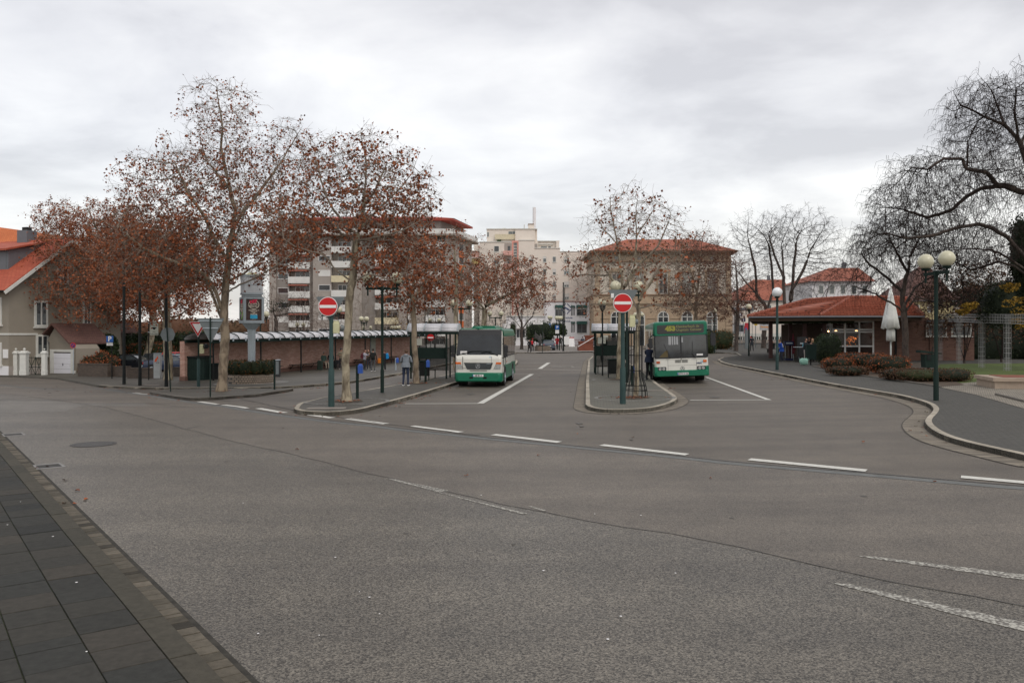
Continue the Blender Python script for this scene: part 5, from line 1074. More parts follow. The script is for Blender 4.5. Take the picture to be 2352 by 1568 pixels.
# low right wing of the station hall seen behind the trees
# --- houses behind the kiosk
def house(name, px0, px1, pye, pyb, pyr, rx0, rx1, Y, dp, wm, rm, label, wins=()):
    e_ = emp(name, onY((px0 + px1) / 2, Y), 0, label, 'house'); o_ = Vector(e_.location); X0, X1 = atY(px0, Y) - o_.x, atY(px1, Y) - o_.x; ze = Zat(pye, Y) - o_.z; zr_ = Zat(pyr, Y + dp / 2) - o_.z
    MB().b2(X0, X1, 0, dp, -.3, ze).build('wall', wm, e_)
    mb = MB(); a, c = atY(rx0, Y + dp / 2) - o_.x, atY(rx1, Y + dp / 2) - o_.x; ov = .5
    mb.add([(X0 - ov, -ov, ze), (X1 + ov, -ov, ze), (X1 + ov, dp + ov, ze), (X0 - ov, dp + ov, ze), (a, dp / 2, zr_), (c, dp / 2, zr_)], [(0, 1, 5, 4), (1, 2, 5), (2, 3, 4, 5), (3, 0, 4), (3, 2, 1, 0)]); rf = mb.build('roof', rm, e_)
    MB().b2((a + c) / 2 - .3, (a + c) / 2 + .3, dp / 2 - .3, dp / 2 + .3, zr_ - .5, zr_ + .9).build('chimney', M['zinc'], rf)
    MB().b2(X0 - ov - .05, X1 + ov + .05, -ov - .12, -ov + .02, ze - .12, ze).build('gutter', M['zinc'], rf)
    for (x0, x1, y0, y1) in wins:
        mb = MB(); a, c = atY(x0, Y) - o_.x, atY(x1, Y) - o_.x; z0, z1 = Zat(y1, Y) - o_.z, Zat(y0, Y) - o_.z; w_ = mb.b2(a, c, -.06, .02, z0, z1).build('window', M['wstone'], e_)
        MB().b2(a + .1, c - .1, -.08, .0, z0 + .1, z1 - .1).build('pane', M['glass2'], w_)
    return e_
house('house', 1865, 2002, 646, 800, 615, 1905, 1972, 135, 14, M['white_w'], M['tile'], 'white house with hipped orange roof rising behind the kiosk', [(1880, 1892, 655, 675), (1905, 1917, 655, 675), (1930, 1942, 655, 675), (1955, 1967, 655, 675), (1980, 1992, 655, 675), (1905, 1917, 688, 700)])
house('house', 1690, 1822, 690, 800, 642, 1730, 1800, 185, 16, M['cream_w'], M['tile'], 'low orange roofed house behind the leaning bare tree', [(1720, 1732, 700, 715), (1760, 1772, 700, 715)])
house('house', 2086, 2190, 690, 800, 612, 2110, 2135, 120, 12, mat('yellow render', (.48, .40, .22), .9), M['tiled'], 'yellow house with dark red roof behind the drooping trees', [(2100, 2112, 700, 718), (2130, 2142, 700, 718)])
house('house', 2190, 2420, 700, 800, 655, 2230, 2400, 125, 12, M['cream_w'], M['tiled'], 'dark red roofed house mostly hidden behind the pergola thicket', [(2250, 2262, 712, 726)])

# --- brick kiosk with wide tiled roof
e_ = emp('kiosk_building', (27, 68, gz(27, 68) + KH), 0, 'brown brick kiosk with overhanging red tiled roof and white framed windows', 'building'); o_ = Vector(e_.location); G0 = o_.z
def kb(x0, x1, y0, y1, z0, z1, name, m, parent=None): return MB().b2(x0 - o_.x, x1 - o_.x, y0 - o_.y, y1 - o_.y, z0, z1).build(name, m, parent or e_)
YW = 64; XG0, XG1 = atY(1908, YW), atY(2007, YW); XW1 = atY(2120, YW); XW2 = atY(2236, YW)
kb(XG1, XW1 + .5, YW, YW + .35, -.2, 3.3, 'wall', M['brickd']); kb(XW1 + .5, XW2, YW - .1, YW + .3, -.2, 2.95, 'wing_wall', M['brickd'])
kb(XG1, XW2, YW + .4, YW + 13, -.2, 2.9, 'rear_wall', M['brickd']); kb(XG0 + .4, XG1, YW + 2.5, YW + 13, -.2, 2.9, 'inner_wall', mat('warm dim interior', (.05, .03, .02), .9))
kb(XG0 + .1, XG1, YW + .1, YW + 2.4, -.05, .02, 'floor', M['dark'])
kb(XW1 + .2, XW2 + .3, YW - .4, YW + 13, 2.95, 3.15, 'flat_roof', M['zinc'])
# front window wall
def glaz(name, P0, P1, cols, rows, z0, z1, fw=.09, gm=None, parent=e_):
    P0 = Vector(P0) - o_.to_2d(); P1 = Vector(P1) - o_.to_2d(); t = (P1 - P0); Ln = t.length; t.normalize(); ang = math.atan2(t.y, t.x); mb = MB(); T = Matrix.Translation((P0.x, P0.y, 0)) @ Matrix.Rotation(ang, 4, 'Z')
    for c in cols: mb.box((c * Ln, 0, (z0 + z1) / 2), (fw, .09, z1 - z0 + .0), M=T)
    for i in range(len(cols) - 1):
        a, c = cols[i] * Ln + fw / 2 + .002, cols[i + 1] * Ln - fw / 2 - .002
        for r_ in rows: mb.box(((a + c) / 2, 0, z0 + (z1 - z0) * r_), (c - a, .08, fw), M=T)
    f_ = mb.build(name, M['white'], parent)
    mb = MB(); mb.box((Ln / 2, .01, (z0 + z1) / 2), (Ln - .1, .012, z1 - z0 - .05), M=T); mb.build('pane', gm or kgl, f_); return f_
kgl = bpy.data.materials.new('clear shop glass'); kgl.use_nodes = True; n, l, bs = nodes(kgl); bs.inputs['Base Color'].default_value = (.01, .01, .01, 1); bs.inputs['Roughness'].default_value = .03; bs.inputs['Alpha'].default_value = .45
h1 = 3.05
glaz('window_wall', (XG0, YW), (XG1, YW), (0, .02, .33, .66, .985), (0.01, .36, .72, .78, .985), .0, h1, .12)
SW = Vector((XG0, YW)); SE = Vector((27.1, 80))
glaz('side_window_wall', SE, SW + Vector((0, .1)), (0, .12, .25, .37, .5, .62, .75, .87, .995), (.02, .30, .78, .975), .0, h1, .19)
kb(XG0 + 1.2, XG1, YW + 12, YW + 14, 0, 2.9, 'end_wall', M['brickd'])
# roof
def RP(px, py, Y): v = P3(px, py, Y); return (v.x - o_.x, v.y - o_.y, v.z - o_.z)
ze = 3.33; p1 = (18.2 - o_.x, 63.6 - o_.y, ze); p2 = (atY(1883, 61.4) - o_.x, 61.4 - o_.y, ze); p3 = (atY(2122, 61.4) - o_.x, 61.4 - o_.y, ze); p4 = (34.5 - o_.x, 82 - o_.y, ze); p5 = (25 - o_.x, 86 - o_.y, ze)
r0 = RP(1852, 691, 75.6); r1 = RP(1953, 684.5, 70); r2 = RP(2080, 685, 70); r3 = (r2[0] - 1, r2[1] + 4, r2[2])
mb = MB(); mb.add([p1, p2, p3, p4, p5, r0, r1, r2], [(0, 1, 6, 5), (1, 2, 7, 6), (2, 3, 7), (3, 4, 5, 6, 7), (4, 0, 5)])
# rolled tile courses as real relief
def course(A, Bp, Cc, D_, nrow, r_=.05):
    A, Bp, Cc, D_ = map(Vector, (A, Bp, Cc, D_)); nn = (Bp - A).cross(D_ - A).normalized(); nn = nn if nn.z > 0 else -nn
    for i in range(nrow):
        t0, t1 = i / nrow, (i + 1) / nrow; a, c, a1, c1 = A.lerp(D_, t0), Bp.lerp(Cc, t0), A.lerp(D_, t1), Bp.lerp(Cc, t1)
        mb.quad(a + nn * .16, c + nn * .16, c1 + nn * .03, a1 + nn * .03); mb.quad(a, c, c + nn * .16, a + nn * .16)
course(p1, p2, r1, r0, 13); course(p2, p3, r2, r1, 13); course(p3, p4, r2, r2, 13)
rf = mb.build('roof', M['tile'], e_, fix=False)
for a, c in ((p2, r1), (r1, r2), (p3, r2), (p1, r0), (r0, r1)): 
    mb = MB(); a, c = Vector(a) + Vector((0, 0, .1)), Vector(c) + Vector((0, 0, .1)); L_ = (c - a).length; k = int(L_ / .4)
    for i in range(k): mb.tube([a.lerp(c, i / k), a.lerp(c, (i + 1.08) / k)], [.15, .11], 8)
    mb.build('ridge_tiles', M['tile'], rf)
for a, c in ((p1, p2), (p2, p3)):
    a, c = Vector(a), Vector(c); mb = MB(); mb.tube([a + Vector((0, -.08, -.02)), c + Vector((0, -.08, -.02))], .07, 8); mb.build('gutter', M['zinc'], rf)
pr_ = [Vector(p).to_2d() for p in (p1, p2, p3, p4, p5)]; cc = sum(pr_, Vector((0, 0))) / 5; pr_ = [p.lerp(cc, .015) for p in pr_]
MB().prism(pr_, ze - .30, ze - .06).build('soffit', mat('brown stained soffit', (.10, .065, .045), .8), e_)
for k_, (px, Y) in enumerate(((1770, 64.6), (1815, 65), (1848, 63.2), (1893, 62.8))):
    v = onY(px, Y); kb(v.x - .13, v.x + .13, Y - .13, Y + .13, -.1 if k_ else .15, ze - .31, 'post', mat('red brown post', (.045, .018, .016), .7))
v = atY(2046 - 7, YW); kb(XG1 + 1.6, XG1 + 1.72, YW - .14, YW - .02, -.1, 3.2, 'downpipe', M['dark'])
for (a, c) in ((2125, 2172), (2183, 2229)):
    w_ = kb(atY(a, YW), atY(c, YW), YW - .17, YW - .1, 1.85, 2.8, 'window', M['wstone']); kb(atY(a, YW) + .1, atY(c, YW) - .1, YW - .19, YW - .12, 1.95, 2.7, 'pane', M['glass'], w_)
    kb(atY(a, YW) - .06, atY(c, YW) + .06, YW - .26, YW - .1, 1.79, 1.85, 'sill', M['wstone'], w_)
# warm lamps and a lit christmas tree seen through the windows
wl_ = mat('warm bulb', (1, .8, .5), .5, emit=(1, .55, .22), es=14)
for (px, py) in ((1920, 760), (1967, 760), (1904, 760)):
    v = P3(px, py, YW + .7); o2 = emp('wall_lamp', v, 0, {1920: 'warm lit lamp behind the left kiosk window', 1967: 'warm lit lamp behind the middle kiosk window', 1904: 'warm lit lamp at the kiosk corner beside the doors'}[px], 'lamp', 'lit lamps inside the kiosk')
    MB().ball((0, 0, 0), .085).build('bulb', wl_, o2); MB().cyl((0, 0, .07), .03, .3).build('stem', M['black'], o2)
v = P3(1957, 780, YW + 1.1); mb = MB()
for _ in range(34): mb.ball((random.gauss(0, .22), random.gauss(0, .1), random.gauss(0, .2)), .018, nu=6, nv=4)
tag(mb.build('fairy_lights', mat('orange fairy lights', (1, .4, .1), .5, emit=(1, .25, .05), es=8), loc=v), 'cluster of tiny orange fairy lights inside the middle kiosk window', 'lights')
# a hanging tinsel garland under the eaves
c0 = onY(1890, 62.4); leafcloud('garland', [((20.6 + i * .62, 63.7 - i * .2, G0 + ze - .38), (.42, .14, .13)) for i in range(6)] + [((24.2 + i * .6, 62.2, G0 + ze - .38), (.42, .14, .12)) for i in range(3)], 1500, .07, M['evergreen'], 'dark fir garland hanging below the kiosk eaves', 'garland', seed=160)

# --- grey gabled house, garage and neighbours on the left
YH = 66.5
def hx(px, Y=YH): return atY(px, Y)
hc = Vector((hx(20), YH)); hd = Vector((.35, .937)).normalized(); hn = Vector((hd.y, -hd.x))      # gable wall direction and outward normal
e_ = emp('gabled_house', (hc.x, hc.y, gz(hc.x, hc.y)), 0, 'grey gabled house with orange tiled roof and white window frames', 'house'); o_ = Vector(e_.location); T = Matrix.Translation((0, 0, 0)) @ Matrix.Rotation(math.atan2(hd.y, hd.x), 4, 'Z')
def hp(px, py):
    """picture point on the gable plane -> local (u, z)"""
    dx = (px - CX) / F; t = (hc.x * hn.x + hc.y * hn.y) / (dx * hn.x + hn.y); p_ = Vector((dx * t, t)); return ((p_ - hc).dot(hd), CAMZ - (py - HY) / F * t - o_.z)
A = hp(20, 655); Rg = hp(158, 551); W_ = Rg[0] * 2
mb = MB(); mb.ext([(0, -.5), (W_, -.5), (W_, A[1]), (Rg[0], Rg[1] - .25), (0, A[1])], 0, 14); mb.xf(T).build('wall', M['stucco'], e_)
def hbox(x0, x1, y0, y1, d0, d1, name, m, parent=None):
    a = hp(x0, y0); c = hp(x1, y1); return MB().b2(a[0], c[0], d0, d1, c[1], a[1]).xf(T).build(name, m, parent or e_)
def hwin(x0, x1, y0, y1, curt=0):
    w_ = hbox(x0, x1, y0, y1, -.08, .02, 'window', M['wstone']); xm = (x0 + x1) / 2; f_ = (x1 - x0) * .16
    for (a, c) in ((x0 + f_, xm - f_ * .4), (xm + f_ * .4, x1 - f_)): hbox(a, c, y0 + f_, y1 - f_, -.1, .0, 'pane', M['glass'], w_); curt and hbox(a + .2, c - .2, y0 + (y1 - y0) * .5, y1 - f_ - .5, -.105, -.102, 'curtain', M['glass2'], w_)
    hbox(x0 - 2, x1 + 2, y1 + .1, y1 + 3.5, -.16, .0, 'sill', M['wstone'], w_)
hwin(78, 109, 690, 750, 1); hwin(82, 110, 768, 816, 1); hwin(130, 157, 612, 650); hwin(190, 208, 690, 745); 
hbox(20.2, 300, 841, 880, -.04, .02, 'plinth', M['apt'])
def hroof(u0, z0, u1, z1, y0, y1, th, name, m, par=None):
    mb = MB(); d = Vector((u1 - u0, z1 - z0)).normalized(); n_ = Vector((-d.y, d.x)); n_ = n_ if n_.y > 0 else -n_
    a = Vector((u0, z0)); c = Vector((u1, z1)); mb.ext([(a.x, a.y), (c.x, c.y), (c.x + n_.x * th, c.y + n_.y * th), (a.x + n_.x * th, a.y + n_.y * th)], y0, y1); return mb.xf(T).build(name, m, par or e_)
ov = .75; sl_ = (Rg[1] - A[1]) / Rg[0]
rf = hroof(-ov, A[1] - ov * sl_, Rg[0], Rg[1], -.55, 14.3, .16, 'roof', M['tiler']); hroof(Rg[0] + .001, Rg[1], W_ + ov, A[1] - ov * sl_, -.55, 14.3, .16, 'roof', M['tiler'])
hroof(-ov, A[1] - ov * sl_ - .2, Rg[0], Rg[1] - .2, -.62, -.57, .26, 'bargeboard', M['wstone'], rf); hroof(Rg[0] + .001, Rg[1] - .2, W_ + ov, A[1] - ov * sl_ - .2, -.62, -.57, .26, 'bargeboard', M['wstone'], rf)
# wide dormer clad in zinc on the near roof slope, the chimney behind it
ud = 1.7; zf0 = A[1] + ud * sl_ - .1; zf1 = Rg[1] - 1.15
mb = MB(); mb.ext([(ud, zf0), (Rg[0] - .1, Rg[1] - .4), (Rg[0] - .3, Rg[1] - .35), (ud, zf1)], 2.2, 13.5); dm = mb.xf(T).build('dormer', M['zinc'], e_)
mb = MB(); mb.ext([(ud - .45, zf1 - .08), (Rg[0] - .15, Rg[1] - .12), (Rg[0] - .15, Rg[1] + .0), (ud - .45, zf1 + .08)], 1.9, 13.8); mb.xf(T).build('dormer_roof', M['tiler'], dm)
for i in range(22): MB().b2(ud - .03, ud + .02, 2.4 + i * .5, 2.43 + i * .5, zf0 + .15, zf1 - .1).xf(T).build('seam', M['grey'], dm) if i % 3 == 0 else None
ch = MB().b2(Rg[0] - .55, Rg[0] + .45, 4.3, 5.5, Rg[1] - .9, Rg[1] + 1.0).xf(T).build('chimney', M['zinc'], e_); MB().b2(Rg[0] - .3, Rg[0] + .2, 4.6, 5.2, Rg[1] + 1.0, Rg[1] + 1.3).xf(T).build('chimney_pot', M['dark'], ch)
MB().tube([T @ Vector((-ov - .05, -.55, A[1] - ov * sl_ + .05)), T @ Vector((-ov - .05, 14.3, A[1] - ov * sl_ + .05))], .08, 8).build('gutter', M['black'], e_)
# long side facing the road: windows, string course, plinth
def side(y0, y1, z0, z1, d, name, m, par=None): return MB().b2(-d, .01, y0, y1, z0, z1).xf(T).build(name, m, par or e_)
for (z0, z1) in ((.95, 2.75), (4.2, 6.4)):
    for y0 in (.75, 4.4, 8.0):
        w_ = side(y0, y0 + 1.5, z0, z1, .08, 'window', M['wstone']); side(y0 + .22, y0 + 1.28, z0 + .2, z1 - .18, .10, 'pane', M['glass'], w_); side(y0 - .1, y0 + 1.6, z0 - .14, z0, .16, 'sill', M['wstone'], w_)
side(0, 14, 3.35, 3.5, .05, 'band', M['wstone']); side(0, 14, -.5, .85, .05, 'plinth', M['white_w']); side(.05, .6, 1.5, 2.2, .05, 'notice_board', M['white'])
MB().b2(.0, 2.6, -.06, .0, 3.35, 3.5).xf(T).build('band', M['wstone'], e_)
# bright orange roof of the next house
e2 = emp('neighbour_house', (atY(60, 92), 92, -1), 0, 'house with bright orange tiled roof above and behind the grey house', 'house'); q_ = Vector(e2.location)
X0, X1 = atY(-120, 92) - q_.x, atY(160, 92) - q_.x; MB().b2(X0, X1, 0, 12, 0, Zat(590, 92) + 1).build('wall', M['stucco'], e2)
mb = MB(); zb_, zt_ = Zat(592, 91) + 1, Zat(525, 98) + 1; mb.add([(X0 - .6, -.8, zb_), (X1 + .6, -.8, zb_), (X1 + .6, 13, zb_), (X0 - .6, 13, zb_), (X0 + 1, 6, zt_ + .3), (X1 - 3.0, 6, zt_ - 1.0)], [(0, 1, 5, 4), (1, 2, 5), (2, 3, 4, 5), (3, 0, 4), (3, 2, 1, 0)]); rf = mb.build('roof', M['tileo'], e2)
# garage
g = at(144, 860); e3 = emp('garage', (g.x, g.y, g.z), -.45, 'small grey gabled garage with a white door at the left', 'garage'); k_ = g.y / F
def gx(px): return (px - 144) * k_ / .663
def gzz(py): return (860 - py) * k_ 
mb = MB(); mb.ext([(gx(113), -.4), (gx(174), -.4), (gx(174), gzz(800)), (gx(164), gzz(786)), (gx(128), gzz(748)), (gx(108), gzz(782)), (gx(113), gzz(786))], 0, 2.2); mb.build('wall', M['stucco'], e3)
for (a, c) in (((128, 746), (92, 788)), ((128, 746), (168, 790))):
    u0, z0, u1, z1 = gx(a[0]), gzz(a[1]), gx(c[0]), gzz(c[1]); mb = MB(); mb.ext([(u0, z0), (u1, z1), (u1, z1 + .16), (u0, z0 + .16)], -.4, 3.6); mb.build('roof', M['tiled'], e3)
fr = MB(); fr.b2(gx(116), gx(124), -.06, .02, 0, gzz(804)); fr.b2(gx(163.5), gx(169), -.06, .02, 0, gzz(804)); fr.b2(gx(116), gx(169), -.065, .02, gzz(808), gzz(802.5)); fr.build('door_frame', M['wstone'], e3)
dr = MB()
for i in range(4): dr.b2(gx(124.5), gx(163), -.03, .01, gzz(860) + .03 + i * .44, gzz(860) + .03 + (i + 1) * .44 - .012)
dr = dr.build('door', mat('garage door white', (.70, .70, .74), .5, var=.03), e3); MB().b2(gx(145), gx(146), -.06, -.03, .75, .95).build('handle', M['black'], dr); MB().b2(gx(124.2), gx(163.4), -.02, .0, -.02, 1.84).build('door_gap', M['dark'], e3)
MB().cyl((gx(171.5), -.1, 0), .05, 2.4).build('downpipe', M['apt'], e3); MB().b2(gx(170.5), gx(174), -.12, .0, -.1, .35).build('corner_block', M['wstone'], e3)
# long low outbuilding with old brown tiles behind the garage
e4 = emp('outbuilding', (atY(200, 78), 78, gz(atY(200, 78), 78)), .12, 'long low outbuilding with old brown tiled roof behind the garage', 'building'); q_ = Vector(e4.location)
X0, X1 = atY(132, 78) - q_.x, atY(268, 78) - q_.x; ze_ = Zat(765, 78) - q_.z; zt_ = Zat(735, 80) - q_.z
MB().b2(X0, X1, 0, 5, 0, ze_).build('wall', M['lowall'], e4); mb = MB(); mb.add([(X0 - .3, -.4, ze_), (X1 + .3, -.4, ze_), (X1 + .3, 5.4, ze_), (X0 - .3, 5.4, ze_), (X0 - .3, 2.5, zt_), (X1 + .3, 2.5, zt_)], [(0, 1, 5, 4), (3, 2, 5, 4), (1, 2, 5), (0, 3, 4), (3, 2, 1, 0)]); mb.build('roof', M['tiled'], e4)
# gate pillars and iron gates in front of the house
def pillar(px, wpx, lab):
    p_ = at(px, 864); k_ = p_.y / F; w_ = wpx * k_; h_ = (864 - 806) * k_; e_ = emp('gate_pillar', p_, 0, lab, 'pillar', 'white gate pillars of the grey house')
    MB().box((0, 0, h_ * .12), (w_ * 1.12, w_ * 1.12, h_ * .24), bev=.02).box((0, 0, h_ * .57), (w_, w_, h_ * .66)).build('shaft', M['wstone'], e_)
    MB().box((0, 0, h_ * .93), (w_ * 1.3, w_ * 1.3, h_ * .06)).box((0, 0, h_ * .985), (w_ * 1.1, w_ * 1.1, h_ * .05), taper=.6).ball((0, 0, h_ * 1.07), w_ * .22).build('cap', M['wstone'], e_); return p_
pillar(36, 14, 'leftmost white gate pillar in front of the grey house'); pillar(56, 14, 'middle white gate pillar in front of the grey house'); pillar(102, 9, 'right white gate pillar next to the garage')
def gate(px0, px1, lab):
    a = at(px0, 863.6); c = at(px1, 863.2); e_ = emp('iron_gate', a, math.atan2(c.y - a.y, c.x - a.x), lab, 'gate', 'iron gates of the grey house'); L_ = (c - a).length; mb = MB()
    for z in (.12, .75, 1.5): mb.tube([(0, 0, z), (L_, 0, z)], .025, 6)
    for i in range(max(2, int(L_ / .35)) + 1): x = L_ * i / max(2, int(L_ / .35)); mb.tube([(x, 0, .05), (x, 0, 1.6)], .014, 5)
    mb.build('bars', M['green'], e_); mb = MB(); mb.tube([(0, 0, .12), (L_, 0, 1.5)], .02, 5); mb.tube([(L_, 0, .12), (0, 0, 1.5)], .02, 5); mb.build('brace', M['green'], e_)
gate(64, 81, 'left leaf of the double iron gate by the garage'); gate(81.5, 97, 'right leaf of the double iron gate by the garage'); gate(44, 48.5, 'narrow iron gate between the two left pillars')
# low stone walls round the car park
def lwall(px0, py0, px1, py1, h, lab, th=.3):
    a = at(px0, py0); c = at(px1, py1); e_ = emp('low_wall', a, math.atan2(c.y - a.y, c.x - a.x), lab, 'wall', 'low stone walls of the car park'); L_ = (c - a).length; dz = c.z - a.z
    T_ = Matrix.Rotation(-math.atan2(dz, L_), 4, 'Y'); MB().b2(0, L_, 0, th, -.3, h).xf(T_).build('wall', M['lowall'], e_); MB().b2(-.03, L_ + .03, -.03, th + .03, h, h + .07).xf(T_).build('coping', M['lowall'], e_)
lwall(179, 867, 247, 869, 1.0, 'low stone wall directly right of the garage'); lwall(248, 868, 292, 869, .8, 'low stone wall below the blue parking sign'); lwall(293, 872, 352, 872, .75, 'low stone wall between the tall black posts'); lwall(398, 868, 450, 868, .7, 'low stone wall in front of the blue saloon')
# ------------------------------------------------------------------ street furniture
HG = 4.6
def globe_lamp(px, py, label, rz=0, sp=1.12, hg=HG, rg_=.255, gm='globe', Y=None, group='twin globe street lamps', pr=.055, heads=2, off=KH):
    p_ = onY(px, Y, off) if Y else at(px, py, off)
    e_ = emp('street_lamp', p_, rz, label, 'street lamp', group)
    MB().tube([(0, 0, -.05), (0, 0, .9), (0, 0, .95), (0, 0, hg - .38)], [pr * 1.35, pr * 1.35, pr, pr], 14).build('pole', M['green2' if gm == 'globe_w' else 'green'], e_)
    MB().box((0, 0, hg - .43), (sp + .16, .07, .10)).box((0, 0, hg - .43), (.16, .16, .16), bev=.02).build('crossbar', M['green'], e_)
    for sx in ([-1, 1] if heads == 2 else [-1, -.33, .33, 1]):
        x = sx * sp / 2; g_ = MB().ball((x, 0, hg), rg_, nu=24, nv=16).build('globe', M[gm], e_)
        MB().tube([(x, 0, hg - .72), (x, 0, hg - .30)], .032, 8).tube([(x, 0, hg - .31), (x, 0, hg - .24)], [.12, .15], 16).build('globe_holder', M['green'], g_)
    return e_
globe_lamp(2150, 919, 'nearest twin globe lamp on a tall dark post at the right before the pergola', rz=-1.48, sp=1.15, rg_=.255, pr=.062)
globe_lamp(1785, 849, 'twin lamp with clear white globes on a green post before the kiosk', rz=1.28, rg_=.29, gm='globe_w', pr=.07)
globe_lamp(1720, 817, 'twin globe lamp between the station and the leaning bare tree', rz=1.25, rg_=.25)
globe_lamp(1641, 809.5, 'twin globe lamp in front of the clipped hedge at the station corner', rz=1.3, rg_=.25)
globe_lamp(1440, 886, 'twin globe lamp post close behind the right no entry sign', rz=.1, sp=1.12, Y=39.5)
globe_lamp(878, 901, 'tall black lamp post on the minibus island with a globe in the leaves', rz=.1, sp=1.15, pr=.055, rg_=.24)
globe_lamp(759, 0, 'twin globe lamp directly behind the left no entry sign', Y=59, rz=0, sp=1.17, off=0)
globe_lamp(836, 0, 'close set twin globe lamp right of the pale plane trunk above the shelter', Y=83, rz=1.25, sp=1.1, off=0, hg=4.4)
globe_lamp(843, 0, 'smaller far twin globe lamp low under the close set pair', Y=118, rz=.4, sp=1.0, off=0, hg=3.9)
globe_lamp(690, 0, 'twin globe lamp left of the no entry sign above the brick shelter', Y=98, rz=.75, sp=.82, off=0, hg=4.2)
globe_lamp(909, 0, 'row of four small globes on one bar above the shelter roof', Y=125, rz=.2, sp=1.15, heads=4, off=0, hg=3.9)
globe_lamp(998, 0, 'twin globe lamp left of the minibus behind the bus stop plate', Y=105, rz=0, sp=1.15, off=0, hg=4.4)
globe_lamp(1059, 0, 'twin globe lamp on a dark post just behind the minibus', Y=61, rz=.05, sp=1.2, off=KH)
globe_lamp(1138, 0, 'twin globe lamp above the roof of the minibus', Y=84, rz=.1, sp=1.17, off=0, hg=4.5)
globe_lamp(1263.5, 0, 'small twin globe lamp beside the blue parking sign on the far square', Y=128, rz=1.1, sp=.8, off=KH, hg=4.8)
globe_lamp(1285, 0, 'row of globes on one bar beside the pair of tall black poles', Y=112, rz=.3, sp=.85, heads=4, off=KH, hg=4.4)
globe_lamp(1383, 0, 'twin globe lamp in the branches left of the right no entry sign', Y=66, rz=1.35, sp=1.15, off=KH, hg=4.75)
globe_lamp(1467, 0, 'far twin globe lamp between the station window and the bus', Y=108, rz=.3, sp=1.0, off=KH, hg=4.6)
globe_lamp(598, 0, 'twin globe lamp right of the advertising pillar', Y=66, rz=.9, sp=1.1, off=0, hg=4.6)
# old lantern at the bus stop roof
p_ = onY(1384, 46, KH); e_ = emp('lantern_post', p_, 0, 'black pole with a small dark lantern head in front of the right bus shelter', 'lamp post')
MB().tube([(0, 0, 0), (0, 0, Zat(714, 46) - p_.z)], .04, 8).build('pole', M['black'], e_); z_ = Zat(714, 46) - p_.z
MB().tube([(0, 0, z_), (0, 0, z_ + .1), (0, 0, z_ + .32), (0, 0, z_ + .36)], [.05, .14, .19, .03], 8).build('lantern', M['black'], e_)

def sign_disc(mb, c, r, ny=-1, mi=0, th=.012): return mb.disc(c, r, (0, ny, 0), th, 40, mi)
def no_entry(px, py, label, rz, box_dx, tri_w=.46):
    p_ = at(px, py, KH); k_ = p_.y / F; e_ = emp('no_entry_sign', p_, rz, label, 'traffic sign', 'no entry signs at the island tips')
    zc_ = (py - (704 if px < 1000 else 696)) * k_; hp_ = zc_ + .45
    MB().tube([(0, 0, -.05), (0, 0, .02), (0, 0, 1.18), (0, 0, 1.24), (0, 0, hp_ - .25)], [.102, .102, .095, .068, .068], 18).build('pole', M['green2'], e_)
    r_ = 22 * k_; dx = -.02 if px > 1000 else -.08
    s_ = MB().disc((dx, -.13, zc_), r_, (0, 1, 0), .015, 44).build('white_rim', M['white'], e_); MB().disc((dx, -.142, zc_), r_ * .93, (0, 1, 0), .012, 44).build('red_disc', M['red'], e_)
    MB().box((dx, -.152, zc_), (r_ * 1.72, .008, r_ * .30)).build('white_bar', M['white'], e_)
    tw = tri_w; zt_ = zc_ + (21 if px < 1000 else 29) * k_; dx2 = .02 if px > 1000 else -.05
    tri = [(dx2 - tw, zt_), (dx2 - tw + .05, zt_ + .03), (dx2 + tw - .05, zt_ + .03), (dx2 + tw, zt_), (dx2 + .04, zt_ - tw * 1.66), (dx2 - .04, zt_ - tw * 1.66)]
    MB().ext(tri, .09, .105).build('give_way_plate', M['grey'], e_); MB().box((0, 0, zc_ + .1), (.1, .2, .05)).box((0, 0, zc_ - .15), (.1, .2, .05)).build('clamp', M['steel'], e_)
    if px > 1000:
        MB().box((dx2 - tw * .72, .085, zt_ - .17), (.10, .004, .15)).build('sticker', M['white'], e_)
    zb_ = (py - (753 if px < 1000 else 739)) * k_
    MB().box((box_dx, .02, zb_), (.20, .16, .34), bev=.02).box((box_dx, .02, zb_ + .20), (.16, .12, .07)).build('junction_box', M['cream'], e_)
    MB().tube([(box_dx + .12, .18, zb_), (box_dx + .22, .18, zb_)], [.11, .08], 14).tube([(.0, .02, zb_ - .17), (box_dx, .02, zb_ - .17)], .02, 6).build('signal_head', M['grey'], e_)
no_entry(761, 933, 'red and white no entry sign on a blue green pole at the minibus island tip', 0, .16)
no_entry(1430.4, 926.8, 'red and white no entry sign on the station island with a sticker behind it', 0, .32, .50)
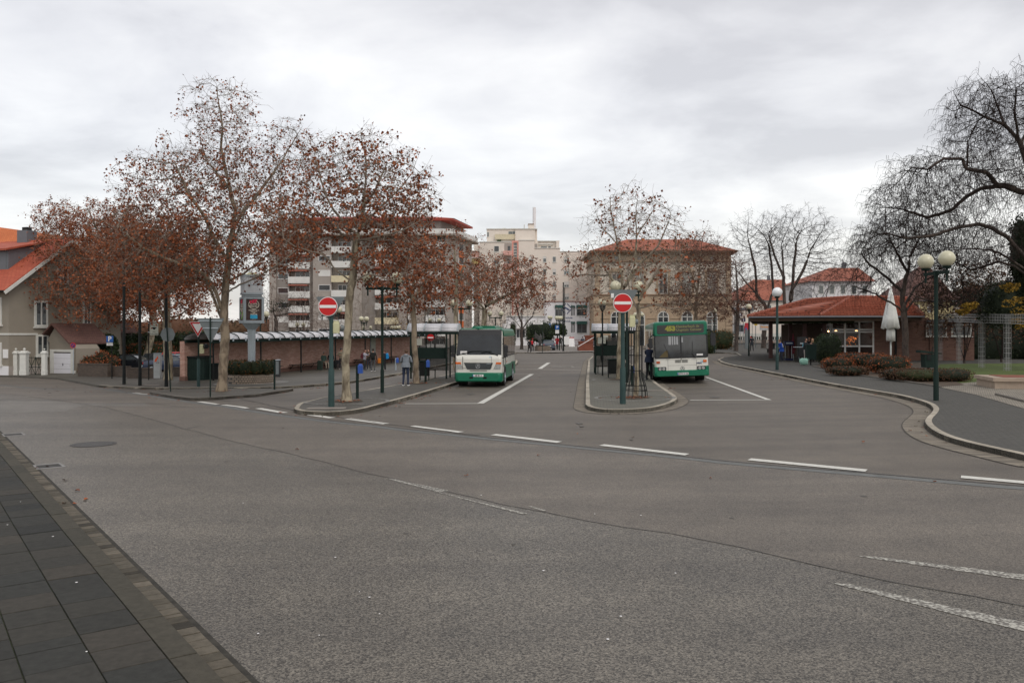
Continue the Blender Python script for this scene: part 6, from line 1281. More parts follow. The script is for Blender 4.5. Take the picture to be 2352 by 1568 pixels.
# give way sign in the side street, sign backs, parking signs and others
def post_sign(px, py, top, label, cat='traffic sign', r=.03, m='green', off=KH, group=None, Y=None, name='traffic_sign'):
    p_ = onY(px, Y, off) if Y else at(px, py, off); k_ = p_.y / F; e_ = emp(name, p_, 0, label, cat, group); h_ = ((HY + (CAMZ - p_.z) / k_) - top) * k_
    MB().tube([(0, 0, -.05), (0, 0, h_)], r, 10).build('pole', M[m], e_); return e_, k_, h_, (HY + (CAMZ - p_.z) / k_)
e_, k_, h_, fy = post_sign(456, 887.5, 740, 'red bordered give way sign on a green post left of the tallest tree', r=.045)
MB().tube([(0, 0, 0), (0, 0, 1.45), (0, 0, 1.5)], [.085, .085, .05], 12).build('pole_sleeve', M['green2'], e_)
w_ = 20 * k_; zt_ = (fy - 739) * k_; MB().ext([(-w_, zt_), (w_, zt_), (0, zt_ - w_ * 1.75)], -.09, -.075).build('white_rim', M['white'], e_); MB().ext([(-w_ * .93, zt_ - w_ * .05), (w_ * .93, zt_ - w_ * .05), (0, zt_ - w_ * 1.66)], -.1, -.088).build('red_border', M['red'], e_); MB().ext([(-w_ * .62, zt_ - w_ * .22), (w_ * .62, zt_ - w_ * .22), (0, zt_ - w_ * 1.3)], -.11, -.098).build('white_field', M['white'], e_)
MB().box((.18, 0, (fy - 801) * k_), (.22, .16, .5), bev=.03).build('junction_box', M['cream'], e_); MB().tube([(.34, -.05, (fy - 795) * k_), (.34, .2, (fy - 795) * k_)], .13, 12).tube([(.52, -.2, (fy - 795) * k_), (.34, .0, (fy - 795) * k_)], [.12, .10], 12).build('signal_head', M['black'], e_)
e_, k_, h_, fy = post_sign(483, 911.5, 728, 'grey back of a give way sign on a slim post by the tallest tree')
w_ = 31 * k_; zt_ = (fy - 731) * k_; MB().ext([(-w_, zt_), (w_, zt_), (.04, zt_ - w_ * 1.75), (-.04, zt_ - w_ * 1.75)], .05, .065).build('sign_plate', M['grey'], e_); MB().box((0, .03, zt_ - .1), (w_ * 1.7, .03, .04)).box((0, .03, zt_ - .4), (w_ * 1.1, .03, .04)).build('bracket', M['steel'], e_)
e_, k_, h_, fy = post_sign(392, 899, 748, 'grey round sign back on a slim leaning post left of the give way sign', r=.03)
e_.rotation_euler = (0, R(-3.4), 0); MB().disc((0, .06, (fy - 768) * k_), 17 * k_, (0, 1, .0), .015, 8).build('sign_plate', M['grey'], e_); MB().box((.12, .09, (fy - 768) * k_), (.07, .01, .1)).build('sticker', M['white'], e_)
for k2, (px, py, top) in enumerate(((285, 882, 560), (321.5, 885, 600), (382, 887.5, 540))):
    p_ = at(px, py, KH); k_ = p_.y / F; e_ = emp('flagpole', p_, R(0), ['left one of three tall black poles at the car park corner', 'middle one of three tall black poles at the car park corner', 'right one of three tall black poles next to the round sign back'][k2], 'pole', 'tall black poles by the car park')
    MB().tube([(0, 0, -.05), (0, 0, 1.2), (-.02, 0, (py - top) * k_)], [.1, .085, .07], 14).build('shaft', M['black'], e_); MB().ball((-.02, 0, (py - top) * k_ + .04), .08).build('cap', M['black'], e_)
e_, k_, h_, fy = post_sign(257, 869, 772, 'blue parking sign with a white plate below it by the low stone wall', r=.035, m='black', name='parking_sign')
MB().box((-.12, -.05, (fy - 778.5) * k_), (16 * k_, .02, 14 * k_), bev=.004).build('sign_plate', M['blue'], e_); text_mb('P', .48, TF(-.12, -.063, (fy - 778.5) * k_), bold=.012).build('letter', M['white'], e_)
MB().box((-.12, -.05, (fy - 790) * k_), (14.5 * k_, .02, 6.5 * k_)).build('lower_plate', M['white'], e_); text_mb('mit Parkschein', .11, TF(-.12, -.062, (fy - 789) * k_)).build('lettering', M['black'], e_)
e_, k_, h_, fy = post_sign(168.5, 862, 788, 'small round no stopping sign on a thin pole at the garage corner', r=.03, m='steel', off=0)
MB().disc((0, -.05, (fy - 793) * k_), 6.3 * k_, (0, 1, 0), .02, 28).build('red_rim', M['red'], e_); MB().disc((0, -.062, (fy - 793) * k_), 4.9 * k_, (0, 1, 0), .012, 28).build('blue_field', mat('dull sign blue', (.03, .035, .14), .5), e_)
mb = MB(); mb.box((0, -.072, (fy - 793) * k_), (.3, .006, .05), M=Matrix.Translation((0, 0, (fy - 793) * k_)) @ Matrix.Rotation(R(-45), 4, 'Y') @ Matrix.Translation((0, 0, -(fy - 793) * k_))); mb.build('slash', M['red'], e_)
e_, k_, h_, fy = post_sign(341.5, 872, 738, 'pale arched parking notice with a black arrow beside the ticket machine', 'sign', r=.035, m='black', name='parking_notice')
zc_ = (fy - 752) * k_; x_ = .38; hw, hh = 9.5 * k_, 17.5 * k_; pp = [(x_ - hw, zc_ - hh), (x_ + hw, zc_ - hh), (x_ + hw, zc_ + hh * .55), (x_ + hw * .8, zc_ + hh * .82), (x_, zc_ + hh), (x_ - hw * .8, zc_ + hh * .82), (x_ - hw, zc_ + hh * .55)]
MB().ext(pp, -.06, -.04).build('sign_plate', mat('pale green grey plate', (.42, .44, .38), .5), e_); MB().box((.1, -.02, zc_ + .3), (.3, .04, .05)).box((.1, -.02, zc_ - .3), (.3, .04, .05)).build('bracket', M['steel'], e_)
mb = text_mb('Parkschein', .15, TF(x_, -.064, zc_ + .30)); text_mb('entwerten', .13, TF(x_, -.064, zc_ + .14), mb); mb.ext([(x_ - .18, zc_ + .02), (x_ + .18, zc_ + .02), (x_, zc_ - .16)], -.066, -.061); text_mb('hier', .12, TF(x_, -.064, zc_ - .28), mb); text_mb('Parkschein', .14, TF(x_, -.064, zc_ - .42), mb); text_mb('lösen', .12, TF(x_, -.064, zc_ - .56), mb); mb.build('lettering', M['black'], e_)
# parking ticket machine
p_ = at(362, 868, KH); k_ = p_.y / F; e_ = emp('ticket_machine', p_, .15, 'tall pale grey parking ticket machine with an orange flash', 'ticket machine')
w_, h_ = 15 * k_, 57 * k_; MB().box((0, 0, h_ * .49), (w_, w_ * .8, h_ * .98), bev=.03).build('cabinet', mat('pale machine grey', (.42, .44, .44), .45), e_); MB().box((0, -.02, h_ * .99), (w_ * 1.08, w_ * .9, h_ * .03)).build('cap', M['steel'], e_)
MB().box((-.02, -w_ * .41, h_ * .79), (w_ * .6, .015, h_ * .30)).build('panel', M['steel'], e_); MB().ext([(-.16, h_ * .66), (-.02, h_ * .66), (.02, h_ * .76), (.10, h_ * .79), (.02, h_ * .92), (-.02, h_ * .81), (-.10, h_ * .78)], -w_ * .41 - .014, -w_ * .41 - .009).build('flash', mat('orange flash', (.75, .10, .02), .4), e_)
MB().box((0, -w_ * .41, h_ * .62), (.05, .01, .05)).box((.12, -w_ * .41, h_ * .62), (.05, .01, .05)).build('button', M['black'], e_)
# stone planter ring with hedge and the advertising pillar standing in it
pc = at(576, 882, KH); Rr = 55 * pc.y / F; pc.y += Rr; pc = Vector((atY(578, pc.y), pc.y, gz(atY(578, pc.y), pc.y) + KH)); hgt = .50
e_ = emp('round_planter', pc, 0, 'round raised planter of small cobbles around the advertising pillar', 'planter')
MB().tube([(0, 0, -.1), (0, 0, hgt * .95), (0, 0, hgt)], [Rr * .98, Rr * 1.0, Rr * .97], 40).build('cobble_wall', M['cobwall'], e_); MB().tube([(0, 0, hgt), (0, 0, hgt + .02)], Rr * .95, 32).build('soil', M['soil'], e_)
ring('pillar_paving_ring', pc, Rr, Rr + .75, KH + .003, M['ring'])
k_ = pc.y / F; ht = (862 - 829) * k_; bx = [((pc.x + Rr * .78 * math.cos(a), pc.y + Rr * .78 * math.sin(a), pc.z + hgt + ht * .48), (.42, .42, ht * .52)) for a in np.linspace(0, 2 * math.pi, 13)[:-1]] + [((pc.x, pc.y, pc.z + hgt + ht * .45), (Rr * .7, Rr * .7, ht * .45))]
leafcloud('round_hedge', bx, 9000, .065, M['evmix'], 'clipped round hedge with orange tips growing in the cobble planter', 'hedge', seed=170)
e_ = emp('advertising_pillar', pc, 0, 'tall grey advertising pillar with lit poster boxes standing in the round hedge', 'advertising pillar')
def zp(py): return Zat(py, pc.y) - pc.z
pol = [(math.cos(a), math.sin(a)) for a in np.linspace(math.pi / 8, 2 * math.pi + math.pi / 8, 9)[:-1]]
def oct_(mb, r0, r1, z0, z1): mb.add([(x * r0, y * r0, z0) for x, y in pol] + [(x * r1, y * r1, z1) for x, y in pol], [tuple(range(7, -1, -1)), tuple(range(8, 16))] + [(i, (i + 1) % 8, 8 + (i + 1) % 8, 8 + i) for i in range(8)]); return mb
mb = MB(); oct_(mb, 8.0 * k_, 8.6 * k_, .3, zp(775)); oct_(mb, 9.2 * k_, 9.2 * k_, zp(775), zp(771)); oct_(mb, 8.6 * k_, 9.5 * k_, zp(771), zp(757)); oct_(mb, 9.5 * k_, 24 * k_, zp(757), zp(739.5)); mb.build('column', M['steel'], e_)
# square box seen corner-on: left face broad, right face narrow
s_ = 42 * k_; ang = R(30); T_ = Matrix.Rotation(ang, 4, 'Z')
bx_ = emp('poster_box', (0, 0, 0), 0); bx_.parent = e_
def faces(z0, z1, nm, m, inset, pr, half=s_ / 2):
    for a in range(4): pass
mb = MB(); mb.box((0, 0, (zp(739.5) + zp(682)) / 2), (s_, s_, zp(682) - zp(739.5)), M=T_); box_o = mb.build('poster_housing', M['dark'], e_); bpy.data.objects.remove(bx_)
fr = MB()
for a in range(4):
    Ta = T_ @ Matrix.Rotation(a * math.pi / 2, 4, 'Z')
    for (x0, x1, z0, z1) in ((-s_ / 2 - .03, -s_ / 2 + .09, zp(739), zp(683)), (s_ / 2 - .09, s_ / 2 + .03, zp(739), zp(683)), (-s_ / 2 + .09, s_ / 2 - .09, zp(739), zp(736)), (-s_ / 2 + .09, s_ / 2 - .09, zp(687), zp(683))):
        fr.box(((x0 + x1) / 2, -s_ / 2 - .02, (z0 + z1) / 2), (x1 - x0, .06, z1 - z0), M=Ta)
fr.box((0, 0, zp(681)), (s_ * .9, s_ * .9, zp(677) - zp(685)), M=T_); fr.box((0, 0, zp(740.5)), (s_ + .12, s_ + .12, .08), M=T_); fr.build('poster_frame', M['steel'], e_)
up = MB(); up.box((0, 0, (zp(676) + zp(636)) / 2), (s_ * .98, s_ * .98, zp(636) - zp(676)), M=T_); up.build('upper_light_box', mat('white translucent panel', (.48, .50, .52), .4, var=.15, vs=3), e_)
tr = MB(); tr.box((0, 0, zp(675)), (s_ * 1.02, s_ * 1.02, .1), M=T_); tr.box((0, 0, zp(635)), (s_ * 1.02, s_ * 1.02, .14), M=T_); tr.box((0, 0, zp(655)), (s_ * 1.0, s_ * 1.0, .04), M=T_); tr.build('light_box_trim', M['steel'], e_)
tr = MB(); tr.tube([(0, 0, zp(635)), (0, 0, zp(626))], [.5, .2], 8); tr.build('finial', M['cream'], e_)
pw_, ph_ = s_ - .2, zp(687) - zp(736); zc_ = (zp(687) + zp(736)) / 2
poster = mat('dark wood poster', (.045, .022, .018), .35, var=.35, vs=4); pinkred = mat('poster crimson', (.60, .02, .07), .5); pw2 = mat('poster white ink', (.58, .52, .44), .5)
for a in range(4):
    Ta = T_ @ Matrix.Rotation(a * math.pi / 2, 4, 'Z'); pl = MB().box((0, -s_ / 2 - .012, zc_), (pw_, .02, ph_), M=Ta).build('poster', poster, e_)
    yf = -s_ / 2 - .026; mb = MB()
    for i in range(26):
        t0, t1 = math.pi * (.42 - 1.75 * i / 26), math.pi * (.42 - 1.75 * (i + 1) / 26)
        f_ = lambda t, r: Ta @ Vector((r * 1.12 * math.cos(t), yf, zc_ + ph_ * .24 + r * math.sin(t))); mb.quad(f_(t0, .235), f_(t1, .235), f_(t1, .265), f_(t0, .265))
    text_mb('ECHTE', .13, Ta @ TF(0, yf, zc_ + ph_ * .26), mb, bold=.004); text_mb('VIELFALT', .15, Ta @ TF(0, yf, zc_ + ph_ * .26 - .13), mb, bold=.004)
    if a % 2 == 0:
        for k2, (tx, sz) in enumerate((('IHRE', .09), ('LEBENSMITTEL IN', .075), ('VIELFALT', .09), ('UND', .07), ('FRISCHE', .1))): text_mb(tx, sz, Ta @ TF(0, yf, zc_ + ph_ * (.03 - .06 * k2)), mb, bold=.003)
        MB().box((.0, yf, zc_ - ph_ * .33), (.40, .006, .22), M=Ta).build('blue_panel', mat('poster cyan', (.03, .36, .60), .5), pl); text_mb('dürkheim', .06, Ta @ TF(0, yf, zc_ - ph_ * .45), mb)
    else:
        text_mb('WILLKOMMEN', .13, Ta @ TF(0, yf, zc_ + ph_ * .03), mb, bold=.003); text_mb('FRISCHE', .13, Ta @ TF(0, yf, zc_ - ph_ * .06), mb, bold=.003)
        for (dx, dz, cc) in ((-.28, -.17, (.12, .5, .1)), (0, -.18, (.32, .22, .2)), (.28, -.16, (.35, .5, .08)), (-.14, -.28, (.32, .2, .35)), (.14, -.27, (.35, .55, .15)), (0, -.38, (.2, .5, .08))):
            mm = MB(); c_ = Ta @ Vector((dx, yf, zc_ + ph_ * dz)); nn_ = (Ta.to_3x3() @ Vector((0, -1, 0))); mm.disc(c_, .085, nn_, .006, 16); mm.build('fruit', mat('fruit %.2f %.2f' % (cc[0], cc[2]), cc, .5), pl)
    mb.build('lettering', pw2, pl); text_mb('HIT', .22, Ta @ Matrix.Translation((-.02, 0, 0)) @ TF(0, yf - .004, zc_ + ph_ * .37) @ Matrix.Rotation(R(9), 4, 'Z'), bold=.022, sx=1.15).build('headline', pinkred, pl)
# litter bin on the pole right of the round hedge
p_ = at(630.5, 894, KH); k_ = p_.y / F; e_ = emp('litter_bin', p_, 0, 'narrow grey litter bin on a short green post right of the round hedge', 'litter bin'); MB().tube([(0, 0, -.05), (0, 0, 69 * k_)], .045, 10).build('post', M['green'], e_)
MB().box((.16, .06, 48 * k_), (.18, .3, 38 * k_), bev=.03).build('bin', M['pods'], e_); MB().box((.16, .06, 67.8 * k_), (.2, .32, .04), bev=.01).build('lid', M['steel'], e_); MB().box((.16, -.095, 50 * k_), (.15, .012, 30 * k_)).build('front_panel', M['grey'], e_)
# dark container by the shelter's left end
p_ = at(452, 872, KH); k_ = p_.y / F; e_ = emp('utility_cabinet', p_, 0, 'big dark green cabinet left of the brick shelter behind the give way post', 'cabinet'); MB().box((0, 0, 26 * k_), (52 * k_, 1.2, 52 * k_), bev=.03).build('housing', M['green'], e_); MB().box((0, 0, 53 * k_), (56 * k_, 1.35, .10), bev=.03).build('lid', M['black'], e_)
for i in (-1, 1): MB().box((i * 13 * k_, -.61, 25 * k_), (24 * k_, .02, 44 * k_)).build('door', M['green'], e_)
p_ = at(497, 870, KH); e_ = emp('utility_cabinet', p_, 0, 'smaller black cabinet between the dark green cabinet and the tree trunk', 'cabinet'); k_ = p_.y / F; MB().box((0, 0, 17 * k_), (28 * k_, .8, 34 * k_), bev=.03).build('housing', M['black'], e_); MB().box((0, 0, 35 * k_), (30 * k_, .9, .06)).build('lid', M['green'], e_)

# --- long brick waiting shelter
sa = Vector((-20.4, 51.5)); sb = Vector((-9.6, 85.0)); sd = (sb - sa); SL = sd.length; sd.normalize(); sn = Vector((sd.y, -sd.x))      # sn points to the bus side
zs_ = lambda t: gz(*(sa + sd * t)) + KH
za, zbb = zs_(0), zs_(SL); e_ = emp('waiting_shelter', (sa.x, sa.y, za), math.atan2(sd.y, sd.x), 'long pink brick waiting shelter with a barrel roof of milky glazing', 'bus shelter')
Th = .05; LM = Matrix.Rotation(-math.atan2(zbb - za, SL), 4, 'Y')
H1 = 2.45; WD = 2.0      # local x along the wall, -y towards the buses
def sh(mb, name, m, par=None): mb.xf(LM); return mb.build(name, m, par or e_)
sh(MB().b2(0, SL, 0, .35, -.3, H1), 'brick_wall', M['brickp']); sh(MB().b2(-.02, SL + .02, -.04, .39, -.3, .25), 'wall_base', M['brickd'])
npost = 7
for i in range(npost + 1):
    x = .3 + i * (SL - .6) / npost; sh(MB().tube([(x, -WD + .1, -.05), (x, -WD + .1, H1 - .12)], .055, 10), 'post', M['black'])
sh(MB().b2(0, SL, -WD - .02, -WD + .14, H1 - .12, H1 + .08), 'front_beam', M['green']); sh(MB().b2(0, SL, -.14, .0, H1 - .1, H1 + .08), 'rear_beam', M['green'])
nb = 27; bw = SL / nb
def vault(x0, x1, y0, y1, z, rise, nseg=8, th=.015):
    mb = MB(); yc = (y0 + y1) / 2; ry = (y1 - y0) / 2
    for i in range(nseg):
        a, c = math.pi * i / nseg, math.pi * (i + 1) / nseg
        P_ = [(x0, yc - ry * math.cos(a), z + rise * math.sin(a)), (x1, yc - ry * math.cos(a), z + rise * math.sin(a)), (x1, yc - ry * math.cos(c), z + rise * math.sin(c)), (x0, yc - ry * math.cos(c), z + rise * math.sin(c))]
        mb.quad(*P_); mb.sm[-1] = True
    return mb
for i in range(nb):
    mb = vault(i * bw + .02, (i + 1) * bw - .02, -WD - .1, .05, H1 + .09, .42); o = sh(mb, 'roof_pane', M['polyc']); sld = o.modifiers.new('t', 'SOLIDIFY'); sld.thickness = .012
for i in range(nb + 1):
    mb = MB(); P_ = [Vector((i * bw, -WD / 2 - .025 - (WD / 2 + .1) * math.cos(a), H1 + .09 + .45 * math.sin(a))) for a in np.linspace(0, math.pi, 13)]; mb.tube(P_, .032, 6); sh(mb, 'roof_rib', M['green'])
for i in range(nb): sh(MB().b2(i * bw + bw * .45, i * bw + bw * .55, -WD - .15, -WD - .13, H1 - .02, H1 + .2), 'gutter_bracket', M['steel']) if i % 1 == 0 else None
for i in range(6):
    x0, x1 = .9 + i * (SL - .6) / npost + .5, .9 + (i + 1) * (SL - .6) / npost - .9; mb = MB(); mb.b2(x0, x1, -.62, -.5, .43, .47); mb.b2(x0, x1, -.46, -.34, .43, .47); mb.b2(x0, x1, -.30, -.18, .43, .47); bo = sh(mb, 'bench', M['wood'])
    mb = MB()
    for x in (x0 + .3, (x0 + x1) / 2, x1 - .3): mb.tube([(x, -.6, .42), (x, -.04, .42)], .025, 6); mb.tube([(x, -.35, .42), (x, -.04, .12)], .025, 6)
    mb.xf(LM); mb.build('bracket', M['black'], bo)
tb = sh(MB().b2(SL * .70, SL * .70 + .85, -.09, -.02, 1.05, 2.25), 'timetable_case', mat('timetable paper', (.40, .42, .36), .5)); sh(MB().b2(SL * .70 - .05, SL * .70 + .9, -.07, -.01, 1.0, 2.3), 'timetable_frame', M['steel'], tb)
# grey asphalt is in front; a small bin on the shelter's left bay
# --- bus shelters on the two islands
def shelter(cx, cy, z, rz, label, W=2.65, Dp=1.7, H=2.32, rise=.42, box=True):
    e_ = emp('bus_shelter', (cx, cy, z), rz, label, 'bus shelter', 'small green bus shelters on the islands')
    for x in (-W / 2 + .18, 0.55 * W / 2, W / 2 - .12):
        for y in (0.1, Dp - .1): MB().box((x, y, H / 2), (.08, .08, H)).build('post', M['green'], e_)
    MB().b2(-W / 2, W / 2, 0, .08, H, H + .14).b2(-W / 2, W / 2, Dp - .08, Dp, H, H + .14).b2(-W / 2, -W / 2 + .08, .08, Dp - .08, H, H + .14).b2(W / 2 - .08, W / 2, .08, Dp - .08, H, H + .14).build('roof_frame', M['green'], e_)
    n_ = 3
    for i in range(n_):
        o = vault(-W / 2 + .02 + i * W / n_, -W / 2 + (i + 1) * W / n_ - .02, -.02, Dp + .02, H + .15, rise).build('roof_pane', M['polyc'], e_); o.modifiers.new('t', 'SOLIDIFY').thickness = .012
    for i in range(n_ + 1):
        x = -W / 2 + i * W / n_; P_ = [Vector((x, Dp / 2 - (Dp / 2 + .03) * math.cos(a), H + .15 + (rise + .012) * math.sin(a))) for a in np.linspace(0, math.pi, 11)]; MB().tube(P_, .022, 6).build('roof_rib', M['steel'], e_)
    for x in (-W / 2, W / 2):
        P_ = [(Dp / 2 - Dp / 2 * math.cos(a), H + .15 + rise * math.sin(a)) for a in np.linspace(0, math.pi, 11)]; MB().extx(P_, x - .006, x + .006).build('gable_pane', M['polyc'], e_)
    g_ = MB().b2(-W / 2 + .22, .5 * W / 2, Dp - .12, Dp - .1, .35, 2.1).build('glass_panel', kgl, e_); MB().b2(-W / 2 + .09, -W / 2 + .11, .2, Dp - .2, .35, 2.1).build('glass_panel', kgl, e_)
    MB().b2(-W / 2 + .22, .5 * W / 2, .2, .26, 1.05, 1.62).build('info_board', M['green'], e_); MB().b2(-W / 2 + .3, -W / 2 + .75, .17, .19, 1.75, 2.1).build('timetable', mat('timetable paper 2', (.45, .46, .40), .4), e_)
    mb = MB()
    for i in range(4): mb.b2(-W / 2 + .25, .1, .7 + i * .11, .78 + i * .11, .44, .47)
    bo = mb.build('bench', M['wood'], e_); mb = MB()
    for x in (-W / 2 + .35, 0): mb.tube([(x, 1.0, 0), (x, 1.0, .44)], .03, 6); mb.tube([(x, .7, .43), (x, 1.12, .43)], .025, 6)
    mb.build('bench_leg', M['green'], bo)
    return e_
v = onY(992, 43.2, KH); v.x = atY(993, 43.2); shelter(v.x, v.y, v.z, R(-3), 'green bus shelter with milky barrel roof left of the minibus')
v = onY(1415, 47, KH); shelter(v.x, v.y, v.z, R(-3), 'green bus shelter with white barrel roof on the station island')
v = onY(1409, 70, KH); shelter(v.x, v.y, v.z, R(-5), 'second bus shelter farther back on the station island', W=2.4)
# waste bins beside the shelters
def stand_bin(px, py, label, w_=.5, h_=.72, lift=.22):
    p_ = at(px, py, KH); e_ = emp('litter_bin', p_, 0, label, 'litter bin'); MB().box((0, 0, lift + h_ / 2), (w_, .34, h_), bev=.03).build('bin', M['black'], e_); MB().box((0, 0, lift + h_ + .03), (w_ + .04, .38, .05), bev=.02).build('lid', M['green'], e_)
    MB().box((-w_ / 2 + .03, 0, lift / 2), (.05, .05, lift)).box((w_ / 2 - .03, 0, lift / 2), (.05, .05, lift)).build('legs', M['green'], e_); return e_
stand_bin(975, 873, 'black litter bin left of the minibus under the bus shelter'); stand_bin(1407, 867, 'black litter bin at the front of the station island shelter')
# green waste bin by the big lamp post
p_ = at(2133, 868, KH); k_ = p_.y / F; e_ = emp('litter_bin', p_, 0, 'dark green litter bin on a stub post left of the nearest lamp', 'litter bin'); MB().tube([(0, 0, 0), (0, 0, .5)], .07, 10).build('post', M['black'], e_)
MB().box((0, 0, .62 + .2), (26 * k_ * .95, .42, 30 * k_), taper=1.08).build('bin', M['green'], e_); MB().ext([(-.5, 1.22), (.5, 1.15), (.5, 1.20), (-.5, 1.34)], -.24, .24).build('lid', M['green'], e_)
MB().box((-.1, -.24, 1.0), (.18, .02, .28)).build('ash_plate', M['black'], e_)
p_ = at(1862, 838, KH); e_ = emp('litter_bin', p_, 0, 'green litter bin on a post beside the standing tables at the kiosk', 'litter bin'); MB().tube([(0, 0, 0), (0, 0, .4)], .05, 8).build('post', M['black'], e_); MB().box((0, 0, .85), (.62, .4, .95), taper=1.05, bev=0).build('bin', M['green'], e_); MB().box((0, 0, 1.36), (.68, .46, .06), bev=.02).build('lid', M['green'], e_)
# ticket validators: green posts with blue boxes
for k2, (px, py, hpx, lb, side) in enumerate(((820.8, 914, 77, 'green post with a blue ticket validator right of the pale plane tree', 1), (909, 849.5, 27.5, 'far grey post with a blue validator before the brick shelter', 1), (977.5, 878.5, 51, 'green post with a blue validator by the bus shelter bin', 1), (1452, 885, 46, 'blue validator on a post behind the caged young tree', 1))):
    p_ = at(px, py, KH); k_ = p_.y / F; h_ = hpx * k_; e_ = emp('ticket_validator', p_, 0, lb, 'ticket validator', 'blue ticket validators'); MB().tube([(0, 0, -.05), (0, 0, h_)], .055, 12).build('post', M['steel' if k2 == 1 else 'green'], e_)
    MB().box((.12, -.03, h_ - .17), (.17, .2, .30), bev=.02).box((.12, -.03, h_ + .0), (.13, .16, .05), taper=.7).build('validator_box', mat('validator blue', (.03, .09, .36), .35), e_)
# bus stop plate and small signs above shelter
e_, k_, h_, fy = post_sign(964, 0, 748, 'white bus stop plate with a green H behind the shelter roof', 'sign', r=.03, Y=62, name='bus_stop_sign')
MB().box((0, -.04, h_ - .25), (.52, .02, .5)).build('sign_plate', M['white'], e_); mb = MB(); Rg_ = .2
for i in range(24): t0, t1 = 2 * math.pi * i / 24, 2 * math.pi * (i + 1) / 24; f_ = lambda t, r: (r * math.cos(t), -.056, h_ - .25 + r * math.sin(t)); mb.quad(f_(t0, Rg_ * .82), f_(t1, Rg_ * .82), f_(t1, Rg_), f_(t0, Rg_))
text_mb('H', .26, TF(0, -.056, h_ - .25), mb, bold=.006); mb.build('emblem', mat('stop green', (.02, .30, .16), .5), e_)
e_, k_, h_, fy = post_sign(989, 0, 768, 'small red no entry disc peeping over the shelter roof', r=.03, Y=75, group='no entry signs at the island tips'); MB().disc((0, -.05, h_ + .02 - .3), .32, (0, 1, 0), .02, 28).build('red_disc', M['red'], e_); MB().box((0, -.065, h_ - .28), (.5, .01, .1)).build('white_bar', M['white'], e_)
e_, k_, h_, fy = post_sign(979, 0, 738, 'grey give way back on a green pole behind the left bus shelter', r=.055, Y=70); MB().ext([(-.6, h_ - .55), (.6, h_ - .55), (.1, h_ - 1.1), (-.1, h_ - 1.1)], .06, .08).build('sign_plate', M['grey'], e_)
e_, k_, h_, fy = post_sign(1461, 0, 752, 'white and yellow bus stop plate behind the right shelter roof', 'sign', r=.03, Y=56, name='bus_stop_sign'); MB().box((-.2, -.04, h_ - .2), (.42, .02, .36)).build('sign_plate', M['cream'], e_); MB().disc((-.2, -.055, h_ - .2), .12, (0, 1, 0), .01, 20).build('emblem', mat('stop yellow', (.7, .5, .02), .5), e_)
# tree cage
p_ = at(1459, 911, KH); k_ = p_.y / F; e_ = emp('tree_cage', p_, 0, 'flared black iron cage round the thin young tree on the island', 'tree guard')
prof = [(.46, 0), (.44, .22), (.40, .45), (.30, .72), (.27, .95), (.27, 2.45), (.24, 2.58), (.16, 2.64)]; NB = 16; mb = MB()
for i in range(NB):
    a = 2 * math.pi * i / NB; mb.tube([(r_ * math.cos(a), r_ * math.sin(a), z) for r_, z in prof], .011, 5)
mb.build('bars', M['black'], e_)
for r_, z in ((.42, .25), (.40, .42), (.27, .98), (.27, 1.55), (.27, 2.45)):
    mb = MB(); mb.tube([(r_ * math.cos(a), r_ * math.sin(a), z) for a in np.linspace(0, 2 * math.pi, 25)], .013, 5, caps=False); mb.build('hoop', M['black'], e_)
# far square: two very tall black poles, parking signs, fountain basin, planter ring with metal sculpture
for k2, (px, py, top) in enumerate(((1290, 797, 658), (1297, 795, 662), (1293.8, 806, 651))):
    if k2 == 0: continue
    p_ = at(px, py, KH); k_ = p_.y / F; e_ = emp('flagpole', p_, 0, ['', 'right one of the two tall black poles on the far square', 'left one of the two tall black poles on the far square'][k2], 'pole', 'tall black poles on the far square'); MB().tube([(0, 0, 0), (0, 0, 1.3), (0, 0, (py - top) * k_)], [.13, .10, .07], 10).build('shaft', M['black'], e_); MB().ball((0, 0, (py - top) * k_ + .05), .1).build('cap', M['black'], e_)
for px, Y, top, lb in ((1260.5, 121, 741, 'left blue parking sign on the far square'), (1280, 114, 745, 'right blue parking sign on the far square')):
    e_, k_, h_, fy = post_sign(px, 0, top, lb, r=.04, m='black', Y=Y, name='parking_sign', group='blue parking signs on the far square'); MB().box((0, -.06, h_ - .4), (.62, .02, .55)).build('sign_plate', M['blue'], e_); text_mb('P', .5, TF(0, -.072, h_ - .4), bold=.01).build('letter', M['white'], e_); MB().box((0, -.06, h_ - 1.0), (.56, .02, .5)).build('lower_plate', M['white'], e_)
e_, k_, h_, fy = post_sign(1246, 0, 740, 'white direction plate on a thin post beside the round evergreen', 'sign', r=.035, m='green', Y=100, name='direction_sign'); MB().box((-.55, -.05, h_ - .1), (1.2, .02, .3)).build('sign_plate', M['white'], e_); text_mb('Zentrum', .2, TF(-.55, -.062, h_ - .1)).build('lettering', M['black'], e_)
c_ = at(1247, 806, KH); k_ = c_.y / F; e_ = emp('stone_planter', c_ + Vector((0, 1.1, 0)), 0, 'low octagonal stone planter with a metal bird sculpture on the far square', 'planter'); rr = 20 * k_; mb = MB(); mb.prism([(rr * math.cos(a), rr * .9 * math.sin(a)) for a in np.linspace(math.pi / 8, 2 * math.pi + math.pi / 8, 9)[:-1]], -.05, .62); mb.build('basin', M['cobwall'], e_); mb = MB(); mb.prism([(rr * .85 * math.cos(a), rr * .77 * math.sin(a)) for a in np.linspace(0, 2 * math.pi, 17)[:-1]], .62, .68); mb.build('soil', M['soil'], e_)
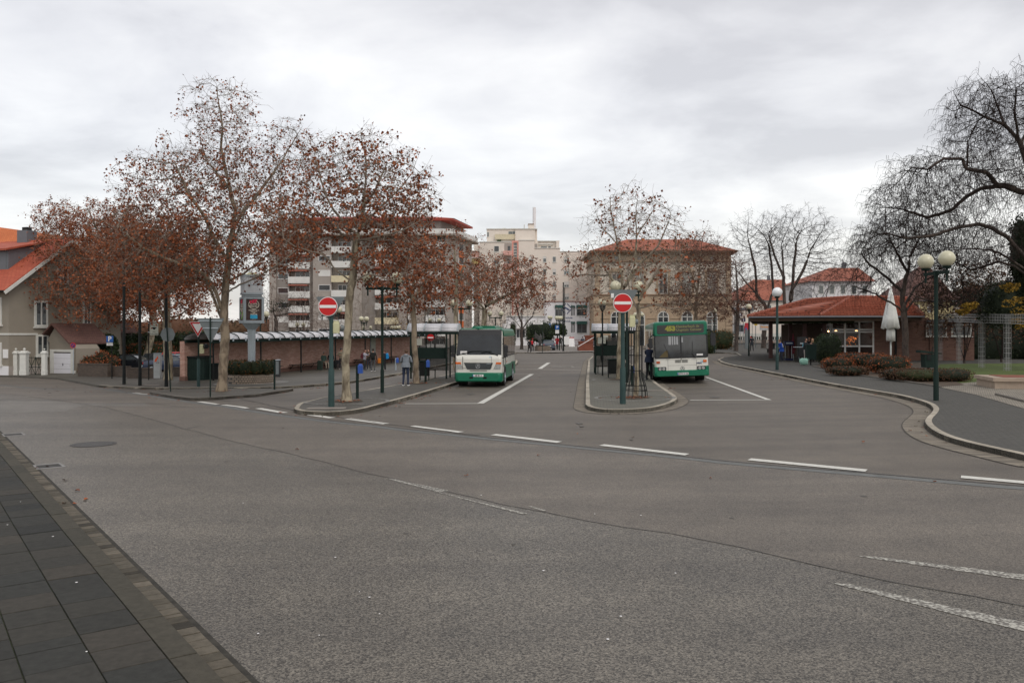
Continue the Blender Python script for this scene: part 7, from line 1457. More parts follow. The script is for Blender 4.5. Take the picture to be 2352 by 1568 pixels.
e_ = emp('sculpture', c_ + Vector((-.4, 1.1, .66)), 0, 'dark metal sculpture with raised wings standing in the stone planter', 'sculpture'); mb = MB(); mb.tube([(.0, 0, 0), (.1, 0, .5), (-.1, 0, 1.0), (.15, 0, 1.4), (.05, 0, 1.65)], [.12, .2, .26, .12, .05], 8); mb.build('body', M['iron'], e_); mb = MB()
for i in range(5): mb.tube([(-.1, 0, .9 + .1 * i), (-.6, .1, 1.1 + .16 * i), (-1.0 + .12 * i, .15, 1.0 + .25 * i)], [.07, .06, .02], 5); mb.tube([(.1, 0, .8 + .1 * i), (.5, .1, 1.0 + .14 * i), (.75 - .1 * i, .15, 1.3 + .2 * i)], [.07, .05, .02], 5)
mb.build('wings', M['iron'], e_)
def fb(x0, x1, y0, y1, Y, dp, name, m, lab, off=KH):
    e_ = emp('fountain_basin', onY((x0 + x1) / 2, Y, off), 0, lab, 'fountain', 'red sandstone basins'); q_ = Vector(e_.location); X0, X1 = atY(x0, Y) - q_.x, atY(x1, Y) - q_.x; z1 = Zat(y0, Y) - q_.z
    MB().b2(X0, X1, 0, dp, -.1, z1 * .42).build('base', m, e_); MB().b2(X0 + .12, X1 - .12, .12, dp - .12, z1 * .42, z1 * .9).build('side', m, e_); MB().b2(X0 + .02, X1 - .02, .02, dp - .02, z1 * .9, z1).build('rim', m, e_)
    MB().b2(X0 + .3, X1 - .3, .3, dp - .3, z1, z1 + .015).build('water', M['glass'], e_)
rs = mat('red sandstone', (.20, .065, .04), .85, var=.2, vs=2, bump=.3); fb(1330, 1368, 783.5, 805, 108, 3, 'f', rs, 'front red sandstone basin beside the station island'); fb(1344, 1368, 770, 800, 116, 2, 'f', rs, 'taller rear red sandstone basin behind the front one')
# sandwich board and barriers
p_ = onY(1313, 140, KH); e_ = emp('sandwich_board', p_, 0, 'white sandwich board before the white building', 'sign board'); MB().add([(-.5, -.3, 0), (.5, -.3, 0), (.4, 0, 1.6), (-.4, 0, 1.6), (-.5, -.27, 0), (.5, -.27, 0), (.4, .03, 1.6), (-.4, .03, 1.6)], [(0, 1, 2, 3), (4, 5, 6, 7), (0, 1, 5, 4), (2, 3, 7, 6), (1, 2, 6, 5), (0, 3, 7, 4)]).build('panel', M['white'], e_); MB().b2(-.42, .42, -.06, -.03, 1.45, 1.6).build('red_strip', M['red'], e_)
p_ = onY(1303, 143, KH); e_ = emp('sandwich_board', p_, 0, 'grey framed notice stand left of the sandwich board', 'sign board'); MB().b2(-.55, .55, 0, .05, .3, 1.7).build('panel', M['white'], e_); MB().tube([(-.6, .0, 0), (-.6, 0, 1.8), (.6, 0, 1.8), (.6, 0, 0)], .04, 6).build('frame', M['grey'], e_)
p_ = onY(1329, 146, KH); e_ = emp('railing', p_, 0, 'reddish low railing before the lower green awning', 'railing'); mb = MB(); mb.tube([(-1.8, 0, 0), (-1.8, 0, 1.1), (1.4, 0, 1.1), (1.4, 0, 0)], .04, 6)
for i in range(12): mb.tube([(-1.6 + i * .26, 0, 0), (-1.6 + i * .26, 0, 1.1)], .02, 5)
mb.build('rails', mat('wine red metal', (.16, .03, .05), .5), e_)
# barrier arm by the basin
p_ = onY(1366, 106, KH); e_ = emp('barrier_arm', p_, 0, 'slanting white barrier arm over the front red basin', 'barrier'); z_ = Zat(778, 106) - p_.z; MB().tube([(0, -.6, z_ + .3), (-2.2, -.6, z_ - 1.0)], .05, 6).build('arm', M['white'], e_); MB().tube([(0, -.6, 0), (0, -.6, z_ + .5)], .08, 8).build('post', M['steel'], e_)

# --- station platform side
MB_ = MB(); a, c = atY(1694, 165), atY(1830, 165); e_ = emp('platform_wall', (a, 165, gz(a, 165)), 0, 'pale concrete platform edge with dark struts at the station', 'platform'); MB().b2(0, c - a, 0, 1, 1.55, 2.15).build('edge_beam', M['wstone'], e_); mb = MB()
for i in range(26): mb.b2(i * .46, i * .46 + .18, .05, .3, .9, 1.55)
mb.build('struts', M['wstone'], e_); MB().b2(0, c - a, .4, 3, 0, 1.5).build('retaining_wall', M['dark'], e_)
MB().b2(0, c - a, .1, .3, .25, .9).build('lower_beam', M['apt'], e_)
def flatsign(px, py, w_, h_, Y, name, label, cat, m, txt=None, tm=None, ts=.3, post=True, foot=None, group=None, extra=None):
    c_ = P3(px, py, Y); gr = gz(c_.x, Y) + KH; e_ = emp(name, (c_.x, Y, gr), 0, label, cat, group); zc_ = c_.z - gr; s_ = Y / F
    o = MB().box((0, 0, zc_), (w_ * s_, .06, h_ * s_), bev=.0).build('sign_plate', m, e_)
    if txt: text_mb(txt, ts, TF(0, -.034, zc_ + (extra or 0)), bold=.01).build('lettering', tm or M['white'], o)
    if post: MB().tube([(0, .08, 0), (0, .08, zc_ + h_ * s_ / 2)], .05, 8).build('post', M['grey'], e_)
    return e_, zc_
navy = mat('navy sign', (.008, .012, .05), .5)
flatsign(1700, 722.5, 8, 7, 140, 'platform_sign', 'upper navy platform sign with a white 3', 'sign', navy, '3', None, .5)
flatsign(1707.5, 735, 9.5, 8, 136, 'platform_sign', 'lower and nearer navy platform sign with a white 1', 'sign', navy, '1', None, .6)
flatsign(1736, 743, 6.5, 8, 118, 'notice_sign', 'small yellow notice on a grey post near the platform', 'sign', mat('notice yellow', (.68, .45, .02), .5))
e_, z_ = flatsign(1728, 726.2, 8.5, 1.8, 150, 'departure_display', 'orange glowing departure display under the platform roof', 'display', M['black']); mb = MB(); text_mb('12:10', .22, TF(0, -.05, z_), mb, bold=.01, sx=1.1); mb.build('lit_digits', mat('orange digits', (1, .2, .02), .5, emit=(1, .22, .02), es=3), e_)
e_, z_ = flatsign(1715.3, 750, 9, 17, 112, 'ticket_machine', 'red ticket machine near the platform', 'ticket machine', mat('machine red', (.38, .02, .03), .5), post=False); MB().box((0, .1, z_ / 2 - .2), (.42, .4, z_ - .4)).build('cabinet', M['grey'], e_); MB().box((-.1, -.04, z_ - .3), (.2, .02, .25)).build('screen', M['blue'], e_)
c_ = at(1683, 794, KH); e_ = emp('service_box', c_, 0, 'white service cabinet beside the clipped station hedge', 'cabinet'); MB().box((0, 0, 12 * c_.y / F), (9.5 * c_.y / F, .5, 24 * c_.y / F), bev=.03).build('housing', M['wstone'], e_); MB().box((0, 0, .06), (11 * c_.y / F, .6, .12)).build('plinth', M['wstone'], e_)
for px, lb in ((1724.7, 'left red and white striped bollard near the platform'), (1766, 'right red and white striped bollard beside the kiosk post')):
    p_ = at(px, 792, KH); k_ = p_.y / F; e_ = emp('striped_bollard', p_, 0, lb, 'bollard', 'red and white bollards'); mb = MB(); mb.tube([(0, 0, 0), (0, 0, 20 * k_)], 1.35 * k_, 12); mb.build('post', M['white'], e_); mb = MB()
    for z0 in (9, 16): mb.tube([(0, 0, z0 * k_), (0, 0, (z0 + 3.6) * k_)], 1.42 * k_, 12)
    mb.build('red_band', M['red'], e_)
flatsign(1756.5, 746.5, 23, 23.5, 98.5, 'kiosk_sign', 'white hanging sign reading Agora under the left kiosk eaves', 'sign', mat('dull white board', (.38, .38, .39), .5), None, post=False)
ks = [o for o in bpy.data.objects if o.name.startswith('kiosk_sign')][0]; z_ = Zat(746.5, 98.5) - ks.location.z
mb = text_mb('Agora', .30, TF(0, -.036, z_ + .18)); text_mb('Restaurant', .18, TF(0, -.036, z_ + .46), mb); mb.build('lettering', M['black'], ks); text_mb('Paradies', .30, TF(0, -.036, z_ - .22), bold=.01).build('script', mat('sign orange', (.65, .25, .02), .5), ks); MB().tube([(-.5, 0, z_ + .6), (-.5, 0, z_ + 1.0)], .02, 5).tube([(.5, 0, z_ + .6), (.5, 0, z_ + 1.0)], .02, 5).build('hanger', M['black'], ks)
c_ = onY(1705, 172, 0); e_ = emp('train', (c_.x, 172, c_.z + .8), 0, 'white and red local train with lit tail lamp behind the platform wall', 'train'); MB().b2(-1.6, 1.2, 0, 14, 0, 3.4).build('body', mat('train white', (.5, .5, .52), .3), e_); MB().b2(.4, 1.24, -.04, 0, 0, 3.0).build('front_panel', mat('train red', (.30, .02, .03), .4), e_); MB().b2(-1.5, .3, -.05, 0, 1.8, 3.1).build('window', M['glass'], e_); MB().ball((-1.6, -.15, 1.6), .14).build('tail_lamp', mat('tail lamp', (1, .2, .05), .4, emit=(1, .25, .08), es=10), e_)
mb = MB(); a, c = atY(1672, 150), atY(1730, 150); e_ = emp('platform_roof', (a, 150, 0), 0, 'grey flat platform roof on slim posts right of the station', 'canopy'); z_ = Zat(712, 150); MB().b2(0, c - a, 0, 10, z_, z_ + .45).build('roof', M['zinc'], e_); [MB().tube([(x, 1, 0), (x, 1, z_)], .1, 8).build('post', M['grey'], e_) for x in (1.5, 4.2)]
# kiosk forecourt: newspaper stands, standing tables, post
for k2, (px, py, lb) in enumerate(((1811, 821, 'navy newspaper stand at the left of the kiosk doors'), (1843, 826, 'grey magazine rack beside the second kiosk post'), (1822, 824, 'wine red folded parasol standing by the kiosk doors'))):
    p_ = onY(px, [64.2, 62.6, 64.8][k2], KH); e_ = emp(['newspaper_stand', 'magazine_rack', 'folded_parasol'][k2], p_, 0, lb, ['newspaper stand', 'rack', 'parasol'][k2])
    if k2 < 2: MB().box((0, 0, .1), (.6, .4, .14)).box((0, 0, 1.35 if not k2 else 1.1), (.7, .4, .34 if not k2 else 1.5), bev=.02).build('case', navy if not k2 else M['pods'], e_); MB().tube([(-.25, 0, .1), (-.25, 0, 1.4)], .02, 6).tube([(.25, 0, .1), (.25, 0, 1.4)], .02, 6).build('legs', M['steel'], e_); MB().box((0, -.21, 1.36), (.5, .01, .1)).build('label_strip', M['steel'], e_)
    else: MB().tube([(0, 0, 0), (0, 0, 2.0)], .03, 6).build('pole', M['steel'], e_); MB().tube([(0, 0, .5), (0, 0, .9), (0, 0, 2.1)], [.1, .18, .04], 9).build('cover', mat('wine cloth', (.13, .02, .03), .8), e_)
for px, py, Y, lb in ((1833, 0, 61.6, 'left tall standing table at the kiosk'), (1868, 0, 61.0, 'right tall standing table at the kiosk')):
    p_ = onY(px, Y, KH); e_ = emp('standing_table', p_, 0, lb, 'table', 'standing tables at the kiosk'); MB().tube([(0, 0, 0), (0, 0, 1.08)], .035, 8).build('leg', M['black'], e_); MB().tube([(0, 0, 1.08), (0, 0, 1.12)], .35, 20).build('top', M['steel'], e_); MB().tube([(0, 0, 0), (0, 0, .03)], .26, 16).build('foot', M['black'], e_)
p_ = onY(1872, 61.0, KH + 1.12); e_ = emp('beer_glass', p_, 0, 'small glass of beer on the right standing table', 'glass'); MB().tube([(0, 0, 0), (0, 0, .14)], .04, 10).build('glass', mat('beer', (.5, .25, .03), .2), e_); MB().tube([(0, 0, .14), (0, 0, .16)], .04, 10).build('foam', M['white'], e_)
p_ = at(1846, 839, KH); k_ = p_.y / F; leafcloud('carrier_bag', [((p_.x, p_.y, p_.z + .26), (.34, .22, .27))], 40, .05, mat('mint plastic', (.28, .52, .42), .4), 'crumpled mint green carrier bag on the footway by the tables', 'bag', seed=180, core=MATS['mint plastic'])
# closed white umbrella
p_ = onY(2046, 57.5, KH); e_ = emp('closed_umbrella', p_, 0, 'closed white parasol with ragged folds standing in the shrub bed', 'parasol')
def zu(py): return Zat(py, 57.5) - p_.z
k_ = 57.5 / F; MB().tube([(0, 0, 0), (0, 0, zu(668))], .055, 10).build('pole', mat('white lacquer', (.62, .66, .64), .4), e_)
def cloth(prof, nm, seed):
    rd = random.Random(seed); n_ = 26; mb = MB(); fold = [1 + .14 * math.sin(i * 2 * math.pi / n_ * 7) + rd.uniform(-.08, .08) for i in range(n_)]; V = []; 
    for j, (r_, z) in enumerate(prof):
        for i in range(n_): a = 2 * math.pi * i / n_; rr = r_ * (1 + (fold[i] - 1) * min(1, j / 2)); V.append((rr * math.cos(a), rr * math.sin(a), z + (rd.uniform(-.12, .05) if j == len(prof) - 1 else 0)))
    F_ = [(j * n_ + i, j * n_ + (i + 1) % n_, (j + 1) * n_ + (i + 1) % n_, (j + 1) * n_ + i) for j in range(len(prof) - 1) for i in range(n_)]; mb.add(V, F_, 0, True); o = mb.build(nm, mat('weathered white cloth', (.82, .83, .80), .85, var=.1, vs=3), e_); o.modifiers.new('t', 'SOLIDIFY').thickness = .012; return o
cloth([(2 * k_, zu(660)), (6 * k_, zu(682)), (9 * k_, zu(700)), (14 * k_, zu(728)), (18 * k_, zu(753))], 'canopy', 1); cloth([(6 * k_, zu(749)), (9 * k_, zu(760)), (9 * k_, zu(782))], 'lower_flap', 2)
# white lattice pergola
e_ = emp('pergola', onY(2160, 60, KH), 0, 'white wire lattice pergola on slim lattice posts at the right', 'pergola'); q_ = Vector(e_.location); wm_ = mat('white wire', (.33, .33, .33), .8)
def lat_post(px, pyf, top, Y=None):
    p_ = at(px, pyf, KH) - q_; h_ = Zat(top, p_.y + q_.y) - q_.z; w_ = .25; mb = MB()
    for dx in (-w_ / 2, -w_ / 6, w_ / 6, w_ / 2):
        for dy in (-w_ / 2, w_ / 2): mb.tube([(p_.x + dx, p_.y + dy, -.05), (p_.x + dx, p_.y + dy, h_)], .009, 4)
    for i in range(int(h_ / .28)): 
        z = .15 + i * .28
        for dy in (-w_ / 2, w_ / 2): mb.tube([(p_.x - w_ / 2, p_.y + dy, z), (p_.x + w_ / 2, p_.y + dy, z)], .008, 4)
        for dx in (-w_ / 2, w_ / 2): mb.tube([(p_.x + dx, p_.y - w_ / 2, z), (p_.x + dx, p_.y + w_ / 2, z)], .008, 4)
    mb.build('post', wm_, e_); return p_, h_
ps = [lat_post(2159.6, 829, 722), lat_post(2203, 836, 722), lat_post(2254.8, 845, 722), lat_post(2314, 852, 722), lat_post(2390, 862, 722)]
for (a, ha), (c, hc_) in zip(ps, ps[1:]):
    mb = MB(); a = Vector((a.x, a.y, ha)); c = Vector((c.x, c.y, hc_)); L_ = (c - a).length; n_ = int(L_ / .25)
    for dy in (-.15, .15):
        for dz in (-.5, -.34, -.17, 0): mb.tube([a + Vector((0, dy, dz)), c + Vector((0, dy, dz))], .010, 4)
        for i in range(n_ + 1): v = a.lerp(c, i / n_) + Vector((0, dy, 0)); mb.tube([v, v + Vector((0, 0, -.5))], .007, 4)
    mb.build('lattice_beam', wm_, e_)
# stone bench-planter at the right edge
p_ = at(2345, 893, KH); e_ = emp('stone_planter', p_, -.25, 'sandstone edged raised planter cut by the right edge of the picture', 'planter'); MB().b2(-.9, 3.2, 0, 2.4, -.05, .28).b2(-.98, 3.3, -.08, 2.5, .28, .42).build('rim', mat('pale planter stone', (.34, .27, .21), .85, var=.15, vs=3, bump=.3), e_); MB().b2(-.5, 3, .4, 2.2, .425, .44).build('soil', rs, e_)
# ------------------------------------------------------------------ vehicles
def sect(z0, z1, hw, rt, rb, seg=4, hwt=None):
    hwt = hwt if hwt is not None else hw; p_ = []
    rt = min(rt, (z1 - z0) * .49); rb = min(rb, (z1 - z0) * .49)
    for cx, cz, a0, r_ in ((hw - rb, z0 + rb, -90, rb), (hwt - rt, z1 - rt, 0, rt), (-hwt + rt, z1 - rt, 90, rt), (-hw + rb, z0 + rb, 180, rb)):
        for i in range(seg + 1): a = R(a0 + 90 * i / seg); p_.append((cx + r_ * math.cos(a), cz + r_ * math.sin(a)))
    return p_
def loft(st, mb=None, mi=0, seg=4):
    mb = mb or MB(); n_ = 4 * (seg + 1); V = []; F_ = []
    for (y, *s_) in st: V += [(x, y, z) for x, z in sect(*s_[:5], seg, *(s_[5:6]))]
    for j in range(len(st) - 1):
        for i in range(n_): F_.append((j * n_ + i, (j + 1) * n_ + i, (j + 1) * n_ + (i + 1) % n_, j * n_ + (i + 1) % n_))
    mb.add(V, F_, mi, True); mb.add(V[:n_], [tuple(range(n_))], mi); mb.add(V[-n_:], [tuple(range(n_))], mi); return mb
def wheel(e_, x, y, r_, w_, sgn, name='wheel'):
    o = MB().tube([(x - w_ / 2, y, r_), (x + w_ / 2, y, r_)], r_, 26).build(name, M['tyre'], e_)
    xo = x + sgn * w_ / 2; MB().tube([(xo - sgn * .01, y, r_), (xo + sgn * .012, y, r_)], r_ * .62, 20).tube([(xo, y, r_), (xo + sgn * .04, y, r_)], r_ * .22, 12).build('rim', M['steel'], o); return o
def star(c, r_, par, name='emblem', m='chrome'):
    mb = MB(); c = Vector(c); P_ = [c + Vector((r_ * math.cos(a), 0, r_ * math.sin(a))) for a in np.linspace(0, 2 * math.pi, 25)]; mb.tube(P_, r_ * .09, 6, caps=False)
    for k_ in range(3): a = math.pi / 2 + k_ * 2 * math.pi / 3; mb.tube([c, c + Vector((r_ * math.cos(a), 0, r_ * math.sin(a)))], [r_ * .16, r_ * .05], 5)
    return mb.build(name, M[m], par)
def plate(txt, c, w_, par):
    o = MB().box(c, (w_, .02, w_ * .21)).build('number_plate', M['white'], par); MB().box((c[0] - w_ * .46, c[1] - .0115, c[2]), (w_ * .07, .004, w_ * .2)).build('blue_strip', M['blue'], o)
    text_mb(txt, w_ * .185, TF(c[0] + w_ * .03, c[1] - .0125, c[2]), bold=.003, sx=.92).build('lettering', M['black'], o); return o
def vrn(x, y, z, s_, par):
    o = text_mb('VRN', s_, TF(x, y, z), bold=s_ * .035, sx=1.15).build('lettering', mat('navy lettering', (.02, .035, .10), .4), par)
    mb = MB(); c = Vector((x + s_ * 1.25, y, z + s_ * .75))
    for a0 in (20, 140, 260):
        P_ = [c + Vector((s_ * .42 * math.cos(R(a)), 0, s_ * .42 * math.sin(R(a)))) for a in np.linspace(a0, a0 + 85, 6)]; mb.tube(P_, s_ * .09, 5)
    mb.build('emblem', mat('light blue emblem', (.10, .42, .68), .4), par)
def bus_glass(name, col, rough=.05):
    m = bpy.data.materials.new(name); m.use_nodes = True; n, l, bs = nodes(m); bs.inputs['Base Color'].default_value = (*col, 1); bs.inputs['Roughness'].default_value = rough; bs.inputs['Alpha'].default_value = .62; bs.inputs['Specular IOR Level'].default_value = 1.0; bs.inputs['Coat Weight'].default_value = .6; bs.inputs['Coat Roughness'].default_value = .03; return m
bgl = bus_glass('bus windscreen glass', (.012, .016, .018)); sgl = mat('brown reflection side glass', (.06, .048, .036), .08, var=.6, vs=.8, spec=.9)  # side glass has a brownish reflection put into its colour
# --- minibus
f = Vector((-1.56, 38.3)); e_ = emp('minibus', (f.x, f.y, gz(f.x, f.y)), -R(5.2), 'white and green minibus parked at the kerb of the left island', 'bus')
HW = 1.09; L_ = 7.1
loft([(.02, .66, 1.30, HW - .10, .05, .05), (.06, .62, 1.42, HW - .03, .06, .05), (.18, .64, 1.52, HW, .08, .04), (.84, .6, 2.68, HW, .12, .04, HW - .07), (1.2, .6, 2.68, HW, .16, .04, HW - .06), (L_ - .15, .6, 2.68, HW, .16, .04, HW - .06), (L_, .62, 2.60, HW - .04, .16, .05, HW - .1)]).build('body', M['bwhite'], e_)
loft([(-.10, .30, .62, HW - .14, .06, .08), (-.04, .25, .67, HW - .02, .06, .08), (.12, .24, .68, HW + .012, .05, .06), (.75, .24, .68, HW + .012, .03, .06)]).build('bumper', M['bgreen'], e_)
sk = MB()
for x0 in (-HW - .012, HW - .03):
    for (y0, y1, z1) in ((1.95, 5.0, .98), (6.05, L_ - .02, 1.0)): sk.b2(x0, x0 + .042, y0, y1, .33, z1)
    sk.b2(x0, x0 + .042, 5.0, 6.05, .92, 1.02); sk.b2(x0, x0 + .042, 1.02, 1.95, .95, 1.0)
sk.b2(-HW + .05, HW - .05, L_ - .03, L_ + .03, .35, 1.0); sk.build('side_skirt', M['bgreen'], e_)
loft([(.98, 2.62, 2.71, HW - .03, .05, .02, HW - .10), (1.15, 2.36, 2.73, HW + .006, .15, .01, HW - .06), (L_ + .01, 2.36, 2.73, HW + .006, .15, .01, HW - .06)]).build('roof', M['bgreen'], e_)
loft([(2.0, 2.72, 2.86, .62, .06, .02, .55), (4.3, 2.72, 2.88, .62, .06, .02, .55)]).build('roof_unit', M['bgreen'], e_); MB().ball((-.1, 1.0, 2.73), .20, sc=(1, 1, .5)).build('roof_fan', M['bgreen'], e_); loft([(4.9, 2.72, 2.82, .5, .04, .02), (6.4, 2.72, 2.82, .5, .04, .02)]).build('roof_hatch', M['bgreen'], e_)
# windscreen follows the raked front
a = [(-HW + .03, .165, 1.46), (HW - .03, .165, 1.46), (HW - .08, .80, 2.655), (-HW + .08, .80, 2.655)]; nn_ = Vector((0, -1.14, .61)).normalized() * .02
mb = MB(); vs = [Vector(p) + nn_ * .4 for p in a] + [Vector(p) + nn_ * 1.6 for p in a]; mb.add(vs, [(0, 1, 2, 3), (4, 5, 6, 7), (0, 1, 5, 4), (1, 2, 6, 5), (2, 3, 7, 6), (3, 0, 4, 7)]); wg_ = mb.build('windscreen_seal', M['pods'], e_)
b4 = [(-HW + .07, 1.49), (HW - .07, 1.49), (HW - .12, 2.60), (-HW + .12, 2.60)]; mb = MB(); mb.add([Vector((x, .165 + (z - 1.46) * .535, z)) + nn_ * 1.75 for x, z in b4], [(0, 1, 2, 3)]); 
wsg = mat('raked windscreen', (.012, .015, .017), .10, var=.5, vs=1.5, spec=.55); mb.build('windscreen', wsg, e_)
MB().box((-HW + .38, .165 + .10 * .535 - .05, 1.585), (.32, .01, .17)).build('paper_notice', M['white'], wg_)
for (x0, x1, x2) in ((-HW + .10, -.45, -.05), (HW - .22, .45, -.1)):
    z0, z1, z2_ = 1.47, 1.60, 1.66; mb = MB(); yy = lambda z: .165 + (z - 1.46) * .535 - .06; mb.tube([(x0, yy(z0), z0), ((x0 + x1) / 2, yy(1.55), 1.55), (x1, yy(z1), z1)], .018, 6); mb.tube([(x1 - .35, yy(z1 - .02), z1 - .02), (x1 + .15, yy(z1 + .03), z1 + .06), (x2 + .2, yy(1.66), 1.66)], .016, 5); mb.ball((x0, yy(z0), z0), .035); mb.build('wiper', M['black'], e_)
gr = MB(); gr.ext([(-.68, 1.13), (.68, 1.13), (.56, .82), (-.52, .82)], .0, .05); gr.build('grille', M['pods'], e_)
go = [o for o in kids(e_) if o.name.startswith('grille')][0]
sl2 = MB()
for i in range(5): sl2.box((0, -.006, .86 + i * .052), (1.12 + i * .04, .012, .014))
sl2.build('slats', M['grey'], go); star((-.02, -.02, .975), .10, e_)
text_mb('O 814 D', .055, TF(.48, -.012, 1.09), bold=.002).build('lettering', M['steel'], go)
for s_ in (-1, 1):
    h_ = MB(); h_.ext([(s_ * .70, .83), (s_ * (HW - .055), .83), (s_ * (HW - .035), 1.06), (s_ * .80, 1.06)], .0, .06); h_.build('headlight', M['lens'], e_)
    MB().ext([(s_ * .805, 1.062), (s_ * (HW - .03), 1.062), (s_ * (HW - .02), 1.16), (s_ * .83, 1.16)], .0, .06).build('indicator', M['amber'], e_)
    mo = MB().box((s_ * (HW + .16), .32, 1.76), (.20, .12, .36), bev=.04).box((s_ * (HW + .15), .34, 1.48), (.18, .12, .18), bev=.03).build('mirror', M['pods'], e_); MB().tube([(s_ * (HW - .02), .5, 2.0), (s_ * (HW + .14), .36, 1.96)], .018, 6).tube([(s_ * (HW - .02), .42, 1.34), (s_ * (HW + .14), .36, 1.38)], .018, 6).build('mirror_arm', M['black'], mo)
for x, y in ((-.32, 0), (.32, 0)): MB().box((x, -.105, .44), (.16, .02, .08)).build('fog_slot', M['black'], e_)
MB().b2(-.4, .4, -.005, .05, .755, .78).build('air_slot', M['black'], e_)
mb = MB(); mb.b2(-.74, -.725, -.003, .03, .86, 1.42).b2(.60, .612, .015, .03, .88, 1.42).b2(-.72, .60, .0, .03, .878, .886).build('panel_gap', M['pods'], e_)
plate('KIB·SB 12', (0.0, -.108, .545), .50, e_); vrn(.42, .045, 1.30, .10, e_)
for s_ in (-1, 1):
    for (y0, y1) in ((.95, 1.9), (1.98, 3.4), (3.46, 4.9), (4.96, 6.75)): MB().b2(s_ * (HW - .03), s_ * (HW + .007), y0, y1, 1.42 if y0 > 1 else 1.5, 2.33).build('side_window', sgl, e_)
    MB().b2(s_ * (HW - .02), s_ * (HW + .009), .93, 6.78, 1.375, 1.415).build('window_seal', M['pods'], e_)
    MB().b2(s_ * (HW - .02), s_ * (HW + .008), .90, .915, .9, 2.3).b2(s_ * (HW - .02), s_ * (HW + .008), 1.93, 1.945, 1.0, 2.3).build('door_gap', M['pods'], e_)
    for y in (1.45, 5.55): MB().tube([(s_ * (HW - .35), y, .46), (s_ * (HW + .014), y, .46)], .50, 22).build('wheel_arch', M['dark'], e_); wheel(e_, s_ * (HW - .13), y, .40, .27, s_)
    MB().box((s_ * (HW + .01), 2.3, 1.12), (.02, .09, .05)).build('side_marker', M['amber'], e_)
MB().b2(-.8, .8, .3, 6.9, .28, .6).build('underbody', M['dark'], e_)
# --- city bus, kneeling towards the kerb on its door side
f = Vector((atY(1567, 39.6), 39.6)); e_ = emp('city_bus', (f.x, f.y, gz(f.x, f.y) + .03), -R(7.3), 'white and green city bus line 453 standing at the station island', 'bus', ry=-R(2.1))
HW = 1.27; L_ = 11.7
loft([(.0, .57, 2.74, HW - .10, .10, .04), (.06, .56, 2.84, HW - .02, .12, .04), (.2, .56, 2.90, HW, .14, .04), (.6, .70, 2.90, HW, .14, .04), (L_ - .1, .70, 2.90, HW, .14, .04), (L_, .72, 2.86, HW - .04, .14, .05)]).build('body', M['bwhite'], e_)
loft([(-.07, .36, .60, HW - .10, .05, .07), (-.03, .33, .62, HW + .0, .05, .06), (.3, .33, .62, HW + .02, .04, .05)]).build('bumper', M['bgreen'], e_)
for s_ in (-1, 1): loft([(-.045, .50, .80, .075, .03, .03), (.3, .50, .82, .085, .03, .03)]).xf(Matrix.Translation((s_ * (HW - .07), 0, 0))).build('bumper_corner', M['bgreen'], e_)
loft([(-.03, 2.30, 2.88, HW - .06, .10, .04), (.05, 2.26, 2.93, HW + .0, .12, .04), (.45, 2.28, 2.97, HW + .012, .14, .03), (.9, 2.62, 2.97, HW + .012, .14, .03), (L_ + .01, 2.68, 2.95, HW + .010, .14, .03)]).build('roof', M['bgreen'], e_)
sk = MB()
for s_ in (-1, 1):
    for (y0, y1) in ((.3, 2.15), (3.25, 7.9), (9.0, L_ - .05)): sk.b2(s_ * (HW - .03), s_ * (HW + .012), y0, y1, .33, .95 if s_ > 0 else .9)
sk.build('side_skirt', M['bgreen'], e_)
dsp = loft([(-.045, 2.385, 2.80, HW - .17, .06, .06), (.0, 2.385, 2.80, HW - .17, .06, .06)]).build('destination_display', mat('black display', (.008, .010, .012), .12, spec=.7), e_)
yel = mat('display yellow green', (.22, .22, .04), .5, emit=(.55, .52, .07), es=.06); yel2 = mat('display dim yellow', (.20, .20, .08), .5, emit=(.36, .36, .1), es=.06)
text_mb('453', .30, TF(-.47, -.051, 2.615), bold=.022, sx=1.05).build('route_number', yel, dsp)
mb = text_mb('Kleinkarlbach üb', .165, TF(-.20, -.051, 2.70), align='LEFT', bold=.002, sx=.98); text_mb('Ungstein Gänsew', .165, TF(-.20, -.051, 2.545), mb, align='LEFT', bold=.002, sx=1.02); mb.build('lettering', yel2, dsp)
seal = loft([(-.012, 1.19, 2.32, HW - .03, .12, .07), (.05, 1.19, 2.32, HW - .0, .12, .07)]).build('windscreen_seal', M['pods'], e_)
ci = loft([(-.016, 1.24, 2.28, HW - .07, .10, .06), (-.0125, 1.24, 2.28, HW - .07, .10, .06)]).build('windscreen', mat('deep windscreen', (.030, .036, .040), .05, var=.7, vs=1.1, spec=1), e_)
# pale strips paint rear-window daylight onto the screen, with a low dashboard
mb = MB()
for (x0, x1, z0, z1) in ((-.58, -.46, 1.85, 2.25), (-.42, -.36, 1.85, 2.25), (-.32, -.25, 1.85, 2.25), (-.21, -.13, 1.85, 2.22), (.02, .10, 1.95, 2.2)): mb.b2(x0, x1, -.0175, -.0165, z0, z1)
mb.build('painted_daylight', mat('painted rear window daylight', (.34, .35, .36), .5), ci)
MB().b2(-.035, .035, -.022, -.01, 1.22, 2.31).build('centre_bar', M['pods'], ci); MB().b2(.72, 1.02, -.019, -.017, 1.30, 1.38).build('papers', M['white'], ci); mb = MB(); mb.add([(-1.05, -.0178, 1.26), (-.62, -.0178, 1.26), (-.62, -.0178, 1.6), (-.75, -.0178, 1.55)], [(0, 1, 2, 3)]); mb.build('dashboard', mat('ochre dash', (.10, .075, .03), .6), ci)
for (x0, x1, z1) in ((-.62, -.55, 1.34), (.68, .52, 1.42)): mb = MB(); mb.tube([(x0, -.06, 1.20), (x1, -.055, z1)], [.045, .028], 8); mb.tube([(x1, -.05, z1), (x1 - .25 * (1 if x0 < 0 else -.1), -.045, z1 + .55)], .010, 5); mb.build('wiper', M['pods'], e_)
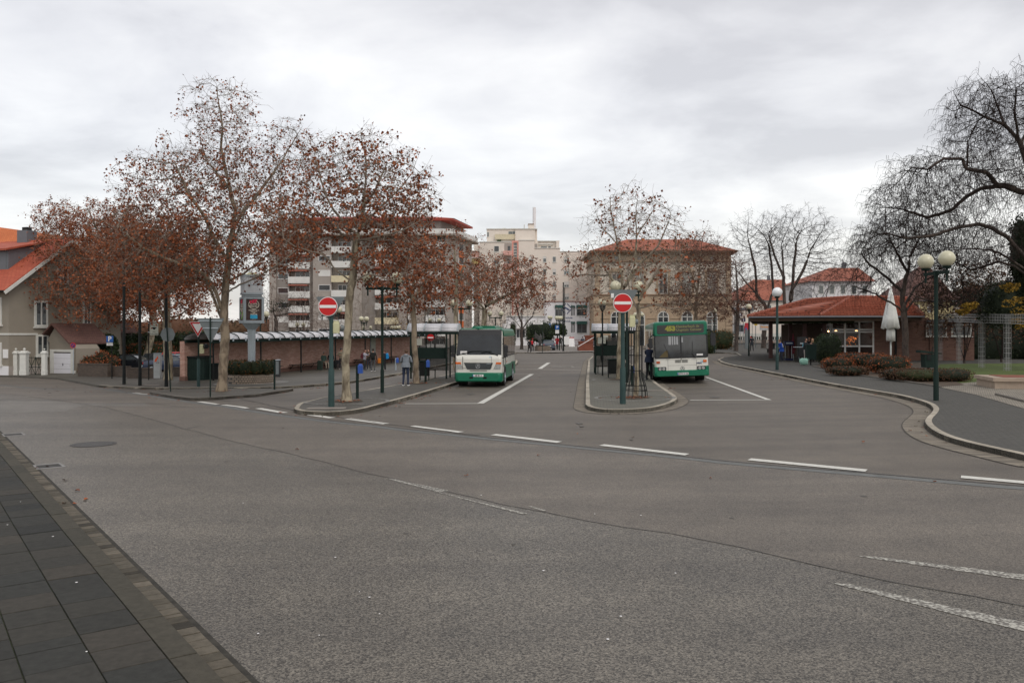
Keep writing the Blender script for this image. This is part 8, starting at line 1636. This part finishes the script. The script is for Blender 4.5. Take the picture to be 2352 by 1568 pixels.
mb = MB()
for i in range(4):
    for s_ in (-1, 1): mb.b2(s_ * .02, s_ * .30, -.01, .03, .985 + i * .035, 1.002 + i * .035)
mb.build('grille', M['black'], e_); star((.04, -.012, .70), .09, e_, m='grey'); star((0.0, -.012, 1.14), .03, e_, m='black')
mb = MB(); mb.b2(-.645, -.637, -.006, .03, .62, 1.12).b2(.70, .708, -.006, .03, .62, 1.12).b2(-.637, .70, -.006, .03, .848, .854).b2(-1.12, 1.14, -.004, .04, 1.118, 1.124).build('panel_gap', M['pods'], e_)
for s_ in (-1, 1):
    h_ = loft([(-.028, .575, .795, .20, .02, .02), (.05, .575, .795, .20, .02, .02)]).xf(Matrix.Translation((s_ * .93, 0, 0))).build('headlight', M['pods'], e_)
    for dx in (-.085, .085): MB().disc((s_ * .93 + dx, -.035, .70), .072, (0, 1, 0), .02, 20).build('lens', M['lens'], h_)
    MB().box((s_ * 1.10, -.01, 1.03 if s_ > 0 else 1.02), (.17, .05, .11), bev=.01).build('indicator', M['amber'] if s_ > 0 else mat('dull amber lens', (.38, .07, .02), .3), e_)
vrn(.82, -.012, .93, .105, e_); plate('DÜW·Z 520', (.05, -.082, .455), .52, e_)
mo = loft([(-.35, 1.75, 2.35, .11, .08, .08), (-.2, 1.75, 2.35, .13, .08, .08)]).xf(Matrix.Translation((HW + .22, 0, 0))).build('mirror', M['pods'], e_); MB().tube([(HW - .05, .1, 2.5), (HW + .1, -.2, 2.52), (HW + .22, -.28, 2.3)], .03, 6).build('mirror_arm', M['black'], mo)
mo = loft([(-.15, 1.7, 2.2, .09, .07, .07), (.0, 1.7, 2.2, .10, .07, .07)]).xf(Matrix.Translation((-HW - .16, 0, 0))).build('mirror', M['pods'], e_); MB().tube([(-HW + .05, .1, 2.4), (-HW - .16, -.08, 2.25)], .03, 6).build('mirror_arm', M['black'], mo)
for s_ in (-1, 1):
    for (y0, y1) in (((.25, 1.5), (3.0, 4.5), (6.2, 7.6), (7.7, 9.2), (9.3, 11.3)) if s_ < 0 else ((.3, 1.5), (1.6, 3.1), (3.2, 4.7), (4.8, 6.3), (6.4, 7.9), (8.0, 9.5), (9.6, 11.3))): MB().b2(s_ * (HW - .03), s_ * (HW + .007), y0, y1, 1.25, 2.55).build('side_window', sgl, e_)
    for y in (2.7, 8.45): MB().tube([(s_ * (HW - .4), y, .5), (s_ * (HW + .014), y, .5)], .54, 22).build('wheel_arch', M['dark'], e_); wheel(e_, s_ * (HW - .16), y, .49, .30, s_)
dr = MB().b2(-HW - .009, -HW + .03, .32, 1.45, .38, 2.35).b2(-HW - .009, -HW + .03, 4.7, 6.0, .38, 2.35).build('door', M['bwhite'], e_); MB().b2(-HW - .012, -HW - .008, .42, .86, .6, 2.25).b2(-HW - .012, -HW - .008, .92, 1.36, .6, 2.25).b2(-HW - .012, -HW - .008, 4.8, 5.3, .6, 2.25).b2(-HW - .012, -HW - .008, 5.4, 5.9, .6, 2.25).build('door_glass', sgl, dr)
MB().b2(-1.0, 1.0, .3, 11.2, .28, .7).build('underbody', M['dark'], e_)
# --- cars
def car(loc, rz, label, col, L_=4.0, H=1.42, hatch=True, group=None, rear_plate=None, roofcol=None, saloon=False, rails=False):
    pm = mat('car paint ' + ' '.join('%.2f' % c for c in col), col, .22, var=.04, spec=.7); e_ = emp('parked_car', loc, rz, label, 'car', group); W = .84
    loft([(0, .35, .62, W - .16, .08, .08), (.10, .24, .72, W - .03, .10, .08), (.9, .22, .90, W, .10, .06), (1.25, .22, .95, W, .10, .06), (L_ - .5, .22, .98, W, .10, .06), (L_ - .10, .24, .95 if hatch or saloon else .9, W - .03, .10, .08), (L_, .36, .80, W - .12, .10, .08)]).build('body', pm, e_)
    te = L_ - .95 if saloon else L_ - .12; tr_ = te - (.55 if saloon else .28)
    cab = loft([(1.0, .90, .95, W - .08, .02, .02), (1.75, .90, H - .05, W - .05, .06, .02, W - .20), (2.2, .9, H - .02, W - .04, .08, .02, W - .19), (tr_, .9, H - .04, W - .05, .08, .02, W - .20), (te, .90, .99, W - .07, .03, .02)]).build('windows', M['glass2'] if False else mat('car glass', (.05, .06, .065), .08, var=.4, vs=2, spec=.9), e_)
    loft([(1.70, H - .06, H - .03, W - .26, .01, .01), (1.95, H - .05, H + .0, W - .22, .03, .01), (tr_ - .05, H - .05, H + .0, W - .22, .03, .01), (tr_ + .03, H - .08, H - .04, W - .25, .01, .01)]).build('roof', mat('roof ' + '%.2f %.2f' % (roofcol[0], roofcol[1]), roofcol, .3) if roofcol else pm, e_)
    for s_ in (-1, 1):
        mb = MB()
        for (y0, z0, y1, z1) in ((1.08, .93, 1.78, H - .05), (2.55, .93, 2.5, H - .04), (te - .05, .97, tr_, H - .05)) + (() if L_ < 4.2 else ((3.35, .95, 3.25, H - .04),)): mb.tube([(s_ * (W - .055), y0, z0), (s_ * (W - .195), y1, z1)], .035, 5)
        mb.tube([(s_ * (W - .20), 1.78, H - .04), (s_ * (W - .20), tr_, H - .05)], .035, 5)
        if rails: mb.tube([(s_ * (W - .24), 1.9, H + .05), (s_ * (W - .24), tr_, H + .05)], .02, 5)
        mb.build('pillar', pm, e_); MB().box((s_ * (W + .08), 1.35, .98), (.16, .10, .12), bev=.03).build('mirror', pm, e_)
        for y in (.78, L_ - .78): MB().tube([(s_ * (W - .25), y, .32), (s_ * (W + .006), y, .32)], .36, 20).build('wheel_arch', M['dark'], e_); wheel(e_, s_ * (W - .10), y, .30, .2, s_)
        MB().box((s_ * (W - .22), .045, .62), (.30, .10, .13), bev=.03).build('headlight', M['lens'], e_); MB().box((s_ * (W - .16), L_ - .045, .78), (.24, .08, .15), bev=.02).build('tail_light', mat('tail red', (.38, .012, .01), .3), e_)
    MB().b2(-.35, .35, -.005, .06, .42, .58).build('grille', M['pods'], e_); p2 = MB().b2(-.26, .26, L_ - .01, L_ + .012, .55, .66).build('number_plate', M['white'], e_); MB().b2(-.26, .26, -.03, -.0, .32, .43).build('number_plate', M['white'], e_)
    MB().b2(-W + .05, W - .05, L_ - .02, L_ + .02, .34, .50).build('bumper', pm if saloon else M['pods'], e_)
    return e_
# car park on the left: side on or three-quarter views
p_ = onY(356, 74.5); car((p_.x, p_.y, p_.z), R(86), 'black hatchback with its windscreen catching the light in the car park', (.012, .014, .018), group='cars in the car park')
p_ = onY(432, 77.5); car((p_.x, p_.y, p_.z), R(88), 'dark grey car half hidden behind the black hatchback', (.05, .055, .06), L_=4.2, group='cars in the car park')
p_ = onY(462, 67.5); car((p_.x, p_.y, p_.z), R(88), 'dark blue saloon with pale window frames next to the ticket machine', (.018, .03, .065), L_=4.5, saloon=True, group='cars in the car park')
p_ = onY(470, 73); car((p_.x, p_.y + .4, p_.z), R(90), 'bright red car of which only the roof shows over the blue saloon', (.50, .02, .015), H=1.55, group='cars in the car park')
p_ = onY(520, 78); car((p_.x, p_.y, p_.z), R(90), 'white car at the right end of the row behind the green cabinet', (.6, .6, .6), H=1.5, group='cars in the car park')
p_ = onY(1253.5, 118, KH); car((p_.x + .3, p_.y, p_.z), math.pi + R(0), 'blue grey saloon seen from behind on the far square', (.07, .09, .12), L_=4.5, saloon=True, group='cars on the far square').location.y += 0
p_ = onY(1249, 132, KH); car((p_.x, p_.y, p_.z), math.pi - R(8), 'silver estate car parked beyond the blue grey saloon', (.30, .31, .32), L_=4.6, H=1.6, rails=True, group='cars on the far square')

# ------------------------------------------------------------------ people
CLOTH = {}
def cm(col, rough=.85):
    k_ = 'cloth %.3f %.3f %.3f' % tuple(col); return mat(k_, col, rough, var=.18, vs=9)
def person(px, py, hpx, label, top, legs, hair, rz=0, pose='stand', Y=None, off=KH, shoes=(.03, .03, .035), arms='down', hood=False, pack=None, skirt=None, cap=None, beard=False, bald=False, white_sole=False, H=None, seat_h=.45, bulk=1.0, scarf=None, group=None, stripe=None):
    p_ = onY(px, Y, off) if Y else at(px, py, off); k_ = p_.y / F; H = H or (hpx * k_ if pose in ('stand', 'walk', 'lean') else 1.72); S_ = H / 1.75
    sit = pose == 'sit'; dz = (seat_h + .12 - .95) if sit else 0; ln = .10 if arms == 'phone' else 0
    if pose == 'lean': ln = .22
    N_ = {}; J = []; Ed = []; Rd = []; Lb = []
    def nd(name, p, r_, lab, par=None):
        N_[name] = len(J); J.append(Vector(p)); Rd.append(r_); Lb.append(lab)
        if par: Ed.append((N_[par], N_[name]))
    b_ = bulk
    nd('pel', (0, 0, .96 + dz), (.155 * b_, .115 * b_), 'L'); nd('waist', (0, -ln * .2, 1.10 + dz), (.145 * b_, .11 * b_), 'T', 'pel'); nd('chest', (0, -ln * .6, 1.30 + dz), (.175 * b_, .125 * b_), 'T', 'waist')
    nd('sh', (0, -ln, 1.43 + dz), (.12 * b_, .09), 'T', 'chest'); nd('neck', (0, -ln - .015, 1.51 + dz), (.056, .056), 'S', 'sh'); nd('hd0', (0, -ln - .025, 1.57 + dz), (.062, .07), 'S', 'neck')
    st = .5 if pose == 'walk' else 0
    for s_, sd_ in ((-1, 'l'), (1, 'r')):
        if sit: K = (s_ * .12, -.42, seat_h + .08); A = (s_ * .13, -.46, .10); T_ = (s_ * .14, -.62, .045)
        else:
            fw_ = s_ * .16 * st; K = (s_ * .105, -.02 - fw_, .52); A = (s_ * .12, .03 - fw_ * 2.0, .095); T_ = (s_ * .135, -.14 - fw_ * 2.0, .045)
            if pose == 'lean' and s_ > 0: K = (.12, -.10, .55); A = (.12, .16, .18); T_ = (.12, .02, .06)
        nd('hip' + sd_, (s_ * .09, -.02 if sit else 0, .90 + dz), (.098 * b_, .098 * b_), 'L', 'pel'); nd('kn' + sd_, K, (.066 * b_, .066), 'L', 'hip' + sd_); nd('an' + sd_, A, (.046, .048), 'L', 'kn' + sd_); nd('he' + sd_, (A[0], A[1] + .015, A[2] - .045), (.042, .042), 'F', 'an' + sd_); nd('to' + sd_, T_, (.042, .032), 'F', 'he' + sd_)
        if arms == 'down': E_ = (s_ * .26, .03, 1.13 + dz); W_ = (s_ * .26, -.07, .90 + dz)
        elif arms == 'phone': E_ = (s_ * .285, .0 - ln, 1.14 + dz); W_ = (s_ * .13, -.27 - ln, 1.20 + dz)
        elif arms == 'lap': E_ = (s_ * .25, -.05, 1.12 + dz); W_ = (s_ * .09, -.28, 1.02 + dz)
        elif arms == 'up': E_ = (s_ * .26, -.15 - ln, 1.25 + dz); W_ = (s_ * .10, -.42 - ln, 1.36 + dz)
        else: E_ = (s_ * .28, .02, 1.15 + dz); W_ = (s_ * .20, -.12, .98 + dz)
        nd('s' + sd_, (s_ * .175 * b_, -ln, 1.405 + dz), (.075, .075), 'T', 'sh'); nd('e' + sd_, E_, (.052, .052), 'T', 's' + sd_); nd('w' + sd_, W_, (.034, .034), 'T', 'e' + sd_)
        d = (Vector(W_) - Vector(E_)).normalized(); pm = Vector(W_) + d * .06; nd('p' + sd_, pm, (.030, .018), 'S', 'w' + sd_)
        u_ = d.cross(Vector((s_, 0, .2))).normalized()
        for fi, (o, le) in enumerate(((-.027, .058), (-.009, .072), (.009, .068), (.027, .052))): 
            a1 = pm + d * .030 + u_ * o; nd('f%d%s' % (fi, sd_), a1, (.009, .009), 'S', 'p' + sd_); nd('g%d%s' % (fi, sd_), a1 + d * le * .6 + Vector((-s_, 0, -.3)).normalized() * le * .35, (.007, .007), 'S', 'f%d%s' % (fi, sd_))
        nd('t' + sd_, pm + u_ * -.042 + d * .01, (.010, .010), 'S', 'p' + sd_); nd('tt' + sd_, pm + u_ * -.055 + d * .045, (.008, .008), 'S', 't' + sd_)
    me = bpy.data.meshes.new('figure'); me.from_pydata([tuple(v) for v in J], Ed, []); ob = bpy.data.objects.new('figure', me); COL.objects.link(ob)
    ob.modifiers.new('s', 'SKIN'); ob.modifiers['s'].use_smooth_shade = True; ss = ob.modifiers.new('u', 'SUBSURF'); ss.levels = ss.render_levels = 1
    for i, r_ in enumerate(Rd): me.skin_vertices[0].data[i].radius = r_
    me.skin_vertices[0].data[0].use_root = True
    dg = bpy.context.evaluated_depsgraph_get(); ev = bpy.data.meshes.new_from_object(ob.evaluated_get(dg)); bpy.data.objects.remove(ob)
    V = np.array([v.co for v in ev.vertices]); Fc = [tuple(p.vertices) for p in ev.polygons]; bpy.data.meshes.remove(ev)
    JA = np.array(J); segs = [(a, c) for a, c in Ed]; A_ = JA[[a for a, c in segs]]; C_ = JA[[c for a, c in segs]]
    cen = np.array([V[list(f)].mean(0) for f in Fc]); D_ = C_ - A_; t_ = np.clip(((cen[:, None] - A_[None]) * D_[None]).sum(2) / (D_ ** 2).sum(1)[None], 0, 1); dist = np.linalg.norm(cen[:, None] - (A_[None] + t_[:, :, None] * D_[None]), axis=2); j = dist.argmin(1)
    idx = {'T': 0, 'L': 1, 'S': 2, 'F': 3}; mi = []
    for q, jj in enumerate(j): tt = t_[q, jj]; a, c = segs[jj]; lab = Lb[c] if tt > .55 or Lb[a] == Lb[c] else Lb[a]; mi.append(idx[lab])
    mi = [0 if (m == 1 and cen[q][2] > .90 + dz and not sit) else m for q, m in enumerate(mi)]
    mb = MB(); mb.add([tuple(v) for v in V], Fc, 0, True); mb.m = list(mi)
    hz = 1.655 + dz; hy = -ln - .03; tilt = .05 if arms in ('phone', 'lap') else 0
    hc_ = Vector((0, hy - tilt * .6, hz)); s0 = len(mb.v); mb.ball(hc_, .10, 2, 16, 12, sc=(.78, .98, 1.18))
    for i in range(s0, len(mb.v)):
        v = Vector(mb.v[i]) - hc_
        if v.z < -.03: v.x *= 1 + v.z * 2.2; v.y *= 1 + v.z * 1.0
        if v.y < -.07 and abs(v.x) < .03 and -.05 < v.z < .03: v.y -= .022
        mb.v[i] = tuple(hc_ + v)
    for s_ in (-1, 1): mb.ball(hc_ + Vector((s_ * .079, .005, -.005)), .02, 2, 8, 6, sc=(.4, 1, 1.4))
    for s_ in (-1, 1): mb.ball(hc_ + Vector((s_ * .030, -.088, .012)), .010, 3, 8, 5)
    mb.box(hc_ + Vector((0, -.090, -.052)), (.045, .010, .010), mi=4)
    e_ = mb.build('person', [cm(top), cm(legs), M['skin'], cm(shoes, .6), mat('lips', (.25, .08, .07), .6)]); e_.location = p_; e_.rotation_euler = (0, 0, rz); e_.scale = (S_, S_, S_); tag(e_, label, 'person', group)
    if not bald:
        hb = MB(); hb.ball(hc_ + Vector((0, .018, .022)), .105, 0, 16, 10, sc=(.84, .98, 1.10)); hb.v = [tuple(Vector(v) if v[1] > hc_.y - .055 or v[2] > hc_.z + .06 else Vector((v[0] * .8, hc_.y - .03, v[2]))) for v in hb.v]
        if hair[1] == 'long': hb.ball(hc_ + Vector((0, .04, -.08)), .09, 0, 12, 8, sc=(1.0, .7, 1.5))
        hb.build('hair', mat('hair %.2f %.2f' % hair[0][:2], hair[0], .7, var=.25, vs=40), e_)
    if cap: MB().ball(hc_ + Vector((0, .005, .05)), .112, 0, 16, 8, sc=(.86, 1.0, .85)).box(hc_ + Vector((0, -.11, .045)), (.12, .09, .015)).build('cap', cm(cap), e_)
    if hood: MB().ball((0, .085 - ln, 1.47 + dz), .13, 0, 14, 8, sc=(1.05, .62, .62)).build('hood', cm(top), e_)
    if skirt: 
        z0, z1 = skirt; MB().tube([(0, 0, z1), (0, .01, (z0 + z1) / 2), (0, .01, z0)], [.165 * b_, .19 * b_, .205 * b_], 18).build('coat_hem' if z0 > .5 else 'coat', cm(top), e_)
    if pack: MB().box((0, .20 - ln, 1.24 + dz), (.32, .20, .48), bev=.07).box((0, .31 - ln, 1.16 + dz), (.24, .06, .24), bev=.03).build('backpack', cm(pack), e_); 
    if scarf: MB().tube([(0, -ln - .01, 1.49 + dz), (0, -ln - .012, 1.54 + dz)], [.085, .075], 14).build('scarf', cm(scarf), e_)
    if stripe: mb = MB(); [mb.tube([(s_ * .2, -ln + .06, 1.43 + dz), (s_ * .28, .06 - ln * .6, 1.15 + dz)], .02, 5) for s_ in (-1, 1)]; mb.build('sleeve_stripe', cm(stripe), e_)
    if white_sole: MB().box((-.13, -.07, .012), (.10, .27, .03), bev=.01).box((.13, -.07, .012), (.10, .27, .03), bev=.01).build('soles', M['white'], e_)
    return e_
dk = ((.03, .02, .015), 'short'); gy = ((.32, .31, .29), 'short'); br = ((.09, .05, .03), 'short')
g_ = 'people waiting at the brick shelter'
person(932, 885, 82, 'man in grey hoodie and blue jeans seen from behind looking at his phone', (.17, .19, .215), (.022, .032, .062), br, rz=math.pi - .05, arms='phone', hood=True, white_sole=True, bulk=1.14, skirt=(.90, 1.12), shoes=(.02, .025, .03))
person(857, 852, 51, 'person in black with a big black backpack and grey trousers seen from behind', (.02, .025, .022), (.09, .095, .10), dk, rz=math.pi, pack=(.012, .014, .013), white_sole=True, group=g_)
person(837.5, 849.5, 46, 'person in a light grey hoodie with a burgundy backpack facing right', (.33, .32, .37), (.03, .032, .03), ((.07, .025, .02), 'short'), rz=R(75), arms='up', pack=(.10, .012, .02), group=g_)
person(847, 848, 45, 'person in an olive brown jacket facing the camera between two backpack wearers', (.06, .05, .035), (.03, .035, .05), ((.06, .03, .02), 'long'), arms='phone', group=g_)
person(825, 0, 46, 'bald man in a black jacket sitting on the shelter bench behind the burgundy backpack', (.02, .018, .02), (.02, .022, .025), dk, rz=R(25), pose='sit', Y=74, arms='lap', bald=True, bulk=1.15, group=g_)
person(884, 850.5, 47, 'person with a bright blue backpack and white shoes behind the tall black post', (.02, .022, .03), (.015, .015, .018), br, rz=R(-100), pack=(.01, .22, .50), shoes=(.5, .45, .45), group=g_)
person(896, 0, 34, 'woman with grey hair and white shoes drinking on the bench at the right end', (.018, .018, .022), (.016, .016, .02), gy, rz=R(8), pose='sit', Y=80.5, arms='up', shoes=(.55, .55, .55), bulk=1.15, group=g_)
person(783.5, 848, 48, 'person in a beige jacket and dark cap standing left of the pale plane trunk', (.20, .17, .12), (.02, .02, .024), dk, rz=R(10), cap=(.02, .025, .03), shoes=(.45, .42, .4), arms='phone', group=g_)
person(743, 0, 36, 'elderly man in a dark green jacket and beige trousers seated facing right', (.045, .085, .07), (.30, .26, .21), gy, rz=R(55), pose='sit', Y=65.8, arms='lap', bulk=1.1, group=g_)
person(760, 0, 36, 'dark clothed person seated behind the left no entry pole', (.02, .02, .024), (.02, .02, .024), dk, rz=R(20), pose='sit', Y=67.5, arms='lap', group=g_)
for px, Y, c, lb, s_ in ((773, 67.6, (.02, .02, .025), 'black suitcase standing beside the seated dark person', (.42, .3, .62)), (735, 63.6, (.016, .03, .022), 'black rucksack left of the elderly man in green', (.4, .35, .7)), (779, 67.0, (.05, .04, .04), 'small dark bag at the feet of the person in the cap', (.4, .3, .3))):
    p_ = onY(px, Y, KH); e_ = emp('suitcase' if 'case' in lb else 'bag', p_, 0, lb, 'bag', 'luggage at the shelter'); MB().box((0, 0, s_[2] / 2 + .03), s_, bev=.06).build('body', cm(c), e_); MB().tube([(-.1, 0, s_[2]), (-.1, 0, s_[2] + .14), (.1, 0, s_[2] + .14), (.1, 0, s_[2])], .012, 5).build('handle', M['black'], e_)
p_ = P3(872, 828, 71); e_ = emp('bag', p_, 0, 'bright orange shoulder bag carried beside the black backpack', 'bag'); MB().box((0, 0, 0), (.34, .2, .42), bev=.06).build('body', cm((.55, .17, .02)), e_); MB().tube([(-.12, 0, .2), (0, 0, .5), (.12, 0, .2)], .014, 5).build('strap', cm((.55, .17, .02)), e_)
person(1491, 872, 82, 'man in dark navy jacket and cap leaning in at the city bus door', (.013, .02, .045), (.01, .012, .016), dk, rz=math.pi - R(35), pose='stand', arms='up', cap=(.01, .012, .02), bulk=1.12, skirt=(.86, 1.12))
person(1216, 811, 32.5, 'person dressed all in black walking on the far crossing left of the stone planter', (.012, .012, .014), (.01, .01, .012), dk, rz=R(30), pose='walk', off=0, cap=(.01, .01, .012), skirt=(.62, 1.1))
person(1223, 808.5, 31, 'person with a red cap and red backpack beside the one in black', (.018, .018, .022), (.012, .012, .014), dk, rz=R(160), off=0, cap=(.42, .02, .02), pack=(.42, .02, .025))
person(1279.5, 802, 29.5, 'person in a bright red coat standing with a companion on the far square', (.38, .012, .02), (.015, .015, .018), dk, rz=math.pi, skirt=(.72, 1.1), arms='phone')
person(1287.5, 801.4, 31, 'white haired person in a dark coat beside the red coat', (.03, .03, .028), (.012, .012, .012), ((.55, .54, .50), 'short'), rz=math.pi - .4, skirt=(.72, 1.1))
person(1338, 0, 26, 'man in a grey jacket and jeans walking behind the red sandstone basin', (.06, .065, .08), (.05, .09, .16), dk, rz=math.pi, pose='walk', Y=121, H=1.75)
person(1727, 0, 37, 'person in dark clothes walking away between lamp post and striped bollard', (.014, .018, .024), (.012, .012, .016), dk, rz=math.pi, Y=97, pose='walk', skirt=(.7, 1.1), H=1.78)
person(1776, 0, 32, 'white haired person in a dark coat sitting at the left kiosk post', (.016, .02, .016), (.012, .012, .014), gy, rz=R(-60), pose='sit', Y=88, arms='lap', bulk=1.2)
MBs = MB(); p_ = onY(1776, 88.2, KH); e_ = emp('bench', p_, 0, 'dark bench under the white haired person near the kiosk post', 'bench'); MB().b2(-.7, .7, -.2, .25, .40, .45).build('seat', M['wood'], e_); [MB().b2(x, x + .06, -.15, .2, 0, .40).build('leg', M['black'], e_) for x in (-.6, .54)]
person(1795, 0, 50, 'person in a bright blue jacket with white sleeve stripes by the kiosk', (.012, .055, .28), (.02, .024, .04), br, rz=R(-80), Y=62.2, H=1.66, arms='phone', stripe=(.6, .6, .65), skirt=(.8, 1.1))
person(1857, 0, 50, 'bald man in black standing behind the tables at the kiosk windows', (.015, .015, .017), (.015, .015, .018), dk, Y=63.6, H=1.8, bald=True, bulk=1.15, arms='phone')
person(1850, 0, 55, 'person in a black jacket with light blue stripes leaning on the standing table', (.012, .014, .018), (.30, .27, .25), dk, rz=R(40), Y=60.3, H=1.74, arms='up', stripe=(.12, .42, .55))
person(1866, 0, 53, 'blonde woman in black at the standing table facing the camera', (.013, .013, .015), (.012, .012, .015), ((.42, .27, .13), 'long'), rz=R(-15), Y=61.8, H=1.70, arms='phone')
